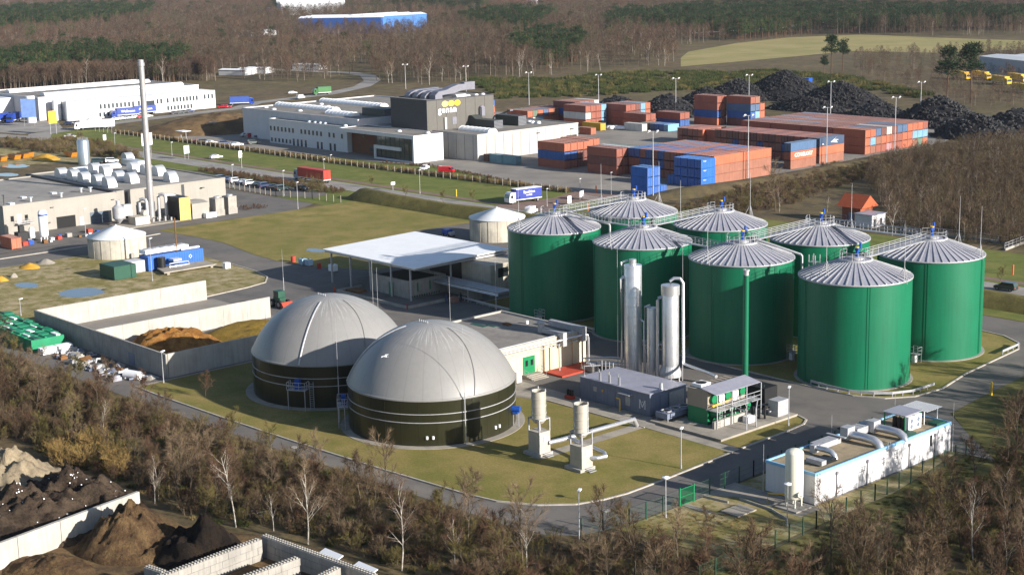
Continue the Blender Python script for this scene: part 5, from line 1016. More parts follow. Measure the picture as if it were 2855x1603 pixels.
# stacked boxes that no one sees from the photograph's side (wholly enclosed or behind others) are joined into one mass, by building order
ENC = MB()
ENCLOSED = {q for a, b in ((26, 27), (30, 31), (34, 35), (38, 39), (42, 43), (58, 58), (62, 62), (66, 66), (70, 70), (84, 85), (87, 88), (90, 103), (116, 117), (119, 120), (137, 137), (142, 143), (145, 146), (148, 149), (151, 152), (163, 163), (166, 166), (169, 169), (172, 172), (175, 175), (178, 178), (181, 181), (184, 184), (187, 187), (229, 230), (243, 244), (257, 258), (283, 283), (287, 287), (302, 302), (304, 304), (306, 306), (311, 312), (314, 315), (317, 318), (320, 321), (338, 338), (341, 341), (344, 344), (347, 347), (364, 394), (401, 401)) for q in range(a, b+1)}
def container(x, y, z, L, W, H, axis, col, label, group, doors=True, name='shipping_container'):
    me, dm, br, rf = cmesh(L, W, H); o = bpy.data.objects.new(name, me); COL.objects.link(o)
    o.location = (x, y, z); o.rotation_euler = (0, 0, 0 if axis == 'a' else -math.pi/2)
    o.material_slots[0].link = 'OBJECT'; o.material_slots[0].material = CM[col]; tag(o, label, 'container', group)
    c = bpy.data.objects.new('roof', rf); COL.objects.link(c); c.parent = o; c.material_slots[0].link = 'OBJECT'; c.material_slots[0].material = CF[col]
    if doors:
        for q in dm:
            c = bpy.data.objects.new('door', q); COL.objects.link(c); c.parent = o; c.material_slots[0].link = 'OBJECT'; c.material_slots[0].material = CM[col]
        c2 = bpy.data.objects.new('lock_bars', br); COL.objects.link(c2); c2.parent = o; c2['kind'] = 'stuff'
    return o
TIER = ['bottom', 'second', 'third', 'fourth', 'fifth']
def tn(k, n): return 'top' if k == n-1 else ('bottom' if k == 0 else ('middle' if n == 3 else TIER[k]))
def cblock(name, axis, a1, b0, na, nb, tiers, pa, pb, H, col, group, seen_all=False, la='from the road side', lb='from the fence side'):
    """block of stacked containers; a counts away from the sunny edge a1, b counts from b0; only stacks and faces in view"""
    for i in range(na):
        for j in range(nb):
            T = tiers(i, j) if callable(tiers) else tiers
            for k in range(T):
                if not seen_all and i > 0 and j > 0 and k < T-1 and not (callable(tiers) and (tiers(i-1, j) <= k or tiers(i, j-1) <= k)): continue
                c = col(i, j, k, T); x = a1-pa*(i+.5); y = b0+pb*(j+.5)
                L, W = (pa-.26, pb-.2) if axis == 'a' else (pb-.26, pa-.16)
                pos = []
                if na > 1: pos.append('%s column %s' % (ORD[i], la) if nb == 1 or axis != 'a' else '%s row %s' % (ORD[i], la))
                if nb > 1: pos.append('%s %s' % (ORD[j], lb))
                lab = '%s container, %s tier, %s in the %s' % (CC[c][1], tn(k, T), ', '.join(pos) if pos else 'single stack', name)
                # keep labels within sixteen words
                w = lab.split(); 
                if len(w) > 16: lab = ' '.join(w[:16])
                NCON[0] += 1
                if NCON[0]-1 in ENCLOSED:
                    l, w = (L, W) if axis == 'a' else (W, L); ENC.box(x-l/2, x+l/2, y-w/2, y+w/2, k*H+.08, (k+1)*H+.06); continue
                yield i, j, k, container(x, y, k*H+.08, L, W, H-.07, axis, c, lab, group, doors=True)
def run(gen): return {(i, j, k): o for i, j, k, o in gen}
rc_ = random.Random(21)
def pick(s): return rc_.choice(s)
# bright blue short containers by the entrance
S = run(cblock('small blue stack', 'a', -277.6, 299.0, 1, 3, lambda i, j: 3 if j < 2 else 1, 6.3, 2.55, 2.6, lambda i, j, k, T: 'B', 'bright blue short containers', True, lb='from the gate'))
S2 = run(cblock('large blue stack', 'b', -277.6, 320.4, 5, 1, lambda i, j: 3 if i < 4 else 1, 2.5, 6.2, 2.6, lambda i, j, k, T: 'B', 'bright blue short containers', True, la='from the slope'))
# block nearest the road bank
row1 = {0: 'ror', 1: 'ror', 2: 'rrr', 3: 'rrr', 4: 'rrb', 5: 'rkr', 6: 'rrr', 7: 'rrr', 8: 'rbb', 9: 'rrr', 10: 'rbb', 11: 'rbr', 12: 'rrb', 13: 'rrb'}
run(cblock('long block behind the blue stacks', 'b', -279.4, 328.0, 14, 2, 3, 2.35, 12.7, 2.6, lambda i, j, k, T: (['k', 'k', 'o'][k] if i == 0 and j == 0 else ['k', 'k', 'o'][k] if i == 0 else (row1[i][k] if j == 0 else pick('rrrrkbs'))), 'containers in the near yard block', la='from the slope', lb='file'))
run(cblock('rust stack left of the blue and rust block', 'a', -312.6, 323.6, 1, 5, lambda i, j: 3 if j < 4 else 2, 12.4, 2.55, 2.6, lambda i, j, k, T: ['r', 'm', 'r'][k] if j == 0 else 'orwgk'[j], 'containers in the near yard block', lb='row'))
run(cblock('low rows behind the near block', 'b', -300, 355.0, 6, 1, 2, 2.4, 12.4, 2.6, lambda i, j, k, T: 'bsrbkr'[i] if k else 'r', 'containers behind the near yard block'))
# red and blue stack beside the hall
run(cblock('red and blue stack beside the white hall', 'a', -334.2, 323.4, 1, 4, 3, 12.0, 2.75, 2.6, lambda i, j, k, T: [('r', 'b', 'o'), ('r', 'b', 'o'), ('m', 'm', 'o'), ('m', 'm', 'o')][j][k], 'containers beside the white hall', True, lb='row'))
run(cblock('stack behind the red and blue stack', 'a', -336.0, 335.0, 1, 2, 3, 12.2, 2.7, 2.6, lambda i, j, k, T: 'rko'[k], 'containers beside the white hall', True, lb='row'))
run(cblock('pair along the white hall', 'a', -359.5, 320.6, 1, 1, 1, 6.2, 2.5, 2.6, lambda i, j, k, T: 't', 'containers beside the white hall'))
run(cblock('pair lying along the hall wall', 'a', -353.2, 320.8, 1, 1, 1, 12.0, 2.5, 2.6, lambda i, j, k, T: 't', 'containers beside the white hall'))
run(cblock('short box against the hall wall', 'a', -365.5, 320.4, 1, 1, 1, 2.6, 2.6, 2.4, lambda i, j, k, T: 'n', 'containers beside the white hall'))
# middle rows
run(cblock('two-high stack in the yard middle', 'b', -341.2, 394.6, 5, 1, 2, 2.3, 12.4, 2.6, lambda i, j, k, T: 'orrmr'[i] if k else 'ormrr'[i], 'containers in the yard middle', True))
run(cblock('two-high row right of the yard middle', 'a', -330.0, 396.0, 1, 2, 2, 11.2, 2.6, 2.6, lambda i, j, k, T: 'r', 'containers in the yard middle', True, lb='row'))
H7 = run(cblock('long row beside the pale slope', 'b', -282.4, 380.0, 17, 1, 3, 2.42, 12.5, 2.6, lambda i, j, k, T: ['k', 'o', 'd'][k] if i == 0 else ['r', 'rbkr'[i % 4], 'm' if i % 3 else 'r'][k], 'containers in the long row'))
H8 = run(cblock('single stack before the long row', 'b', -281.6, 365.0, 1, 1, 3, 2.6, 12.5, 2.6, lambda i, j, k, T: ['k', 'o', 's'][k], 'containers in the long row'))
# big block
TOPC = 'oosmwmssooor'; MIDC = 'olkoorroolllw'[:12]; BOTC = 'okrrprrookgo'
run(cblock('big block', 'a', -284.4, 406.2, 4, 12, 3, 12.5, 2.9, 2.6, lambda i, j, k, T: ((BOTC, MIDC, TOPC)[k][j] if i == 0 else (('r' if j == 0 else pick('rrrrrokv')) if k == 2 else 'm')), 'containers in the big block', la='deep', lb='from the bank'))
# tall stacks at the back
run(cblock('tall stack left of the pair', 'a', -376.4, 443.5, 1, 2, 4, 11.6, 2.75, 2.75, lambda i, j, k, T: 'obrr'[k] if j == 0 else 'rmrr'[k], 'containers in the tall stacks', True, lb='row'))
run(cblock('tall stack right of the pair', 'a', -363.8, 447.5, 1, 3, lambda i, j: 4 if j < 2 else 3, 11.6, 2.75, 2.75, lambda i, j, k, T: 'mbsr'[k] if j == 0 else ('rlsk'[k] if j == 1 else 'roo'[k]), 'containers in the tall stacks', True, lb='row'))
# far rows behind the works
run(cblock('far row of white and red ends', 'a', -437, 403.5, 1, 9, 2, 12.2, 2.8, 2.6, lambda i, j, k, T: ('swlooooow'[j] if k == 0 else 'ogosokrrm'[j]), 'containers in the far rows', True, lb='row'))
run(cblock('far three-high rows', 'a', -428, 420.0, 1, 5, 3, 12.2, 2.7, 2.6, lambda i, j, k, T: 'mbm'[k] if j == 0 else 'roorw'[j], 'containers in the far rows', True, lb='row'))
run(cblock('rows before the far rows', 'a', -413.5, 411.5, 1, 4, 3, 12.2, 2.8, 2.6, lambda i, j, k, T: ('owr'[k] if j == 0 else 'orrl'[j]), 'containers in the far rows', True, lb='row'))
run(cblock('low far rows', 'a', -404, 423.5, 1, 5, 3, 12.2, 2.7, 2.6, lambda i, j, k, T: 'rrmlo'[j], 'containers in the far rows', True, lb='row'))
run(cblock('two-high pair by the tyre heaps', 'a', -391.5, 421, 1, 2, 2, 12.2, 2.7, 2.6, lambda i, j, k, T: 'or'[k], 'containers in the far rows', True, lb='row'))
run(cblock('two-high pair nearer the tyre heaps', 'a', -384.5, 432, 1, 2, 2, 12.2, 2.7, 2.6, lambda i, j, k, T: 'br'[k], 'containers in the far rows', True, lb='row'))
run(cblock('short ends by the tyre heaps', 'b', -377.5, 417.5, 6, 1, 1, 2.3, 6.2, 2.5, lambda i, j, k, T: 'lbbsng'[i], 'containers in the far rows', True, la='from the heaps'))
run(cblock('stack at the tower corner', 'a', -441, 384, 1, 2, 3, 12.2, 2.8, 2.6, lambda i, j, k, T: 'rbo'[k], 'containers behind the dark tower', True, lb='row'))
run(cblock('row behind the works roof', 'b', -505, 392, 8, 1, 2, 2.5, 12.4, 2.6, lambda i, j, k, T: 'ormoroor'[i], 'containers behind the works roof', True))
run(cblock('blue pair behind the works roof', 'a', -478, 398, 1, 2, 3, 12.4, 2.6, 2.6, lambda i, j, k, T: 'mos'[k], 'containers behind the works roof', True, lb='row'))
run(cblock('end stack behind the works roof', 'a', -462, 404, 1, 2, 3, 12.4, 2.6, 2.6, lambda i, j, k, T: 'rob'[k], 'containers behind the works roof', True, lb='row'))
o1 = container(-403.5, 405.7, .1, 9.5, 2.6, 2.7, 'a', 'y', 'yellow open-top container beside the white bales', 'containers on the open yard'); o2 = container(-389.7, 413.4, .1, 9.0, 2.6, 2.7, 'a', 'w', 'white open-top container right of the white bales', 'containers on the open yard'); o3 = container(-395.3, 394.2, .1, 6.0, 2.5, 2.5, 'a', 'o', 'small orange container at the corner of the white hall', 'containers on the open yard')
container(-338.4, 149.7, .1, 6.0, 2.4, 2.6, 'a', 'o', 'orange container at the left picture edge before the grey factory', 'containers on the open yard')
stuff('container_core', ENC, CM['m'], 'rust brown containers buried inside the stacks', 'containers')
# marks on containers
def cmark(parent, x, y, z, w, h, face, nm='mark'):   # small white lettering blocks and panels on a container, in metres from its centre
    b = MB(); n = max(1, int(w/.35))
    for i in range(n): u = x+w*i/n; b.box(u, u+w/n*.78, y-.03, y, z, z+h)
    c = b.build(nm, mark_m, parent); return c
def side_text(o, body, size, u, z, bold=.02):   # on the long side that faces the sun (local -Y of a container laid along Y)
    W = o.dimensions.y; me_o = lettering(body, size, (0, 0, 0), (R(90), 0, R(180)), mark_m, o, 'lettering', .02, bold); me_o.location = (u, max(p[1] for p in o.bound_box)+.02, z); return me_o
side_text(H8[(0, 0, 1)], 'CONGLORY', 1.55, 0, 1.35, .05)
b_ = MB(); b_.add([(1.9, 0, .9), (-1.6, 0, .5), (-.8, 0, 1.25), (-2.4, 0, 1.35), (.1, 0, 1.6), (-1.1, 0, 2.3), (.9, 0, 1.35)], [(0, 1, 2, 3, 4, 5, 6)]); e = b_.build('emblem', mark_m, H7[(0, 0, 2)]); e.location = (-1.2, max(p[1] for p in H7[(0, 0, 2)].bound_box)+.03, 0)
side_text(H7[(0, 0, 2)], 'ANL', .55, 4.6, .6)
for key in ((0, 0, 0), (0, 0, 1), (0, 0, 2)): side_text(S2[key], 'linter', .6, 1.4, 2.0, .0)

# ------------------------------------------------------------------ lamps and masts
def lamp_post(x, y, h, label, head='box', rz=0.0, grp='lamp posts on the plant'):
    t = thing('lamp_post', label, 'lamp post', x, y, 0, grp); MB().tube([(x, y, 0), (x, y, h)], [.075, .05], 8).build('pole', galv, t); MB().cyl(x, y, 0, .5, .11, n=8).build('base', galv, t)
    if head == 'disc': MB().lathe(x, y, [(.12, h-.15), (.42, h), (.44, h+.12), (.01, h+.25)], 18).build('lamp_head', white_sheet, t, True)
    else: b = MB(); b.M = Matrix.Translation((x, y, h)) @ Matrix.Rotation(rz, 4, 'Z'); b.box(-.1, .75, -.16, .16, -.05, .1); b.build('lamp_head', white_sheet, t)
for x, y, h, lab, hd in ((-114.5, 112.2, 6.1, 'lamp post in the bend of the perimeter road', 'box'), (-113.2, 124.8, 4.8, 'disc-headed lamp post inside the green fence', 'disc'), (-123.5, 139.0, 5.2, 'lamp post on the lawn beside the engine house', 'box'), (-125.0, 162.5, 5.4, 'lamp post on the grass tip by the engine house plinth', 'box'), (-101.8, 132.4, 4.9, 'disc-headed lamp post before the cream tank', 'disc'), (-207.5, 114.2, 5.0, 'lamp post at the near corner of the silage bunker', 'box'), (-268.8, 119.6, 3.2, 'lamp post behind the green scrap panels', 'box'), (-279.1, 152.7, 8.8, 'tall lamp mast before the blue engine container', 'box'), (-333.9, 226.2, 7.0, 'lamp post at the lawn corner by the factory drive', 'box'), (-356.0, 236.8, 7.0, 'lamp post along the car park fence', 'box'), (-329.9, 263.8, 6.5, 'lamp post on the roadside verge before the red van', 'box'), (-393.7, 277.1, 3.0, 'lamp post behind the red lorry', 'box'), (-416.2, 261.6, 4.5, 'lamp post by the drive with the white car', 'box'), (-462.9, 263.9, 4.5, 'lamp post on the verge right of the chimney', 'box'), (-505.8, 265.7, 4.5, 'lamp post on the verge left of the chimney', 'box'), (-381.8, 236.7, 6.5, 'lamp post behind the parked cars', 'box'), (-341.4, 169.9, 6.2, 'thin lamp post before the dark factory gate', 'box'), (-286.9, 271.1, 4.6, 'lamp post beside the blue curtain-sided lorry', 'box'), (-288.2, 296.1, 6.0, 'lamp post at the yard gate', 'box'), (-300.3, 296.3, 3.2, 'short lamp post left of the yard gate', 'box'), (-404.9, 287.7, 2.4, 'low lamp post before the white office wing', 'box')): lamp_post(x, y, h, lab, hd, R(120))
def high_mast(x, y, h, label):
    t = thing('floodlight_mast', label, 'floodlight', x, y, 0, 'floodlight masts round the container yard'); MB().tube([(x, y, 0), (x, y, h)], [.16, .09], 8).build('pole', galv, t); MB().tube([(x-.7, y-.75, h), (x+.7, y+.75, h)], .07, 6).build('crossarm', galv, t)
    for s in (-1, 1): b = MB(); b.M = Matrix.Translation((x+.75*s, y+.8*s, h+.05)) @ Matrix.Rotation(R(-40), 4, 'Y'); b.box(-.35, .35, -.35, .35, -.12, .15); b.build('floodlight', white_sheet, t)
for x, y, h, lab in ((-609.4, 480.5, 12, 'floodlight mast behind the roof cowls of the works'), (-566.9, 483.7, 12.5, 'floodlight mast behind the dark tower'), (-495.2, 458.2, 14, 'floodlight mast right of the dark tower'), (-478.2, 483.9, 12, 'floodlight mast behind the far red containers'), (-397.9, 444.5, 16.5, 'floodlight mast between far containers and tyre heaps'), (-401.0, 492.0, 14.5, 'floodlight mast behind the tall container stacks'), (-361.8, 493.3, 13.5, 'floodlight mast behind the big container block'), (-318.9, 489.1, 15.5, 'floodlight mast at the far end of the big block'), (-283.0, 420.1, 17, 'floodlight mast on the bank before the big block'), (-281.0, 381.6, 17, 'floodlight mast in front of the dark navy container'), (-278.9, 342.1, 18, 'floodlight mast before the orange-red containers'), (-275.9, 299.3, 17.5, 'floodlight mast beside the small blue stack')): high_mast(x, y, h, lab)

# ------------------------------------------------------------------ fences
wire = mat('fence_wire', (60, 92, 72), .6, var=.1); wire_grey = mat('fence_wire_grey', (150, 148, 142), .6, var=.1)
def fence(pts, h, step, label, pm, wm, postw=.06, mesh=.25, grp=None):
    t = thing('fence', label, 'fence', pts[0][0], pts[0][1], 0, grp); w = MB()
    for p, q in zip(pts, pts[1:]):
        p, q = Vector((*p, 0)), Vector((*q, 0)); n = max(1, round((q-p).length/step)); d = (q-p).normalized()
        for i in range(n+1): c = p.lerp(q, i/n); MB().box(c.x-postw, c.x+postw, c.y-postw, c.y+postw, 0, h+.1).build('post', pm, t)
        for z in (.1, h*.35, h*.68, h): w.add([p+Vector((0,0,z)), q+Vector((0,0,z)), q+Vector((0,0,z+.02)), p+Vector((0,0,z+.02))], [(0,1,2,3)])
        k = int((q-p).length/mesh)
        for i in range(k): c = p.lerp(q, (i+.5)/k); e = d*.008; w.add([c-e+Vector((0,0,.1)), c+e+Vector((0,0,.1)), c+e+Vector((0,0,h)), c-e+Vector((0,0,h))], [(0,1,2,3)])
    o = w.build('wire_mesh', wm, t); o['kind'] = 'stuff'; return t
fence([(-116.1, 114.1), (-115.6, 117), (-114.4, 120), (-114.5, 128.6)], 2.0, 2.6, 'green wire fence round the road bend up to the gate', green_dark, wire)
fence([(-114.5, 131.2), (-115.2, 143), (-115.4, 168)], 2.0, 2.7, 'green wire fence between the road and the white building', green_dark, wire)
fence([(-97.9, 113), (-98.3, 121), (-99.0, 134), (-99.6, 146), (-101.2, 168)], 2.0, 2.7, 'green wire fence on the wooded side of the white building', green_dark, wire)
t = thing('garden_gate', 'green wire gate standing in the fence', 'gate', -114.5, 129.4); MB().box(-114.58, -114.42, 128.6, 128.76, 0, 2.3).build('gate_post', green_paint, t); MB().box(-114.58, -114.42, 131.0, 131.16, 0, 2.3).build('gate_post', green_paint, t)
b = MB()
for i in range(16): b.box(-114.53, -114.47, 128.8+i*.14, 128.83+i*.14, .15, 2.1)
for z in (.15, 1.1, 2.05): b.box(-114.54, -114.46, 128.78, 130.98, z, z+.06)
b.build('gate_leaf', green_paint, t)
conc_post = mat('fence_post_concrete', (156, 148, 136), .85, var=.1)
fence([(-556.9, 284.6), (-500, 286.2), (-447, 286.4), (-377, 286.6), (-330, 288.6), (-300, 290.6)], 1.8, 3.1, 'long fence of pale posts along the works grounds', conc_post, wire_grey, .065, .35)
fence([(-412, 234.8), (-357, 234.8), (-345, 238.5), (-334, 240)], 1.8, 2.6, 'pale wire fence along the factory car park', conc_post, wire_grey, .06, .3)
fence([(-330, 252.8), (-280, 252.8), (-215, 252.5), (-150, 250.8)], 1.4, 3.0, 'thin green fence along the public road behind the grass bank', green_dark, wire, .04, .3)
t = thing('gate_barrier', 'low steel sliding gate at the yard entrance', 'gate', -287.2, 285.7)
_p, _q = (-290.2, 286.0), (-275.9, 284.4); b = MB()
rail_path(b, [(*_p, .2), (*_q, .2)], 1.2, .35, .04); b.build('leaf', galv, t)

# ------------------------------------------------------------------ vehicles
tyre_m = mat('tyre_rubber', (28, 28, 30), .85, var=.15); auto_glass = mat('car_glass', (26, 32, 38), .08, var=.05, spec=.8); rim_m = mat('wheel_rim', (150, 150, 152), .4, .5)
CARP = {}
def car_paint(rgb): k = 'car_paint_%d_%d_%d' % rgb; return mat(k, rgb, .28, .0, var=.03, scale=.5, spec=.5, coat=.5)
def wheel(parent, x, y, r, w):
    o = MB().tube([(x, y-w/2, r), (x, y+w/2, r)], r, 14).build('wheel', tyre_m, parent, True); MB().tube([(x, y-w/2-.01, r), (x, y+w/2+.01, r)], r*.55, 10).build('rim', rim_m, o)
def car(rgb, kind='saloon'):
    t = thing('car', None, None); del t['_w']; m = car_paint(rgb); L = 4.4; hw = .86
    prof = [(-2.2, .35), (2.15, .35), (2.2, .62), (2.05, .8), (1.0, .93), (.35, 1.4), (-1.1, 1.43), (-1.75, 1.02), (-2.15, .92), (-2.22, .6)] if kind == 'saloon' else [(-2.1, .35), (2.1, .35), (2.15, .7), (1.85, .95), (1.2, 1.02), (.5, 1.62), (-1.9, 1.66), (-2.1, 1.1), (-2.15, .6)]
    if kind == 'van': prof = [(-2.5, .4), (2.4, .4), (2.45, .8), (2.1, 1.1), (1.5, 1.75), (1.0, 1.98), (-2.45, 2.0), (-2.5, .9)]
    b = MB(); n = len(prof); v = []
    for y, s in ((-hw, .0), (-hw+.05, 1), (hw-.05, 1), (hw, .0)):
        for x, z in prof: top = z > .95; v.append((x*(1 if s else .985), y*(.86 if top else 1), z if s else (z-.04 if top else z)))
    b.add(v, [(j*n+i, j*n+(i+1) % n, (j+1)*n+(i+1) % n, (j+1)*n+i) for j in range(3) for i in range(n)] + [tuple(range(n-1, -1, -1)), tuple(range(3*n, 4*n))]); b.build('body', m, t, True)
    if kind == 'saloon': gp = [(.98, .96), (.38, 1.36), (-1.08, 1.39), (-1.66, 1.04)]
    elif kind == 'van': gp = [(2.0, 1.15), (1.5, 1.7), (1.05, 1.72), (1.05, 1.15)]
    else: gp = [(1.16, 1.05), (.55, 1.55), (-1.75, 1.58), (-1.95, 1.12)]
    MB().extr(gp, -hw*.885, hw*.885, 'y').build('windows', auto_glass, t)
    wi = MB(); p, q = gp[0], gp[1]; wi.add([(p[0]+.06, -.68, p[1]), (p[0]+.06, .68, p[1]), (q[0]+.06, .62, q[1]), (q[0]+.06, -.62, q[1])], [(0, 1, 2, 3)]); wi.build('windscreen', auto_glass, t)
    for x in (-1.35, 1.35):
        for y in (-.78, .78): wheel(t, x, y, .33, .22)
    for y in (-.6, .6): MB().box(2.12, 2.2, y-.18, y+.18, .6, .76).build('headlight', skylight_m, t); MB().box(-2.24, -2.16, y-.16, y+.16, .7, .88).build('tail_light', rust_red, t)
    return t
PROTO = {}
def put_car(x, y, rz, rgb, kind, label, grp=None):
    k = (rgb, kind)
    if k not in PROTO: PROTO[k] = car(rgb, kind); o = PROTO[k]
    else: o = copy_tree(PROTO[k])
    o.name = 'van' if kind == 'van' else 'car'
    return place(o, x, y, .08, rz, 1, label, 'van' if kind == 'van' else 'car', grp)
WH, BK, NV, RD, SL, DG = (226, 226, 226), (30, 32, 36), (34, 48, 84), (186, 24, 36), (170, 174, 180), (40, 58, 58)
put_car(-148.6, 258.2, R(180)+0, DG, 'hatch', 'dark green estate car driving on the public road')
put_car(-443.4, 269.0, R(90), WH, 'saloon', 'white car turning on the paved drive by the verge')
put_car(-367.1, 295.6, R(-60), WH, 'saloon', 'white car parked before the white entrance block'); put_car(-356.3, 295.5, R(25), RD, 'van', 'red van parked beside the white car'); put_car(-281.4, 260.4, R(115), WH, 'van', 'white van parked behind the round concrete tank')
for k, (x, c) in enumerate(((-397, NV), (-393.6, NV), (-389, WH), (-385.2, SL), (-381.4, WH), (-377.4, DG), (-373.5, NV), (-369.4, BK), (-365, DG))): put_car(x, 242.2+.4*(k % 2), R(90), c, 'saloon' if k % 2 else 'hatch', '%s car, %s from the chimney end of the factory car park row' % ({NV: 'navy', WH: 'white', SL: 'silver', DG: 'dark green', BK: 'black'}[c], ORD[k]), 'cars in the factory car park')
put_car(-360.9, 246.1, R(8), BK, 'saloon', 'black car at the end of the factory car park, by the shrub')
for k, ((x, y), c) in enumerate((((-488.5, 289.5), RD), ((-485.3, 289.6), BK), ((-481.3, 290.3), WH), ((-475.1, 291.9), NV), ((-468.1, 292.8), WH), ((-468.6, 300.1), DG), ((-491.5, 311.6), SL), ((-487.6, 312.0), RD), ((-483.6, 312.6), NV))): put_car(x, y, R(75), c, 'hatch' if k % 2 else 'saloon', '%s car, %s of the cars parked left of the white office wing' % ({NV: 'navy', WH: 'white', SL: 'silver', DG: 'dark green', BK: 'black', RD: 'red'}[c], ORD[k]), 'cars parked at the works')
for k, ((x, y), c) in enumerate((((-593.8, 301.1), WH), ((-594.7, 304.6), WH), ((-589.0, 310.6), WH), ((-589.4, 313.4), WH), ((-589.3, 316.5), SL), ((-590.2, 320.2), WH), ((-589.4, 322.6), RD), ((-589.5, 325.7), WH), ((-591.7, 340.0), BK), ((-592.3, 342.8), DG), ((-592.9, 345.6), BK), ((-593.6, 348.4), NV), ((-589.1, 289.8), NV), ((-587.9, 293.6), BK), ((-543.4, 267.2), WH), ((-598.6, 368.4), RD), ((-598.8, 370.4), RD))): put_car(x, y, R(90 if k < 12 else 40), c, 'saloon', '%s car, %s from the left before the long white works' % ({NV: 'navy', WH: 'white', SL: 'silver', DG: 'dark green', BK: 'black', RD: 'red'}[c], ORD[k]), 'cars before the long white works')
put_car(-465.2, 237.8, R(60), DG, 'hatch', 'dark car parked behind the silver silo, first'); put_car(-464.5, 239.4, R(60), BK, 'saloon', 'black car parked behind the silver silo, second'); put_car(-462.2, 241.3, R(60), WH, 'hatch', 'white car parked behind the factory roof edge'); put_car(-608.0, 416.5, R(110), WH, 'van', 'white van on the side road behind the works'); put_car(-634.7, 430.2, R(70), WH, 'saloon', 'white car on the waste ground beyond the side road')
def lorry(label, x, y, rz, cab, box, L=8.0, bw=1.25, sem=False, curtain=None, text=None, name='lorry'):
    t = thing(name, label, 'lorry'); del t['_w']; cm = car_paint(cab); bm_ = mat('lorry_box_%d_%d_%d' % box, box, .5, var=.05, streak=.06)
    c = MB(); c.extr([(L/2+.35, .55), (L/2+2.35, .55), (L/2+2.4, 1.5), (L/2+2.15, 2.7), (L/2+1.7, 3.1), (L/2+.35, 3.1)], -1.2, 1.2, 'y'); cb = c.build('cab', cm, t)
    w = MB(); w.add([(L/2+2.43, -1.1, 1.6), (L/2+2.43, 1.1, 1.6), (L/2+2.2, 1.05, 2.65), (L/2+2.2, -1.05, 2.65)], [(0, 1, 2, 3)]); w.build('windscreen', auto_glass, cb); MB().box(L/2+1.2, L/2+1.9, -1.22, 1.22, 1.6, 2.4).build('side_window', auto_glass, cb)
    b = MB().box(-L/2, L/2+.2, -bw, bw, 1.15, 3.75).build('box_body', bm_, t); MB().box(-L/2-.01, L/2+.21, -bw-.02, bw+.02, 3.75, 3.85).build('box_roof', white_sheet if curtain else bm_, t); MB().box(-L/2, L/2+.2, -bw-.03, bw+.03, .95, 1.15).build('side_rail', white_sheet, t); MB().box(-L/2, L/2+1.9, -.45, .45, .55, .95).build('chassis', black_paint, t)
    for xx in ([L/2+1.3, -L/2+1.2] + ([-L/2+2.5, -L/2+3.7, L/2-.8] if sem else [])):
        for y_ in (-.98, .98): wheel(t, xx, y_, .5, .32)
    for s in (-.6, .6): MB().box(-L/2-.05, -L/2-.01, s-.57, s+.57, 1.2, 3.7).build('rear_door', bm_, t)
    if text:
        for sg in (-1, 1):
            for body, size, z in text: lettering(body, size, (.1, sg*(bw+.03), z), (R(90), 0, 0 if sg < 0 else R(180)), mark_m, b, 'lettering', .01, .02)
    t.location = (x, y, .06); t.rotation_euler = (0, 0, rz); return t
lorry('white-cabbed lorry with blue curtain side at the yard entrance', -296.4, 272.8, R(-97), WH, (34, 52, 140), 8.0, curtain=True, text=(('Spedition', 1.0, 2.9), ('Logistik', .6, 2.1)))
lorry('red box lorry with pale cab on the public road', -372.6, 258.6, R(180), (150, 160, 172), (178, 50, 34), 13, sem=True)
lorry('white semi-trailer lorry with red stripe before the white works', -563.3, 289.1, R(-118), WH, (226, 226, 224), 13, sem=True)
for k, (x, y, lab) in enumerate(((-599.3, 321.7, 'blue lorry with white wave lettering before the white works, left one'), (-602.9, 331.9, 'blue trailer with white wave lettering before the white works, right one'))): lorry(lab, x, y, R(-98), (36, 64, 150), (38, 62, 140), 9.5, text=(('Wellmann', 1.5, 2.5),))
for k, (x, y, lab, a) in enumerate(((-623.0, 276.7, 'blue lorry trailer at the left picture edge, nearer', -60), (-621.0, 281.2, 'blue lorry facing the camera left of the blue sign', -45), (-651.8, 290.3, 'dark blue lorry half hidden at the left picture edge', -60), (-605.5, 381.2, 'blue lorry with white trailer right of the white works', 60))): lorry(lab, x, y, R(a), (36, 64, 150), (40, 66, 146) if k < 3 else (52, 78, 150), 8.5)
lorry('green open lorry on the side road behind the works', -618.1, 437.2, R(-105), (44, 96, 50), (48, 104, 52), 6.5)
for k, (x, y) in enumerate(((-417.9, 674.4), (-410.0, 679.4), (-387.3, 659.3), (-388.4, 675.5), (-358.0, 627.1))): lorry(['yellow lorry behind the two tall pines, leftmost', 'yellow lorry behind the two tall pines, second', 'yellow lorry before the grey hall, third', 'yellow lorry before the grey hall, nearest its wall', 'yellow lorry lowest at the right picture edge'][k], x, y, R(-30), (214, 170, 40), (216, 172, 44), 12)
def tractor(x, y):
    t = thing('tractor', 'green wheel loader beside the bunker wall', 'tractor', x, y); MB().box(x-1.1, x+1.1, y-.7, y+.7, .9, 1.9).build('engine_cover', green_dark, t); MB().box(x-.9, x+.7, y-.75, y+.75, 1.9, 3.1).build('cab', green_dark, t); MB().box(x-.8, x+.6, y-.78, y+.78, 2.1, 2.9).build('cab_window', auto_glass, t)
    for dx in (-1.2, 1.2):
        for dy in (-.9, .9): wheel(t, x+dx, y+dy, .75, .5)
    MB().extr([(x+2.0, .2), (x+3.1, .15), (x+3.1, .3), (x+2.3, 1.3), (x+2.0, 1.3)], y-1.2, y+1.2, 'y').build('bucket', rust_red, t); MB().bar((x+.9, y, 1.2), (x+2.2, y, .8), .25).build('lift_arm', green_dark, t)
tractor(-239.3, 157.0)
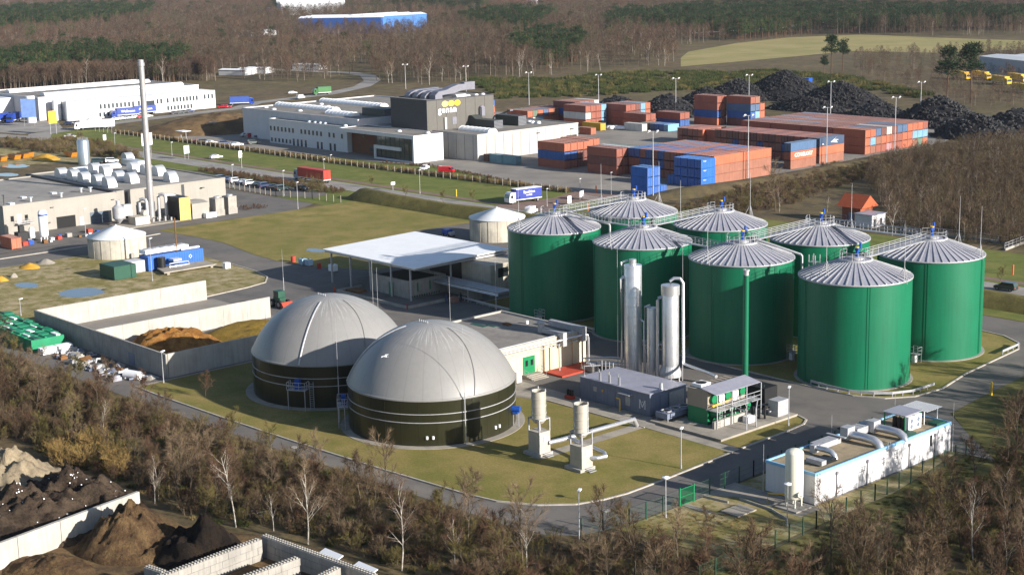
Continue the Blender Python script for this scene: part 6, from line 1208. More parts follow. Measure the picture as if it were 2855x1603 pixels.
for x, y, m_, lab, s in ((-274.1, 183.8, rust_red, 'red barrel pair at the lawn edge', 1), (-270.0, 183.4, mat('pale_blue_tote', (150, 178, 196), .5), 'pale blue tote, left of two', 1.2), (-268.3, 183.8, MATS['pale_blue_tote'], 'pale blue tote, right of two', 1.2), (-264.0, 183.4, rust_red, 'single red barrel between the totes and white tank', .9), (-259.3, 183.6, white_sheet, 'white wrapped tank at the lawn edge', 1.3)):
    t = thing('barrel' if m_ is rust_red else 'tote', lab, 'barrel' if m_ is rust_red else 'tote', x, y, 0, 'drums and totes along the lawn edge')
    if m_ is rust_red:
        MB().lathe(x, y, [(.01, .05), (.5*s, .05), (.52*s, .5*s), (.5*s, 1.3*s), (.01, 1.3*s)], 16).build('drum', m_, t, True)
        for z in (.45, .9): MB().lathe(x, y, [(.52*s, z*s), (.55*s, z*s+.04), (.52*s, z*s+.08)], 16).build('hoop', m_, t)
    else: MB().box(x-.6*s, x+.6*s, y-.5*s, y+.5*s, .15, 1.15*s).build('tank', m_, t, False); MB().box(x-.62*s, x+.62*s, y-.52*s, y+.52*s, 0, .15).build('pallet', timber, t); MB().cyl(x, y, 1.15*s, 1.25*s, .2, n=10).build('lid', black_paint, t)
t = thing('mobile_sprayer', 'small blue machine standing behind the pavilion roof', 'machine', -272.8, 226.1); _x, _y = -272.8, 226.1; MB().box(_x-1.4, _x+.6, _y-.8, _y+.8, .5, 1.7).build('tank', blue_motor, t); MB().box(_x+.6, _x+1.8, _y-.6, _y+.6, .5, 1.2).build('engine', galv, t)
for dx in (-.9, .9): wheel(t, _x+dx, _y-.9, .4, .25); wheel(t, _x+dx, _y+.9, .4, .25)

# signs and small roadside things
def sign(x, y, w, h, z, m_, label, rz=0.0, text=None, posts=2):
    t = thing('sign_board', label, 'sign', x, y); M = Matrix.Translation((x, y, 0)) @ Matrix.Rotation(rz, 4, 'Z'); b = MB(); b.M = M; b.box(-.04, .04, -w/2, w/2, z, z+h); b.build('panel', m_, t)
    for s in ((-w*.35, w*.35) if posts == 2 else (0,)): p = MB(); p.M = M; p.box(-.14, -.05, s-.05, s+.05, 0, z+h*.9); p.build('post', galv, t)
    return t
sign(-459.7, 253.1, 5.2, 4.0, 4.8, white_sheet, 'big white notice board behind the chimney', R(20)); sign(-449.8, 261.9, 2.2, 2.6, 2.0, white_sheet, 'white sign board on the verge beside the drive', R(10)); sign(-431.2, 270.7, 1.4, 2.2, 1.2, white_sheet, 'white sign at the fence opening', R(10)); sign(-598.4, 277.1, 6, 7.5, 3.6, mat('blue_banner', (120, 150, 206), .6), 'tall blue banner board before the white works', R(-45))
sign(-561.0, 269.3, 3.4, 4.8, 4.2, yellow, 'yellow and white direction sign at the junction', R(0)); sign(-520.8, 269.6, 1.2, 2.0, .6, white_sheet, 'white road sign on the verge left of the silo', 0, None, 1); sign(-340.7, 262.9, 1.4, .8, 1.6, white_sheet, 'low white sign in the verge before the fence', R(0), None, 1); sign(-284.7, 277.0, 1.3, 1.9, .4, white_sheet, 'white notice post beside the entrance paving', 0, None, 1); sign(-288.2, 284.9, 2.4, 1.6, .8, hall_grey, 'grey notice board at the sliding gate', R(20))
for x, y, m_, lab in ((-113.3, 194.2, yellow, 'yellow gas marker post at the road edge by the thicket'), (-155.2, 272.0, mat('orange_plastic', (222, 104, 44), .5), 'orange marker post on the verge by the public road'), (-318.1, 266.9, yellow, 'yellow marker post on the roadside verge'), (-274.0, 273.0, MATS['orange_plastic'], 'orange marker post behind the tank roofs'), (-293.7, 295.9, MATS['orange_plastic'], 'orange pillar beside the yard gate')):
    b = MB(); b.cyl(x, y, 0, 1.9, .16, n=10); b.cyl(x, y, 1.9, 2.05, .22, .05, n=10); solo('marker_post', b, m_, lab, 'post', 'marker posts', smooth=True)
skipm = mat('skip_orange', (206, 132, 40), .6, var=.15, streak=.15)
for k, (x, y) in enumerate(((-496.5, 218.8), (-497.6, 224.1), (-498.4, 227.6), (-500.5, 230.1), (-488.1, 239.9))):
    t = thing('skip', ['orange skip cut by the left picture edge', 'orange skip, left of the three together', 'orange skip, middle of the three together', 'orange skip, right of the three together', 'orange skip beside the silver silo'][k], 'skip', x, y, 0, 'orange skips on the earth lot'); b = MB(); b.extr([(x-3.0, 1.7), (x-2.0, .2), (x+2.0, .2), (x+3.0, 1.7)], y-1.1, y+1.1, 'y'); b.build('tub', skipm, t); MB().box(x-2.7, x+2.7, y-1.0, y+1.0, 1.7, 1.75).build('load', soil, t)
mound('sand_heap', -490.4, 231.8, 7, 4, 1.6, MATS['yellow_sand'], seed=4, label='pale sand heap left of the silver silo', cat='heap')
for k, (x, y) in enumerate(((-399.8, 411.0), (-397.9, 412.4), (-395.6, 412.6))):
    b = MB()
    for q in range(5): b.lathe(x+.9*math.cos(q*1.4), y+.9*math.sin(q*1.4), [(.01, .1), (1.0, .3), (1.1, .8), (.8, 1.3), (.01, 1.4)], 9)
    solo('bale_pile', b, white_sheet, 'pile of white bulk bags, %s from the yellow container' % ORD[k], 'bags', 'white bulk bags on the yard', smooth=True)

# ------------------------------------------------------------------ tyre heaps
rubber = ground_mat('tyre_black', [(34, 34, 38), (24, 24, 28), (48, 46, 46)], (.2, .6, 2.0), fine=.5, fscale=1.2, bump=1.0, rough=.7)
tyre_face = mat('tyre_grey', (52, 50, 50), .7, var=.35, scale=1.2)
def tyre_heap(x, y, rx, ry, h, seed, label, big=False):
    rn = random.Random(seed); t = thing('tyre_heap', label, 'tyre heap', x, y, 0, 'heaps of old tyres'); v = []; n, k = 40, 12
    def hz(px, py):
        d = math.hypot(px/rx, py/ry); return max(0, h*(1-d**1.25))+(.5*noise.fractal(Vector((px*.25+seed, py*.25, 0)), 1, 2, 3))*(1 if d < 1 else 0)
    for j in range(k+1):
        for i in range(n): a = 2*math.pi*i/n; px, py = rx*j/k*math.cos(a), ry*j/k*math.sin(a); v.append((x+px, y+py, hz(px, py)-.2))
    MB().add(v, [(j*n+i, j*n+(i+1) % n, (j+1)*n+(i+1) % n, (j+1)*n+i) for j in range(k) for i in range(n)]).build('core', rubber, t, 'all')
    b = MB(); cnt = int(rx*ry*(2.1 if not big else 1.5))
    for q in range(cnt):
        a = rn.uniform(0, 2*math.pi); d = math.sqrt(rn.random())*.98; px, py = rx*d*math.cos(a), ry*d*math.sin(a); s = rn.uniform(.33, .5)*(1.7 if big else 1.1)
        b.M = Matrix.Translation((x+px, y+py, hz(px, py)+.1)) @ Matrix.Rotation(rn.uniform(-1.1, 1.1), 4, 'X') @ Matrix.Rotation(rn.uniform(-1.1, 1.1), 4, 'Y')
        b.lathe(0, 0, [(s*.55, -s*.3), (s, -s*.3), (s*1.05, 0), (s, s*.3), (s*.55, s*.3), (s*.5, 0), (s*.55, -s*.3)], 9)
    o = b.build('tyres', tyre_face, t); o['kind'] = 'stuff'
for k, (x, y, rx, ry, h, lab) in enumerate(((-417.9, 461.7, 17, 14, 8.5, 'tyre heap behind the far red containers'), (-471.3, 488.6, 9, 7, 3.0, 'low tyre heap beyond the far container roofs'), (-415.2, 481.9, 17, 14, 10, 'tyre heap left of the tall container stacks'), (-439.6, 531.7, 18, 14, 9, 'tyre heap behind the tall container stacks'), (-426.6, 547.7, 24, 17, 12, 'biggest tyre heap, below the tall pine'), (-386.8, 533.8, 24, 15, 10, 'tyre heap behind the middle of the big block'), (-385.4, 509.3, 20, 9, 5.5, 'long low tyre heap just behind the big block'), (-351.1, 509.7, 14, 11, 5.0, 'low tyre heap behind the end of the big block'), (-313.8, 492.9, 20, 14, 10.5, 'tyre heap right of the big block, farther one'), (-282.7, 467.6, 17, 12, 8.0, 'tyre heap nearest the camera at the yard corner'), (-285.8, 498.4, 15, 12, 7.0, 'tyre heap at the right picture edge'))): tyre_heap(x, y, rx, ry, h, k+3, lab, k > 7)
solo('blue_bin', MB().box(-2+(-462.2, 611.0)[0], 2+(-462.2, 611.0)[0], (-462.2, 611.0)[1]-1.5, (-462.2, 611.0)[1]+1.5, 0, 3), MATS['blue_motor'], 'bright blue bin beyond the biggest tyre heap', 'bin')

# ------------------------------------------------------------------ scrap along the bunker wall
gs = mat('scrap_green', (16, 132, 88), .5, var=.12)
rn = random.Random(9)
for k in range(9):
    x = -262.4+k*2.55; t = thing('green_panel_stack', 'stack of green steel plates, %s from the left picture edge' % ORD[k], 'scrap', x, 112, 0, 'stacks of green steel plates'); hgt = 2.6-.06*k
    MB().box(x-1.2, x+1.2, 108.6, 115.2, .1, hgt*.45).build('plate_pack', gs, t); MB().box(x-1.15, x+1.2, 108.5, 115.0-.3*(k % 3), hgt*.46, hgt).build('plate_pack', gs, t)
    for q in range(3): y = 109+2*q+rn.uniform(-.3, .3); MB().box(x-1.1, x+1.0, y, y+rn.uniform(.3, 1.0), hgt+.01, hgt+rn.uniform(.08, .3)).build('loose_part', [gs, white_sheet, green_dark][(k+q) % 3], t)
for k in range(6):
    b = MB(); z = .1+.36*(k % 3); y0 = 108.8+2.9*(k//3); b.box(-239.2, -238.2, y0, y0+2.7, z, z+.3); b.box(-238.2, -237.5, y0+.1, y0+2.6, z+.04, z+.26); solo('insulation_board', b, white_sheet, 'white wrapped board pack, %s layer of the %s pile' % (['bottom', 'middle', 'top'][k % 3], ['near', 'far'][k//3]), 'board', 'white boards beside the green plates')
scol = [white_sheet, galv, concrete_pale, galv, timber, grey_blue, concrete, roof_zinc, concrete_tank]
for k in range(70):
    x, y = -237+26*(k/70)+rn.uniform(-.8, .8), 109.6+rn.uniform(0, 5.6)*(1-.25*k/70); m_ = scol[k % 9]; ty = k % 4
    b = MB(); b.M = Matrix.Translation((x, y, .08)) @ Matrix.Rotation(rn.uniform(0, 3.1), 4, 'Z'); s = rn.uniform(.4, 1.0)
    if ty == 0: b.tube([(-1.6*s, 0, .2), (1.6*s, 0, .25)], .14*s+.05, 8); b.tube([(-1.2*s, .3, .15), (1.4*s, .35, .2)], .12*s+.05, 8)
    elif ty == 1: b.box(-.8*s, .8*s, -.5*s, .5*s, 0, .6*s); b.box(-.5*s, .6*s, -.3*s, .3*s, .6*s, .9*s)
    elif ty == 2: b.add([(-1*s, -.7*s, 0), (1*s, -.6*s, .1), (.9*s, .7*s, .7*s), (-1.1*s, .6*s, .5*s), (-1*s, -.7*s, .1), (1*s, -.6*s, .2), (.9*s, .7*s, .8*s), (-1.1*s, .6*s, .6*s)], [(0,3,2,1),(4,5,6,7),(0,1,5,4),(1,2,6,5),(2,3,7,6),(3,0,4,7)])
    else: b.tube([(-.9*s, 0, .1), (-.2*s, .3*s, .7*s), (.6*s, .1, .5*s), (1.0*s, -.2*s, .1)], .1, 7)
    solo('scrap_piece', b, m_, ['silver', 'pale', 'white', 'brown'][ty] + ' scrap piece in the litter along the bunker wall', 'scrap', 'scrap littered along the bunker wall')
b = MB(); b.tube([(-214.6, 111.6, .7), (-211.8, 112.6, .7)], [.75, .7], 12); solo('film_roll', b, white_sheet, 'white wrapped film roll near the bunker corner', 'roll', smooth=True)
solo('sheet_metal', MB().box(-213.2, -210.6, 113.4, 115.2, .08, .2), galv, 'flat pale sheet lying at the bunker corner', 'sheet')

# ------------------------------------------------------------------ soil yard in the lower left corner
comp = ground_mat('compost', [(68, 56, 46), (48, 40, 34), (90, 76, 62)], (.15, .5, 2.0), fine=.5, fscale=3.0, bump=1.0); black_soil = ground_mat('black_soil', [(40, 32, 26), (52, 42, 32), (30, 25, 22)], (.2, .6, 2.0), fine=.4, fscale=3.0, bump=1.0); gravelm = ground_mat('gravel', [(136, 122, 100), (120, 108, 90), (150, 136, 112)], (.3, .8, 2.5), fine=.35, fscale=6.0, bump=.5); brown_soil = ground_mat('brown_soil', [(88, 68, 48), (68, 52, 38), (112, 90, 62)], (.2, .7, 2.0), fine=.4, fscale=3.0, bump=1.0)
for x, y, rx, ry, h, m_, sd, lab, rz in ((-179.5, 76.1, 10, 7, 3.9, gravelm, 2, 'pale gravel heap at the left picture edge', .3), (-165.2, 78.3, 12, 6, 4.4, comp, 5, 'dark compost heap strewn with litter behind the wall', .2), (-165.2, 71.2, 12, 8, 4.0, comp, 8, 'nearer compost heap at the lower left', .5), (-149.7, 77.1, 7.0, 6.2, 4.6, brown_soil, 3, 'brown soil heap before the concrete wall', .1), (-141.6, 81.0, 5.6, 5.0, 3.9, black_soil, 6, 'black soil heap beside the block bays', .2), (-149.7, 67.1, 6, 4, 1.4, brown_soil, 9, 'low brown soil spread at the wall foot', .4)): mound('soil_heap', x, y, rx, ry, h, m_, rz, n=84, rough=.42, seed=sd, label=lab, cat='heap', flatp=1.25)
litter = MB(); rl = random.Random(4)
for o in [q for q in bpy.data.objects if q.name.startswith('soil_heap') and 'compost' in q['label']]:
    vv = [q.co for q in o.data.vertices]
    for q in range(60): p = rl.choice(vv)+Vector((rl.uniform(-.3, .3), rl.uniform(-.3, .3), 0))+o.location; e = rl.uniform(.03, .09); litter.box(p.x-e, p.x+e, p.y-e, p.y+e, p.z-.1, p.z+.04)
# retaining wall of tall precast panels
def block_wall(): 
    A, B = Vector((-152.7, 60.1, 0)), Vector((-157.5, 82.4, 0)); t = thing('retaining_wall', 'pale precast retaining wall across the soil yard', 'wall', *((A+B)/2)[:2]); L = (B-A).length; d = (B-A).normalized(); nn = Vector((-d.y, d.x, 0))*.22; k = round(L/5.2)
    for j in range(k): p, q = A+d*(L*j/k+.03), A+d*(L*(j+1)/k-.03); MB().prism([(p-nn)[:2], (q-nn)[:2], (q+nn)[:2], (p+nn)[:2]], 0, 3.0).build('wall_panel', concrete_pale, t)
block_wall()
def bay_wall(p0, p1, courses, label, h=.8, bl=1.6):
    """wall of interlocking concrete blocks with studs on top"""
    A, B = Vector((*p0, 0)), Vector((*p1, 0)); t = thing('block_wall', label, 'wall', *p0, 0, 'stacked block bay walls'); L = (B-A).length; d = (B-A).normalized(); nn = Vector((-d.y, d.x, 0))*.38
    for c in range(courses):
        n = round(L/bl); off = (bl/2 if c % 2 else 0)
        for j in range(n+1):
            u0, u1 = max(0, j*bl-off), min(L, (j+1)*bl-off)
            if u1-u0 < .2: continue
            p, q = A+d*(u0+.015), A+d*(u1-.015); w = nn*(1+rn.uniform(-.04, .04)); MB().prism([(p-w)[:2], (q-w)[:2], (q+w)[:2], (p+w)[:2]], c*h+.01, (c+1)*h-.02).build('block', concrete, t)
    s = MB()
    for j in range(int(L/.4)):
        for e in (-.18, .18): c = A+d*(j*.4+.2)+Vector((-d.y, d.x, 0))*e; s.cyl(c.x, c.y, courses*h-.02, courses*h+.13, .11, n=7)
    s.build('stud', concrete_pale, t)['kind'] = 'stuff'
bay_wall((-133.7, 67.6), (-135.8, 84.9), 3, 'block wall of the soil bay nearest the black heap'); bay_wall((-137.6, 72.3), (-134.8, 72.8), 3, 'short block return wall in front of the black heap'); bay_wall((-136.4, 85.8), (-118.7, 87.6), 3, 'long block wall at the back of the soil bays'); bay_wall((-127.8, 74.3), (-128.4, 84.8), 3, 'block wall dividing the two near soil bays'); bay_wall((-121.9, 80.6), (-123.3, 86.2), 3, 'block wall of the rightmost soil bay')
for k, (x, y) in enumerate(((-126.4, 87.2), (-120.9, 87.5))): b = MB(); b.add([(x-1.6, y-.2, 2.3), (x+1.5, y-.1, 2.3), (x+1.6, y+.8, 2.7), (x-1.5, y+.7, 2.7), (x-1.6, y-.2, 2.2), (x+1.5, y-.1, 2.2), (x+1.6, y+.8, 2.6), (x-1.5, y+.7, 2.6)], [(0,1,2,3),(7,6,5,4),(0,4,5,1),(1,5,6,2),(2,6,7,3),(3,7,4,0)]); solo('cover_sheet', b, white_sheet, ['pale sheet propped on the bay wall, left one', 'pale sheet propped on the bay wall, right one'][k], 'sheet')
stuff('litter', litter, white_sheet, 'white litter strewn over the compost heaps', 'litter')
for k, (dx, dy) in enumerate(((0, 0), (1.1, .3), (.4, 1.2), (-.8, .7))): x, y = -147.4, 91.2; b = MB(); b.tube([(x+dx-.7, y+dy, .3), (x+dx+.1, y+dy+.4, .5), (x+dx+.8, y+dy+.2, .3)], .06, 5); solo('litter_strip', b, white_sheet, 'white plastic strip caught in the thicket, %s of four' % ORD[k], 'litter', 'plastic strips in the thicket')

# ------------------------------------------------------------------ people and gull
def person(x, y, rz, jacket, trousers, label, bend=0.0):
    t = thing('person', label, 'person', x, y)
    J = {'pel': (0, 0, .95), 'spi': (.02+.05*bend, 0, 1.2), 'che': (.03+.15*bend, 0, 1.42), 'nek': (.04+.2*bend, 0, 1.55), 'hd': (.06+.24*bend, 0, 1.66), 'top': (.06+.26*bend, 0, 1.78)}
    for s, n_ in ((1, 'l'), (-1, 'r')):
        J['hip'+n_] = (0, .1*s, .9); J['kn'+n_] = (.06 if s > 0 else -.03, .11*s, .5); J['an'+n_] = (.08 if s > 0 else -.1, .11*s, .08); J['to'+n_] = (.24 if s > 0 else .06, .12*s, .04)
        J['sh'+n_] = (.03+.15*bend, .2*s, 1.42); J['el'+n_] = (.08+.2*bend, .27*s, 1.14); J['wr'+n_] = (.25+.2*bend, .22*s, .98); J['ha'+n_] = (.33+.2*bend, .2*s, .95)
    ks = list(J); E = [('pel', 'spi'), ('spi', 'che'), ('che', 'nek'), ('nek', 'hd'), ('hd', 'top')]
    for n_ in 'lr': E += [('pel', 'hip'+n_), ('hip'+n_, 'kn'+n_), ('kn'+n_, 'an'+n_), ('an'+n_, 'to'+n_), ('che', 'sh'+n_), ('sh'+n_, 'el'+n_), ('el'+n_, 'wr'+n_), ('wr'+n_, 'ha'+n_)]
    RD_ = {'pel': .17, 'spi': .15, 'che': .18, 'nek': .07, 'hd': .11, 'top': .09, 'hip': .1, 'kn': .07, 'an': .055, 'to': .05, 'sh': .09, 'el': .06, 'wr': .05, 'ha': .045}
    me = bpy.data.meshes.new('person_body'); me.from_pydata([J[k] for k in ks], [(ks.index(a), ks.index(b)) for a, b in E], []); o = bpy.data.objects.new('body', me); COL.objects.link(o); o.parent = t
    o.modifiers.new('skin', 'SKIN'); sv = me.skin_vertices[0].data
    for i, k in enumerate(ks): r = RD_[k[:-1] if k not in RD_ else k]; sv[i].radius = (r, r); sv[i].use_root = (k == 'pel')
    o.modifiers.new('sub', 'SUBSURF').render_levels = 1
    m_ = mat('clothes_%d_%d_%d' % jacket, jacket, .8, var=.1, rgb2=trousers, scale=1.2); me.materials.append(m_); t.rotation_euler = (0, 0, rz)
    MB().lathe(.08+.25*bend, 0, [(.11, 1.66), (.115, 1.72), (.09, 1.8), (.01, 1.83)], 12).build('hair', mat('dark_hair', (40, 32, 26), .8), None).parent = t
person(-217.1, 182.6, R(200), (28, 28, 32), (36, 38, 48), 'person in dark clothes standing by the pallet at the pavilion'); person(-218.2, 179.8, R(100), (40, 60, 110), (30, 34, 48), 'person in blue clothes bending at the pavilion kerb', .9)
solo('brick_pallet', MB().box(-218.9, -217.5, 181.2, 182.4, .05, 1.0), mat('pallet_bricks', (156, 116, 100), .85, var=.15, scale=3), 'pallet of reddish stones beside the standing person', 'pallet')
def gull(x, y, z):
    t = thing('gull', 'white gull gliding in front of the nearer dome', 'bird', x, y, z); b = MB(); b.lathe(0, 0, [(.01, -.24), (.06, -.16), (.085, 0), (.06, .14), (.045, .2), (.01, .27)], 10); b.v = [(q[2], q[1], q[0]) for q in b.v]
    for s in (-1, 1): b.add([(.08, s*.05, .03), (.1, s*.3, .12), (-.02, s*.62, .06), (-.1, s*.3, .1), (-.1, s*.05, .02), (.08, s*.05, .015), (.1, s*.3, .105), (-.02, s*.62, .05), (-.1, s*.3, .085), (-.1, s*.05, .005)], [(0,1,3,4), (1,2,3), (9,8,6,5), (8,7,6), (0,5,6,1), (1,6,7,2), (2,7,8,3), (3,8,9,4)])
    b.add([(-.22, 0, .01), (-.38, .08, .01), (-.38, -.08, .01)], [(0, 1, 2)]); w = t['_w']; del t['_w']; o = b.build('body', white_sheet, t, True); t.rotation_euler = (0, 0, R(200)); t.scale = (1.5, 1.5, 1.5)
gull(-155.1, 117.3, 13)

# ------------------------------------------------------------------ vegetation
def bark(name, a, b, scale=3.0): return mat(name, a, .9, var=.2, scale=scale, rgb2=b, spec=.1)
bark_grey = bark('bark_grey', (104, 92, 78), (74, 64, 54)); bark_pale = bark('bark_pale', (150, 138, 124), (104, 94, 84), 1.6); bark_birch = bark('bark_birch', (206, 200, 188), (120, 110, 98), 1.6); twig_brown = bark('twig_brown', (96, 80, 60), (70, 57, 45), .4); twig_red = bark('twig_reddish', (102, 78, 60), (76, 57, 46), .4); twig_olive = bark('twig_olive', (108, 98, 58), (82, 74, 46), .4); twig_gold = bark('twig_golden', (158, 132, 78), (122, 98, 60), .5); twig_pale = bark('twig_pale', (126, 108, 86), (98, 82, 66), .4)
needle = bark('pine_needles', (48, 64, 38), (30, 44, 28), .5); needle2 = bark('pine_needles_pale', (70, 86, 50), (46, 60, 36), .5); broom = bark('broom_green', (70, 78, 40), (50, 56, 32), .3); pine_bark = bark('pine_bark', (104, 80, 62), (72, 56, 46)); drygrass = bark('dry_grass', (164, 140, 96), (128, 108, 72), 1.0); far_a = bark('far_twigs_grey', (90, 77, 64), (66, 56, 48), .02); far_b = bark('far_twigs_rust', (96, 77, 62), (72, 57, 48), .02); far_c = bark('far_twigs_olive', (95, 85, 62), (72, 64, 48), .02)
def tri(b, p, d, L, w, rn):
    s = Vector((rn.uniform(-1, 1), rn.uniform(-1, 1), rn.uniform(-.6, .6))).cross(d)
    if s.length < 1e-4: s = Vector((1, 0, 0))
    s = s.normalized()*w; q = p+d*L; b.v += [tuple(p-s), tuple(p+s), tuple(q)]; k = len(b.v); b.f.append((k-3, k-2, k-1))
def rdir(d, ang, rn):
    q = Vector((rn.gauss(0, 1), rn.gauss(0, 1), rn.gauss(0, 1))); q = (q-d*q.dot(d)).normalized(); return (d*math.cos(ang)+q*math.sin(ang)).normalized()
def grow(bt, bw, p, d, L, r, lv, P, rn):
    n = 4 if lv == 0 else 3; pts = [p]; q = p
    for i in range(n): d = (d+Vector((rn.gauss(0, P['wob']), rn.gauss(0, P['wob']), P['up']*(.5 if lv else .2)))).normalized(); q = q+d*L/n; pts.append(q)
    bt.tube(pts, [r*(1-.78*i/n) for i in range(n+1)], 5 if lv == 0 else 3, False)
    if lv >= P['lv']:
        for k in range(P['tw']): u = rn.random(); c = pts[0].lerp(pts[-1], u); e = rdir(d, rn.uniform(.3, 1.2), rn)+Vector((0, 0, P['tup'])); tri(bw, c, e.normalized(), rn.uniform(.5, 1.0)*P['tl'], P['tww'], rn)
        return
    m = P['br'][lv]
    for k in range(m):
        u = P['lo'][lv]+(1-P['lo'][lv])*(k+rn.random())/m; i = min(n-1, int(u*n)); c = pts[i].lerp(pts[i+1], u*n-i)
        grow(bt, bw, c, rdir(d, rn.uniform(*P['an'][lv]), rn), L*P['sc'][lv]*(1.15-.6*u)*rn.uniform(.7, 1.15), r*.45*(1.1-.6*u), lv+1, P, rn)
    for k in range(P['tw']): c = pts[-1].lerp(pts[-2], rn.random()); tri(bw, c, rdir(d, rn.uniform(.1, .9), rn), rn.uniform(.5, 1)*P['tl'], P['tww'], rn)
TREEP = dict(bare=dict(lv=2, br=(11, 6), lo=(.22, .2), an=((.5, .95), (.4, .9)), sc=(.52, .5), tw=15, tl=.95, tww=.015, tup=.25, wob=.10, up=.12),
             birch=dict(lv=2, br=(12, 5), lo=(.28, .2), an=((.45, .8), (.4, .8)), sc=(.42, .5), tw=11, tl=.9, tww=.012, tup=-.15, wob=.07, up=.10),
             shrub=dict(lv=1, br=(9,), lo=(.1,), an=((.3, .8),), sc=(.6,), tw=12, tl=.55, tww=.014, tup=.25, wob=.12, up=.10))
def tree_mesh(kind, seed, H, tm, wm, stems=1, r=None):
    rn = random.Random(seed); bt, bw = MB(), MB(); P = TREEP[kind]
    for s in range(stems):
        d = rdir(Vector((0, 0, 1)), rn.uniform(.0, .10) if stems == 1 else rn.uniform(.1, .5), rn); p = Vector((rn.uniform(-.5, .5), rn.uniform(-.5, .5), -.1)) if stems > 1 else Vector((0, 0, -.1))
        grow(bt, bw, p, d, H*(1 if stems == 1 else rn.uniform(.7, 1))*.86, r or H*.014, 0, P, rn)
    return bt.mesh('trunk', tm), bw.mesh('crown', wm)
def tree_proto(name, kind, seed, H, tm, wm, stems=1, r=None):
    t = thing(name, None, None); del t['_w']; a, b = tree_mesh(kind, seed, H, tm, wm, stems, r)
    for nm, me in (('trunk', a), ('crown', b)): o = bpy.data.objects.new(nm, me); COL.objects.link(o); o.parent = t; KIDS.setdefault(t, []).append(o)
    return t
def pine_mesh(seed, H, lod=1.0, crown0=.45, wm=None):
    rn = random.Random(seed); bt, bw = MB(), MB(); lean = Vector((rn.uniform(-.05, .05), rn.uniform(-.05, .05), 1)).normalized(); pts = [Vector((0, 0, -.2))+lean*H*i/4 for i in range(5)]; bt.tube(pts, [H*.02*(1-.8*i/4) for i in range(5)], 6, False)
    for k in range(int(13*lod)+5):
        u = crown0+(1-crown0)*rn.random(); a = rn.uniform(0, 6.28); w = H*.2*(1.12-u)**.5*rn.uniform(.5, 1.1); c = lean*H*u+Vector((math.cos(a)*w, math.sin(a)*w, rn.uniform(-.3, .6))); bt.tube([lean*H*(u-.05), c], [H*.006, H*.002], 3, False); R_ = H*rn.uniform(.07, .12)
        for q in range(int(70*lod)): e = Vector((rn.gauss(0, 1), rn.gauss(0, 1), rn.gauss(0, .55))).normalized(); p = c+Vector((e.x*R_*1.25, e.y*R_*1.25, e.z*R_*.7))*rn.uniform(.45, 1); tri(bw, p, (e+Vector((rn.gauss(0, .5), rn.gauss(0, .5), .35))).normalized(), R_*rn.uniform(.25, .5), R_*.085, rn)
    return bt.mesh('trunk', pine_bark), bw.mesh('crown', wm or needle)
def far_tree(seed, H, wm, tm, n=330, slim=.24, lo=.3):
    """leafless tree for the distant wood: trunk, a few limbs and a cloud of twig slivers"""
    rn = random.Random(seed); b = MB(); b.tube([Vector((0, 0, -.3)), Vector((rn.uniform(-.2, .2), 0, H*.5)), Vector((rn.uniform(-.3, .3), 0, H*.95))], [H*.011, H*.008, H*.002], 4, False); k = len(b.f)
    for i in range(9): z = H*rn.uniform(.3, .75); a = rn.uniform(0, 6.28); b.tube([(0, 0, z), (math.cos(a)*H*slim*.8, math.sin(a)*H*slim*.8, z+H*.2)], [H*.005, H*.0015], 3, False)
    k = len(b.f)
    for i in range(n):
        u = lo+(1-lo)*rn.random()**.8; w = H*slim*(math.sin(math.pi*min(1, (u-lo)/(1-lo)*.85+.12)))**.7*math.sqrt(rn.random())*1.1; a = rn.uniform(0, 6.28); p = Vector((w*math.cos(a), w*math.sin(a), H*u)); tri(b, p, Vector((math.cos(a)*.5+rn.gauss(0, .5), math.sin(a)*.5+rn.gauss(0, .5), .9+rn.gauss(0, .3))).normalized(), H*rn.uniform(.06, .13), H*.0052, rn)
    me = b.mesh('far_tree', tm); me.materials.append(wm); me.polygons.foreach_set('material_index', [0 if i < k else 1 for i in range(len(me.polygons))]); return me
def far_pine(seed, H, wm):
    a, b = pine_mesh(seed, H, .75, .3, wm); n = len(a.vertices); v = [tuple(q.co) for q in a.vertices]+[tuple(q.co) for q in b.vertices]; f = [tuple(p.vertices) for p in a.polygons]; k = len(f); f += [tuple(i+n for i in p.vertices) for p in b.polygons]
    me = bpy.data.meshes.new('far_pine'); me.from_pydata(v, [], f); me.materials.append(pine_bark); me.materials.append(wm); me.polygons.foreach_set('material_index', [0 if i < k else 1 for i in range(len(f))]); return me
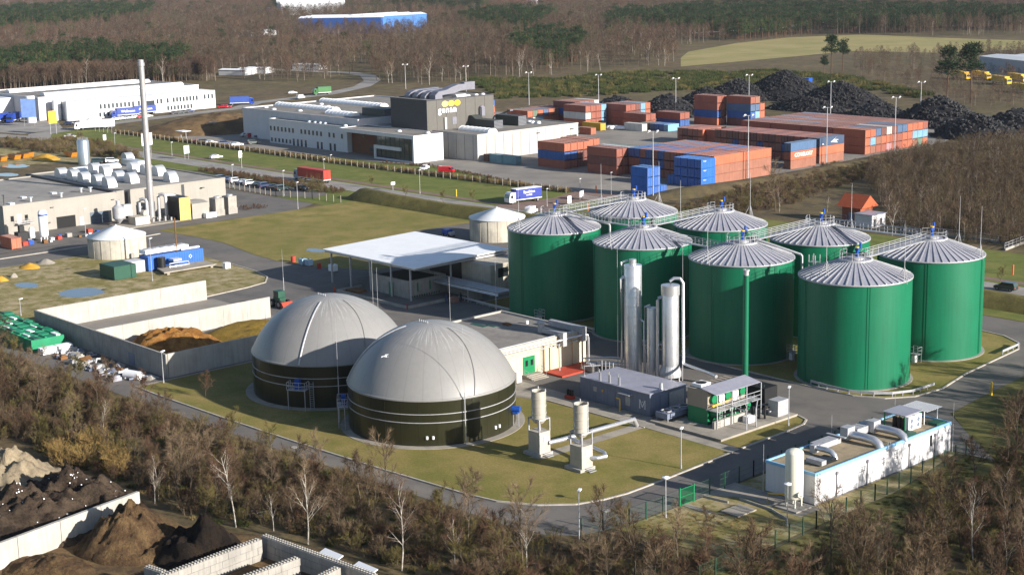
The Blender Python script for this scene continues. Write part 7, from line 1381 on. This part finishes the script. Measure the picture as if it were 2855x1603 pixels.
def scatter(name, label, pts, meshes, cat=None):
    """one mass of plants: points carry which shape, turn and size; a node tree sets the plants on them"""
    me = bpy.data.meshes.new(name); me.from_pydata([p[:3] for p in pts], [], []); o = bpy.data.objects.new(name, me); COL.objects.link(o); o['kind'] = 'stuff'; tag(o, label, cat)
    for nm, ty, vals in (('idx', 'INT', [p[3] for p in pts]), ('turn', 'FLOAT', [p[4] for p in pts]), ('size', 'FLOAT', [p[5] for p in pts])): at = me.attributes.new(nm, ty, 'POINT'); at.data.foreach_set('value', vals)
    g = bpy.data.node_groups.new(name, 'GeometryNodeTree'); g.interface.new_socket('Geometry', in_out='INPUT', socket_type='NodeSocketGeometry'); g.interface.new_socket('Geometry', in_out='OUTPUT', socket_type='NodeSocketGeometry'); N = g.nodes.new; L = g.links.new
    gi, go = N('NodeGroupInput'), N('NodeGroupOutput'); iop = N('GeometryNodeInstanceOnPoints'); jn = N('GeometryNodeJoinGeometry')
    for m in reversed(meshes):
        po = bpy.data.objects.new('plant_shape', m); oi = N('GeometryNodeObjectInfo'); oi.inputs['Object'].default_value = po; oi.inputs['As Instance'].default_value = True; L(oi.outputs['Geometry'], jn.inputs[0])
    def attr(nm, ty): a = N('GeometryNodeInputNamedAttribute'); a.data_type = ty; a.inputs['Name'].default_value = nm; return [s for s in a.outputs if s.enabled and s.name == 'Attribute'][0]
    L(gi.outputs[0], iop.inputs['Points']); L(jn.outputs[0], iop.inputs['Instance']); iop.inputs['Pick Instance'].default_value = True; L(attr('idx', 'INT'), iop.inputs['Instance Index'])
    cx = N('ShaderNodeCombineXYZ'); L(attr('turn', 'FLOAT'), cx.inputs[2]); L(cx.outputs[0], iop.inputs['Rotation']); cs = N('ShaderNodeCombineXYZ'); sz = attr('size', 'FLOAT')
    for i in range(3): L(sz, cs.inputs[i])
    L(cs.outputs[0], iop.inputs['Scale']); L(iop.outputs[0], go.inputs[0]); md = o.modifiers.new('plants', 'NODES'); md.node_group = g; return o
def poly_pts(P, n, rn):
    xs, ys = [p[0] for p in P], [p[1] for p in P]; out = []; g = 0
    while len(out) < n and g < n*60:
        g += 1; x, y = rn.uniform(min(xs), max(xs)), rn.uniform(min(ys), max(ys))
        if inpoly(x, y, P): out.append((x, y))
    return out

# --- foreground thicket -------------------------------------------------------------
rv = random.Random(77)
SHR = [tree_mesh('shrub', 100+i, 2.6, bark_grey, w, 6)[0:2] for i, w in enumerate((twig_brown, twig_red, twig_olive, twig_pale, twig_gold, twig_olive))]
def join_mesh(a, b, name):
    n = len(a.vertices); v = [tuple(q.co) for q in a.vertices]+[tuple(q.co) for q in b.vertices]; f = [tuple(p.vertices) for p in a.polygons]; k = len(f); f += [tuple(i+n for i in p.vertices) for p in b.polygons]; me = bpy.data.meshes.new(name); me.from_pydata(v, [], f)
    me.materials.append(a.materials[0]); me.materials.append(b.materials[0]); me.polygons.foreach_set('material_index', [0 if i < k else 1 for i in range(len(f))]); return me
SHRUBS = [join_mesh(a, b, 'shrub_shape') for a, b in SHR]
def tuft(seed, wm, n=60, h=.7, sp=.5, w=.02):
    rn = random.Random(seed); b = MB()
    for i in range(n): a = rn.uniform(0, 6.28); q = sp*math.sqrt(rn.random()); tri(b, Vector((q*math.cos(a), q*math.sin(a), 0)), Vector((rn.gauss(0, .4), rn.gauss(0, .4), 1)).normalized(), h*rn.uniform(.5, 1), w, rn)
    return b.mesh('tuft', wm)
TUFT = [tuft(1, drygrass), tuft(2, twig_olive), tuft(3, twig_brown), tuft(4, broom, 90, .6, .6, .03)]
T1 = [(-275, 103), (-204, 104.6), (-165, 106.2), (-138, 107.8), (-125, 108.8), (-118, 109.8), (-114, 113), (-113, 117.5), (-99.5, 118.5), (-93, 104), (-104, 92), (-121, 94), (-133, 92.4), (-143, 91), (-151, 86), (-160, 86), (-170, 86.6), (-180, 85), (-197, 85), (-204, 74), (-222, 60), (-275, 76)]
T2 = [(-90.5, 100), (-92, 118), (-92.5, 140), (-94, 154), (-96, 166), (-99, 177), (-106, 188), (-109, 198), (-112, 209), (-100, 218), (-70, 206), (-60, 150), (-72, 100)]
def bush_pts(P, n, h0, h1, kinds, nk, z=0): return [(x, y, z, rv.choice(kinds), rv.uniform(0, 6.28), rv.uniform(h0, h1)) for x, y in poly_pts(P, n, rv)]
UG = bush_pts(T1, 1500, .45, 1.05, (0, 0, 1, 2, 3, 5), 6)+bush_pts(T2, 900, .5, 1.1, (0, 1, 2, 3, 5), 6)
scatter('undergrowth', 'tangled leafless undergrowth of the thicket along the lower edge', UG, SHRUBS, 'undergrowth')
scatter('dry_grass', 'dry grass and weeds on the thicket floor', bush_pts(T1, 2200, .5, 1.3, (0, 1, 2, 3), 4)+bush_pts(T2, 1300, .6, 1.4, (1, 2, 3, 3), 4)+bush_pts([(-99, 106), (-98, 134), (-99.3, 150), (-100.5, 168), (-94, 160), (-91, 130), (-90, 104)], 600, .3, .7, (1, 3, 3), 4)+bush_pts([(-114, 118.5), (-100, 120.5), (-100.5, 134), (-114, 128)], 420, .25, .5, (0, 1), 4), TUFT, 'grass')
BARE = [tree_proto('bare_tree', 'bare', 200+i, (7.2, 6.2, 8.2, 5.4, 7.6)[i], bark_grey, (twig_brown, twig_red, twig_pale, twig_olive, twig_brown)[i]) for i in range(5)]
BIRCH = [tree_proto('birch_tree', 'birch', 300+i, (8.4, 7.2, 9.4)[i], bark_birch, (twig_red, twig_pale, twig_red)[i], 1, .075) for i in range(3)]
BUSH = [tree_proto('shrub', 'shrub', 400+i, 3.4, bark_grey, (twig_brown, twig_red, twig_olive, twig_gold)[i], 9, .028) for i in range(4)]
USED = set()
def put_tree(protos, i, x, y, s, label, cat, grp=None):
    p = protos[i % len(protos)]
    if p.name in USED: o = copy_tree(p)
    else: o = p; USED.add(p.name)
    return place(o, x, y, 0, rv.uniform(0, 6.28), s, label, cat, grp)
# single trees that stand out
for k, (x, y, s, lab) in enumerate(((-146.1, 88.3, 1.2, 'forked white birch standing alone above the soil bays'), (-159.9, 85.7, .72, 'leaning birch with orange twigs right of the retaining wall'), (-160.3, 86.4, .62, 'slim second birch beside the leaning birch'), (-142.0, 90.7, .6, 'thin birch at the corner of the block bays'), (-135.7, 91.0, 1.3, 'pale birch behind the long block wall'), (-122.4, 93.7, 1.05, 'birch with two stems at the lower middle edge'), (-118.1, 97.5, .8, 'birch left of the road bend at the lower edge'), (-112.3, 102.4, 1.05, 'birch at the lower edge below the road bend'), (-81.7, 137.9, 1.0, 'birch in the thicket behind the white building'), (-84.8, 150.7, .8, 'birch near the right picture edge'), (-86.5, 127.8, .6, 'birch at the bottom edge right of the fence'), (-77.3, 136.8, .6, 'birch in the lower right corner'), (-189.1, 94.3, .7, 'thin birch amid the golden willows'))): put_tree(BIRCH, k, x, y, s, lab, 'birch')
for k, (x, y, s, lab) in enumerate(((-136.8, 95.8, 1.0, 'dark bare tree overlapping the front road'), (-114.5, 100.2, 1.15, 'spreading bare tree left of the road-bend lamp'), (-112.4, 102.0, 1.2, 'dense bare tree beside the road-bend lamp'), (-113.8, 100.9, 1.1, 'bare tree right under the nearer dome at the lower edge'), (-102.5, 119.3, .7, 'young bare tree on the rough grass below the gate'), (-87.0, 137.1, 1.0, 'bare tree behind the far end of the white building'), (-195.7, 114.5, .62, 'thin golden sapling on the lawn beside the rear dome'))): put_tree(BARE, k, x, y, s, lab, 'tree')
for x, y in poly_pts(T1, 135, rv):
    k = rv.randrange(5); put_tree(BARE, k, x, y, rv.uniform(.55, 1.05), ['slender bare brown tree in the thicket along the lower edge', 'bare reddish tree in the thicket along the lower edge', 'bare pale-twigged tree in the thicket along the lower edge', 'bare olive-twigged tree in the thicket along the lower edge', 'broad bare brown tree in the thicket along the lower edge'][k], 'tree', 'bare trees of the lower thicket')
for x, y in poly_pts(T2, 125, rv):
    k = rv.randrange(5); put_tree(BARE, k, x, y, rv.uniform(.75, 1.35), ['slender bare brown tree in the wood behind the white building', 'bare reddish tree in the wood behind the white building', 'bare pale-twigged tree in the wood behind the white building', 'bare olive-twigged tree in the wood behind the white building', 'broad bare brown tree in the wood behind the white building'][k], 'tree', 'bare trees behind the white building')
WILLOW = [(-181.9, 84.3), (-180.2, 85.9), (-175.7, 86.2), (-171.8, 86.0), (-176.6, 89.4), (-172.2, 88.3)]
WP = [(-186.4, 82.7), (-187.1, 89.4), (-177.6, 91.2), (-170.0, 87.1), (-177.2, 84.7)]
for x, y in poly_pts(WP, 16, rv): put_tree(BUSH, 3, x, y, rv.uniform(.8, 1.25), 'golden-twigged willow shrub behind the soil heaps', 'shrub', 'golden willows behind the soil heaps')
for x, y in poly_pts(T1, 60, rv): k = rv.randrange(3); put_tree(BUSH, k, x, y, rv.uniform(.6, 1.0), ['tall brown shrub in the thicket along the lower edge', 'tall reddish shrub in the thicket along the lower edge', 'tall olive shrub in the thicket along the lower edge'][k], 'shrub', 'tall shrubs of the lower thicket')

# --- scrub and saplings behind the tanks --------------------------------------------
T3 = [(-263.3, 379.2), (-270.5, 417.1), (-261.2, 460.9), (-227.3, 428.9), (-161.1, 300.7), (-177.1, 296.2), (-200.4, 296.5), (-226.6, 331.1), (-247.6, 353.3)]
T3b = [(-258.3, 286.3), (-268.0, 324.5), (-269.0, 348.1), (-278.7, 377.2), (-273.8, 395.6), (-264.6, 466.9), (-270.5, 417.1), (-254.9, 366.0), (-248.8, 340.4), (-241.1, 313.7), (-239.7, 299.6), (-239.5, 290.0)]
SAP = [far_tree(500+i, 5.2, (twig_brown, far_c, far_a)[i % 3], (bark_grey, bark_grey, bark_pale)[i % 3], 230, .19, .12) for i in range(4)]
scatter('sapling_thicket', 'dense young leafless wood behind the tanks', [(x, y, 0, rv.randrange(4), rv.uniform(0, 6.28), rv.uniform(.6, 1.15)) for x, y in poly_pts(T3, 1900, rv)], SAP, 'thicket')
scatter('scrub', 'low brown scrub on the bank beside the container yard', bush_pts(T3b, 1100, .35, .75, (0, 1, 2, 3, 5), 6)+bush_pts(T3, 500, .4, .8, (0, 1, 2), 6), SHRUBS, 'scrub')
for k, (x, y, s, lab) in enumerate(((-238.3, 303.2, 1.5, 'large bare tree standing before the orange-red containers'), (-197.2, 292.8, .9, 'orange-twigged birch behind the road-side tank'), (-199.3, 310.5, .6, 'bare tree behind the mast of the road-side tank'))): put_tree(BARE if k == 0 else BIRCH, 2, x, y, s, lab, 'tree')
for k, (x, y) in enumerate(((-200.8, 291.8), (-198.1, 304.9), (-234.2, 299.4), (-227.6, 309.8), (-182.1, 297.8), (-210.4, 310.1))): put_tree(BIRCH, k, x, y, .55+.1*(k % 3), ['birch left of the basin railing', 'birch above the road-side tank crown', 'birch before the brown bank', 'birch left of the brick hut', 'birch right of the road-side tank crown', 'birch behind the grey cabin'][k], 'birch')
for k, (x, y) in enumerate(((-350.5, 262.5), (-326.9, 256.7), (-312.5, 257.6), (-307.1, 263.5), (-152.9, 263.4))): put_tree(BARE, 3, x, y, .62, 'young roadside tree, %s along the public road from the red lorry' % ORD[k], 'tree', 'young trees along the public road')
put_tree(BUSH, 2, -356.3, 245.4, 1.7, 'round olive shrub in front of the red lorry', 'shrub'); put_tree(BUSH, 2, -352.9, 246.8, 1.3, 'smaller olive shrub right of the round one', 'shrub')
# hedges
def hedge(label, P, n, h0, h1, kinds, name='hedge'): return scatter(name, label, bush_pts(P, n, h0, h1, kinds, 6), SHRUBS, 'hedge')
hedge('red-brown hedge between the factory car park and the road', [(-420, 247.6), (-350, 247.6), (-345, 252.6), (-420, 253)], 260, .4, .62, (1, 0, 1))
hedge('dry pale hedge along the fence of the works', [(-545, 286.9), (-447, 287.1), (-377, 287.3), (-330, 289.2), (-300, 291), (-300, 292.2), (-330, 290.6), (-377, 288.9), (-447, 288.7), (-545, 288.4)], 850, .4, .62, (4, 0, 3))
hedge('low red-brown hedge before the yard asphalt', [(-391, 295.5), (-371, 300.5), (-333, 294.6), (-318, 293), (-318, 294.8), (-333, 296.6), (-371, 303), (-391, 297.6)], 120, .25, .45, (1, 1, 0)); hedge('low hedge strips before the white office wing', [(-486, 286.9), (-456, 289.5), (-420, 292), (-420, 294.4), (-456, 291.6), (-486, 288.4)], 90, .25, .4, (1, 2))
hedge('olive hedge band behind the earth lot', [(-558.9, 246.6), (-533.3, 251.6), (-537.5, 267.9), (-469.6, 256.5), (-457.5, 249.8), (-488.2, 242.0), (-531.6, 234.3)], 330, .7, 1.25, (2, 3, 0, 2)); hedge('red-brown planting inside the factory drive loop', [(-343.3, 214.3), (-340.8, 223.0), (-348.4, 223.3), (-348.8, 217.6)], 40, .2, .35, (1,))
# --- heath with broom bushes beyond the yard ------------------------------------------
T4 = [(-632.5, 539.0), (-591.1, 565.2), (-594.3, 613.3), (-527.9, 664.1), (-548.3, 672.9), (-472.4, 658.7), (-385.0, 597.9), (-374.6, 576.1), (-424.8, 602.2), (-443.6, 589.8), (-492.1, 549.7), (-503.3, 503.0), (-527.6, 471.5)]
BRM = [tuft(20+i, (broom, broom, twig_olive)[i], 130, 1.9, 1.7, .09) for i in range(3)]
scatter('broom_scrub', 'dark green broom scrub on the heath beyond the yard', bush_pts(T4, 1500, .7, 1.5, (0, 0, 1, 2), 3), BRM, 'scrub')
T5 = [(-553.3, 774.8), (-529.7, 826.4), (-484.7, 877.2), (-303.7, 561.2), (-335.3, 551.0), (-372.0, 577.9), (-479.3, 673.7)]
FT = [far_tree(600+i, 11, (far_a, far_b, far_c, far_a, far_b)[i], (bark_grey, bark_pale, bark_grey, bark_grey, bark_grey)[i], 260, (.2, .16, .24, .22, .17)[i], (.3, .35, .28, .25, .3)[i]) for i in range(5)]
FP = [far_pine(700+i, 14, (needle, needle2, needle)[i]) for i in range(3)]
scatter('birch_thicket', 'pale leafless thicket below the tall pines at the right', [(x, y, 0, rv.randrange(5), rv.uniform(0, 6.28), rv.uniform(.4, .75)) for x, y in poly_pts(T5, 420, rv)], FT, 'thicket')
# single pines
def pine_proto(seed, H, c0):
    t = thing('pine_tree', None, None); del t['_w']; a, b = pine_mesh(seed, H, 1.6, c0)
    for nm, me in (('trunk', a), ('crown', b)): o = bpy.data.objects.new(nm, me); COL.objects.link(o); o.parent = t; KIDS.setdefault(t, []).append(o)
    return t
PINE = [pine_proto(801, 17, .55), pine_proto(802, 17, .6), pine_proto(803, 16, .5)]
for k, (x, y, s, lab) in enumerate(((-489.5, 667.4, 1.15, 'tall broad pine standing alone beyond the biggest tyre heap'), (-494.7, 684.3, .95, 'second pine beside the tall broad pine'), (-366.6, 581.6, 1.35, 'left of the two tall pines before the grey hall'), (-349.6, 572.9, 1.4, 'right of the two tall pines before the grey hall'), (-482.9, 652.2, .6, 'small pine at the foot of the tall broad pine'))): put_tree(PINE, k, x, y, s, lab, 'pine')
# --- the great wood -------------------------------------------------------------------
WOOD = [(-785.5, 328.9), (-787.2, 349.8), (-774.5, 385.6), (-757.3, 420.5), (-744.8, 453.1), (-725.7, 465.2), (-682.9, 476.1), (-677.1, 491.3), (-740.9, 546.1), (-728.1, 548.2), (-653.7, 496.8), (-614.8, 503.5), (-622.8, 557.0), (-616.3, 589.4), (-619.8, 635.6), (-606.1, 666.4), (-622.4, 698.5), (-688.3, 768.9), (-739.0, 836.0), (-730.4, 882.7), (-732.4, 945.0), (-738.5, 980.5), (-684.7, 1000.6), (-634.1, 1004.6), (-565.1, 1021.7), (-940.7, 1725.0), (-1191.7, 1684.6), (-1775.0, 1590.8), (-2328.3, 1501.8), (-3204.6, 1360.8)]
PZ = [[(-965.7, 415.2), (-963.8, 491.3), (-864.4, 510.4), (-739.5, 424.8), (-828.7, 421.8), (-773.3, 331.5)], [(-1855.1, 801.9), (-1925.8, 950.5), (-1808.0, 1020.7), (-1572.3, 879.4), (-1459.3, 719.2), (-1431.0, 617.5)],
      [(-759.6, 684.4), (-842.0, 785.8), (-742.4, 742.7), (-671.7, 663.4), (-624.0, 593.2), (-701.9, 634.4)], [(-989.3, 1010.3), (-1043.3, 1183.7), (-1006.2, 1297.4), (-944.2, 1272.7), (-678.6, 1204.2), (-615.6, 1092.9), (-666.0, 1054.2), (-713.3, 992.9), (-728.1, 921.7), (-728.3, 880.0), (-853.0, 923.3), (-872.1, 893.4)], [(-1118.6, 944.1), (-1178.2, 1051.6), (-1110.6, 1068.5), (-887.5, 820.5), (-951.5, 842.2)], [(-1736.1, 1148.2), (-1419.9, 1247.6), (-1305.3, 1146.8), (-1646.4, 1097.8)]]
CLEAR = [(x, y, r) for x, y, r in ((-1574.7, 1102.8, 75), (-1564.6, 1143.6, 60), (-1744.6, 1305.2, 60), (-1152.1, 819.3, 42), (-1119.0, 822.4, 42), (-1105.7, 839.6, 42), (-1105.5, 867.3, 42), (-1109.7, 896.3, 36), (-1170.6, 765.8, 30), (-770.7, 481.4, 16), (-770.1, 489.3, 16), (-767.3, 530.1, 14))] + [(p[0], p[1], 26) for p in _hs[:11]]
ROADS = [((-838.9, 956.4), (-843.7, 1018.7)), ((-843.7, 1018.7), (-803.7, 1227.9))]
def seg_d(x, y, s): (x0, y0), (x1, y1) = s; dx, dy = x1-x0, y1-y0; t = max(0, min(1, ((x-x0)*dx+(y-y0)*dy)/(dx*dx+dy*dy))); return math.hypot(x-x0-t*dx, y-y0-t*dy)
wood = []; rw = random.Random(5); fx, fy = -0.743, 0.669; tries = 0
while len(wood) < 15500 and tries < 400000:
    tries += 1; d = math.sqrt(rw.uniform(680**2, 3300**2)); th = rw.uniform(R(-19.5), R(19.5)); x, y = d*(fx*math.cos(th)-fy*math.sin(th)), d*(fy*math.cos(th)+fx*math.sin(th))
    pz = any(inpoly(x, y, P) for P in PZ)
    if rw.random() > (720/d)**.9*(.6 if not pz else 1.0) or not inpoly(x, y, WOOD): continue
    if any((x-a)**2+(y-b)**2 < r*r for a, b, r in CLEAR) or any(seg_d(x, y, s) < 11 for s in ROADS): continue
    ns = noise.noise(Vector((x*.006, y*.006, 1.0))); pine = pz and rw.random() < .93 or rw.random() < .012
    big = 1.0+.25*min(1, (d-700)/1500)
    if pine: wood.append((x, y, 0, 5+rw.randrange(3), rw.uniform(0, 6.28), rw.uniform(.85, 1.2)*big))
    else: k = rw.choice((0, 0, 3, 1) if ns > .12 else (1, 4, 1, 3) if ns < -.12 else (2, 0, 3, 4)); wood.append((x, y, 0, k, rw.uniform(0, 6.28), (rw.uniform(.85, 1.25)+.25*ns)*big))
EDGE = [(-788.6, 330.3), (-789.7, 350.9), (-747.2, 454.6), (-775.4, 472.0), (-825.2, 366.9), (-827.0, 346.6)]
wood += [(x, y, 0, rw.choice((0, 3, 1, 4)), rw.uniform(0, 6.28), rw.uniform(.8, 1.15)) for x, y in poly_pts(EDGE, 650, rw)]
scatter('woodland', 'wide leafless wood with dark pine stands filling the distance', wood, FT+FP, 'woodland')
flat('far_road', ribbon([(-835.2, 947.7), (-822.5, 1061.2), (-861.0, 1124.9), (-803.7, 1227.9)], 9), .3, white_sheet)
for k, (x, y) in enumerate(((-647.2, 499.1), (-645.5, 500.1), (-618.2, 503.0), (-630.2, 521.2), (-628.0, 532.2), (-615.4, 564.6), (-608.0, 566.3), (-614.2, 585.5), (-617.1, 665.7), (-610.5, 667.3), (-606.8, 668.3), (-776.4, 393.8), (-769.9, 412.5), (-768.5, 413.4), (-749.9, 425.3), (-733.1, 475.6), (-730.5, 477.2), (-606.7, 555.3), (-613.9, 622.7), (-613.3, 612.3))): put_tree(BIRCH, k, x, y, 1.35+.2*(k % 3), 'pale birch, %s of those counted along the wood edge' % ORD[k], 'birch', 'birches along the wood edge')

# ------------------------------------------------------------------ winter haze
hz = bpy.data.materials.new('haze_air'); hz.use_nodes = True; _t = hz.node_tree
for _n in list(_t.nodes):
    if _n.type == 'BSDF_PRINCIPLED': _t.nodes.remove(_n)
_v = _t.nodes.new('ShaderNodeVolumePrincipled'); _v.inputs['Color'].default_value = (0.80, 0.87, 1.0, 1); _v.inputs['Density'].default_value = 0.000035; _v.inputs['Anisotropy'].default_value = 0.2
_t.links.new(_v.outputs[0], [n for n in _t.nodes if n.type == 'OUTPUT_MATERIAL'][0].inputs['Volume'])
stuff('haze', MB().box(-9010, 3010, -3010, 9010, -1.0, 72.0), hz)
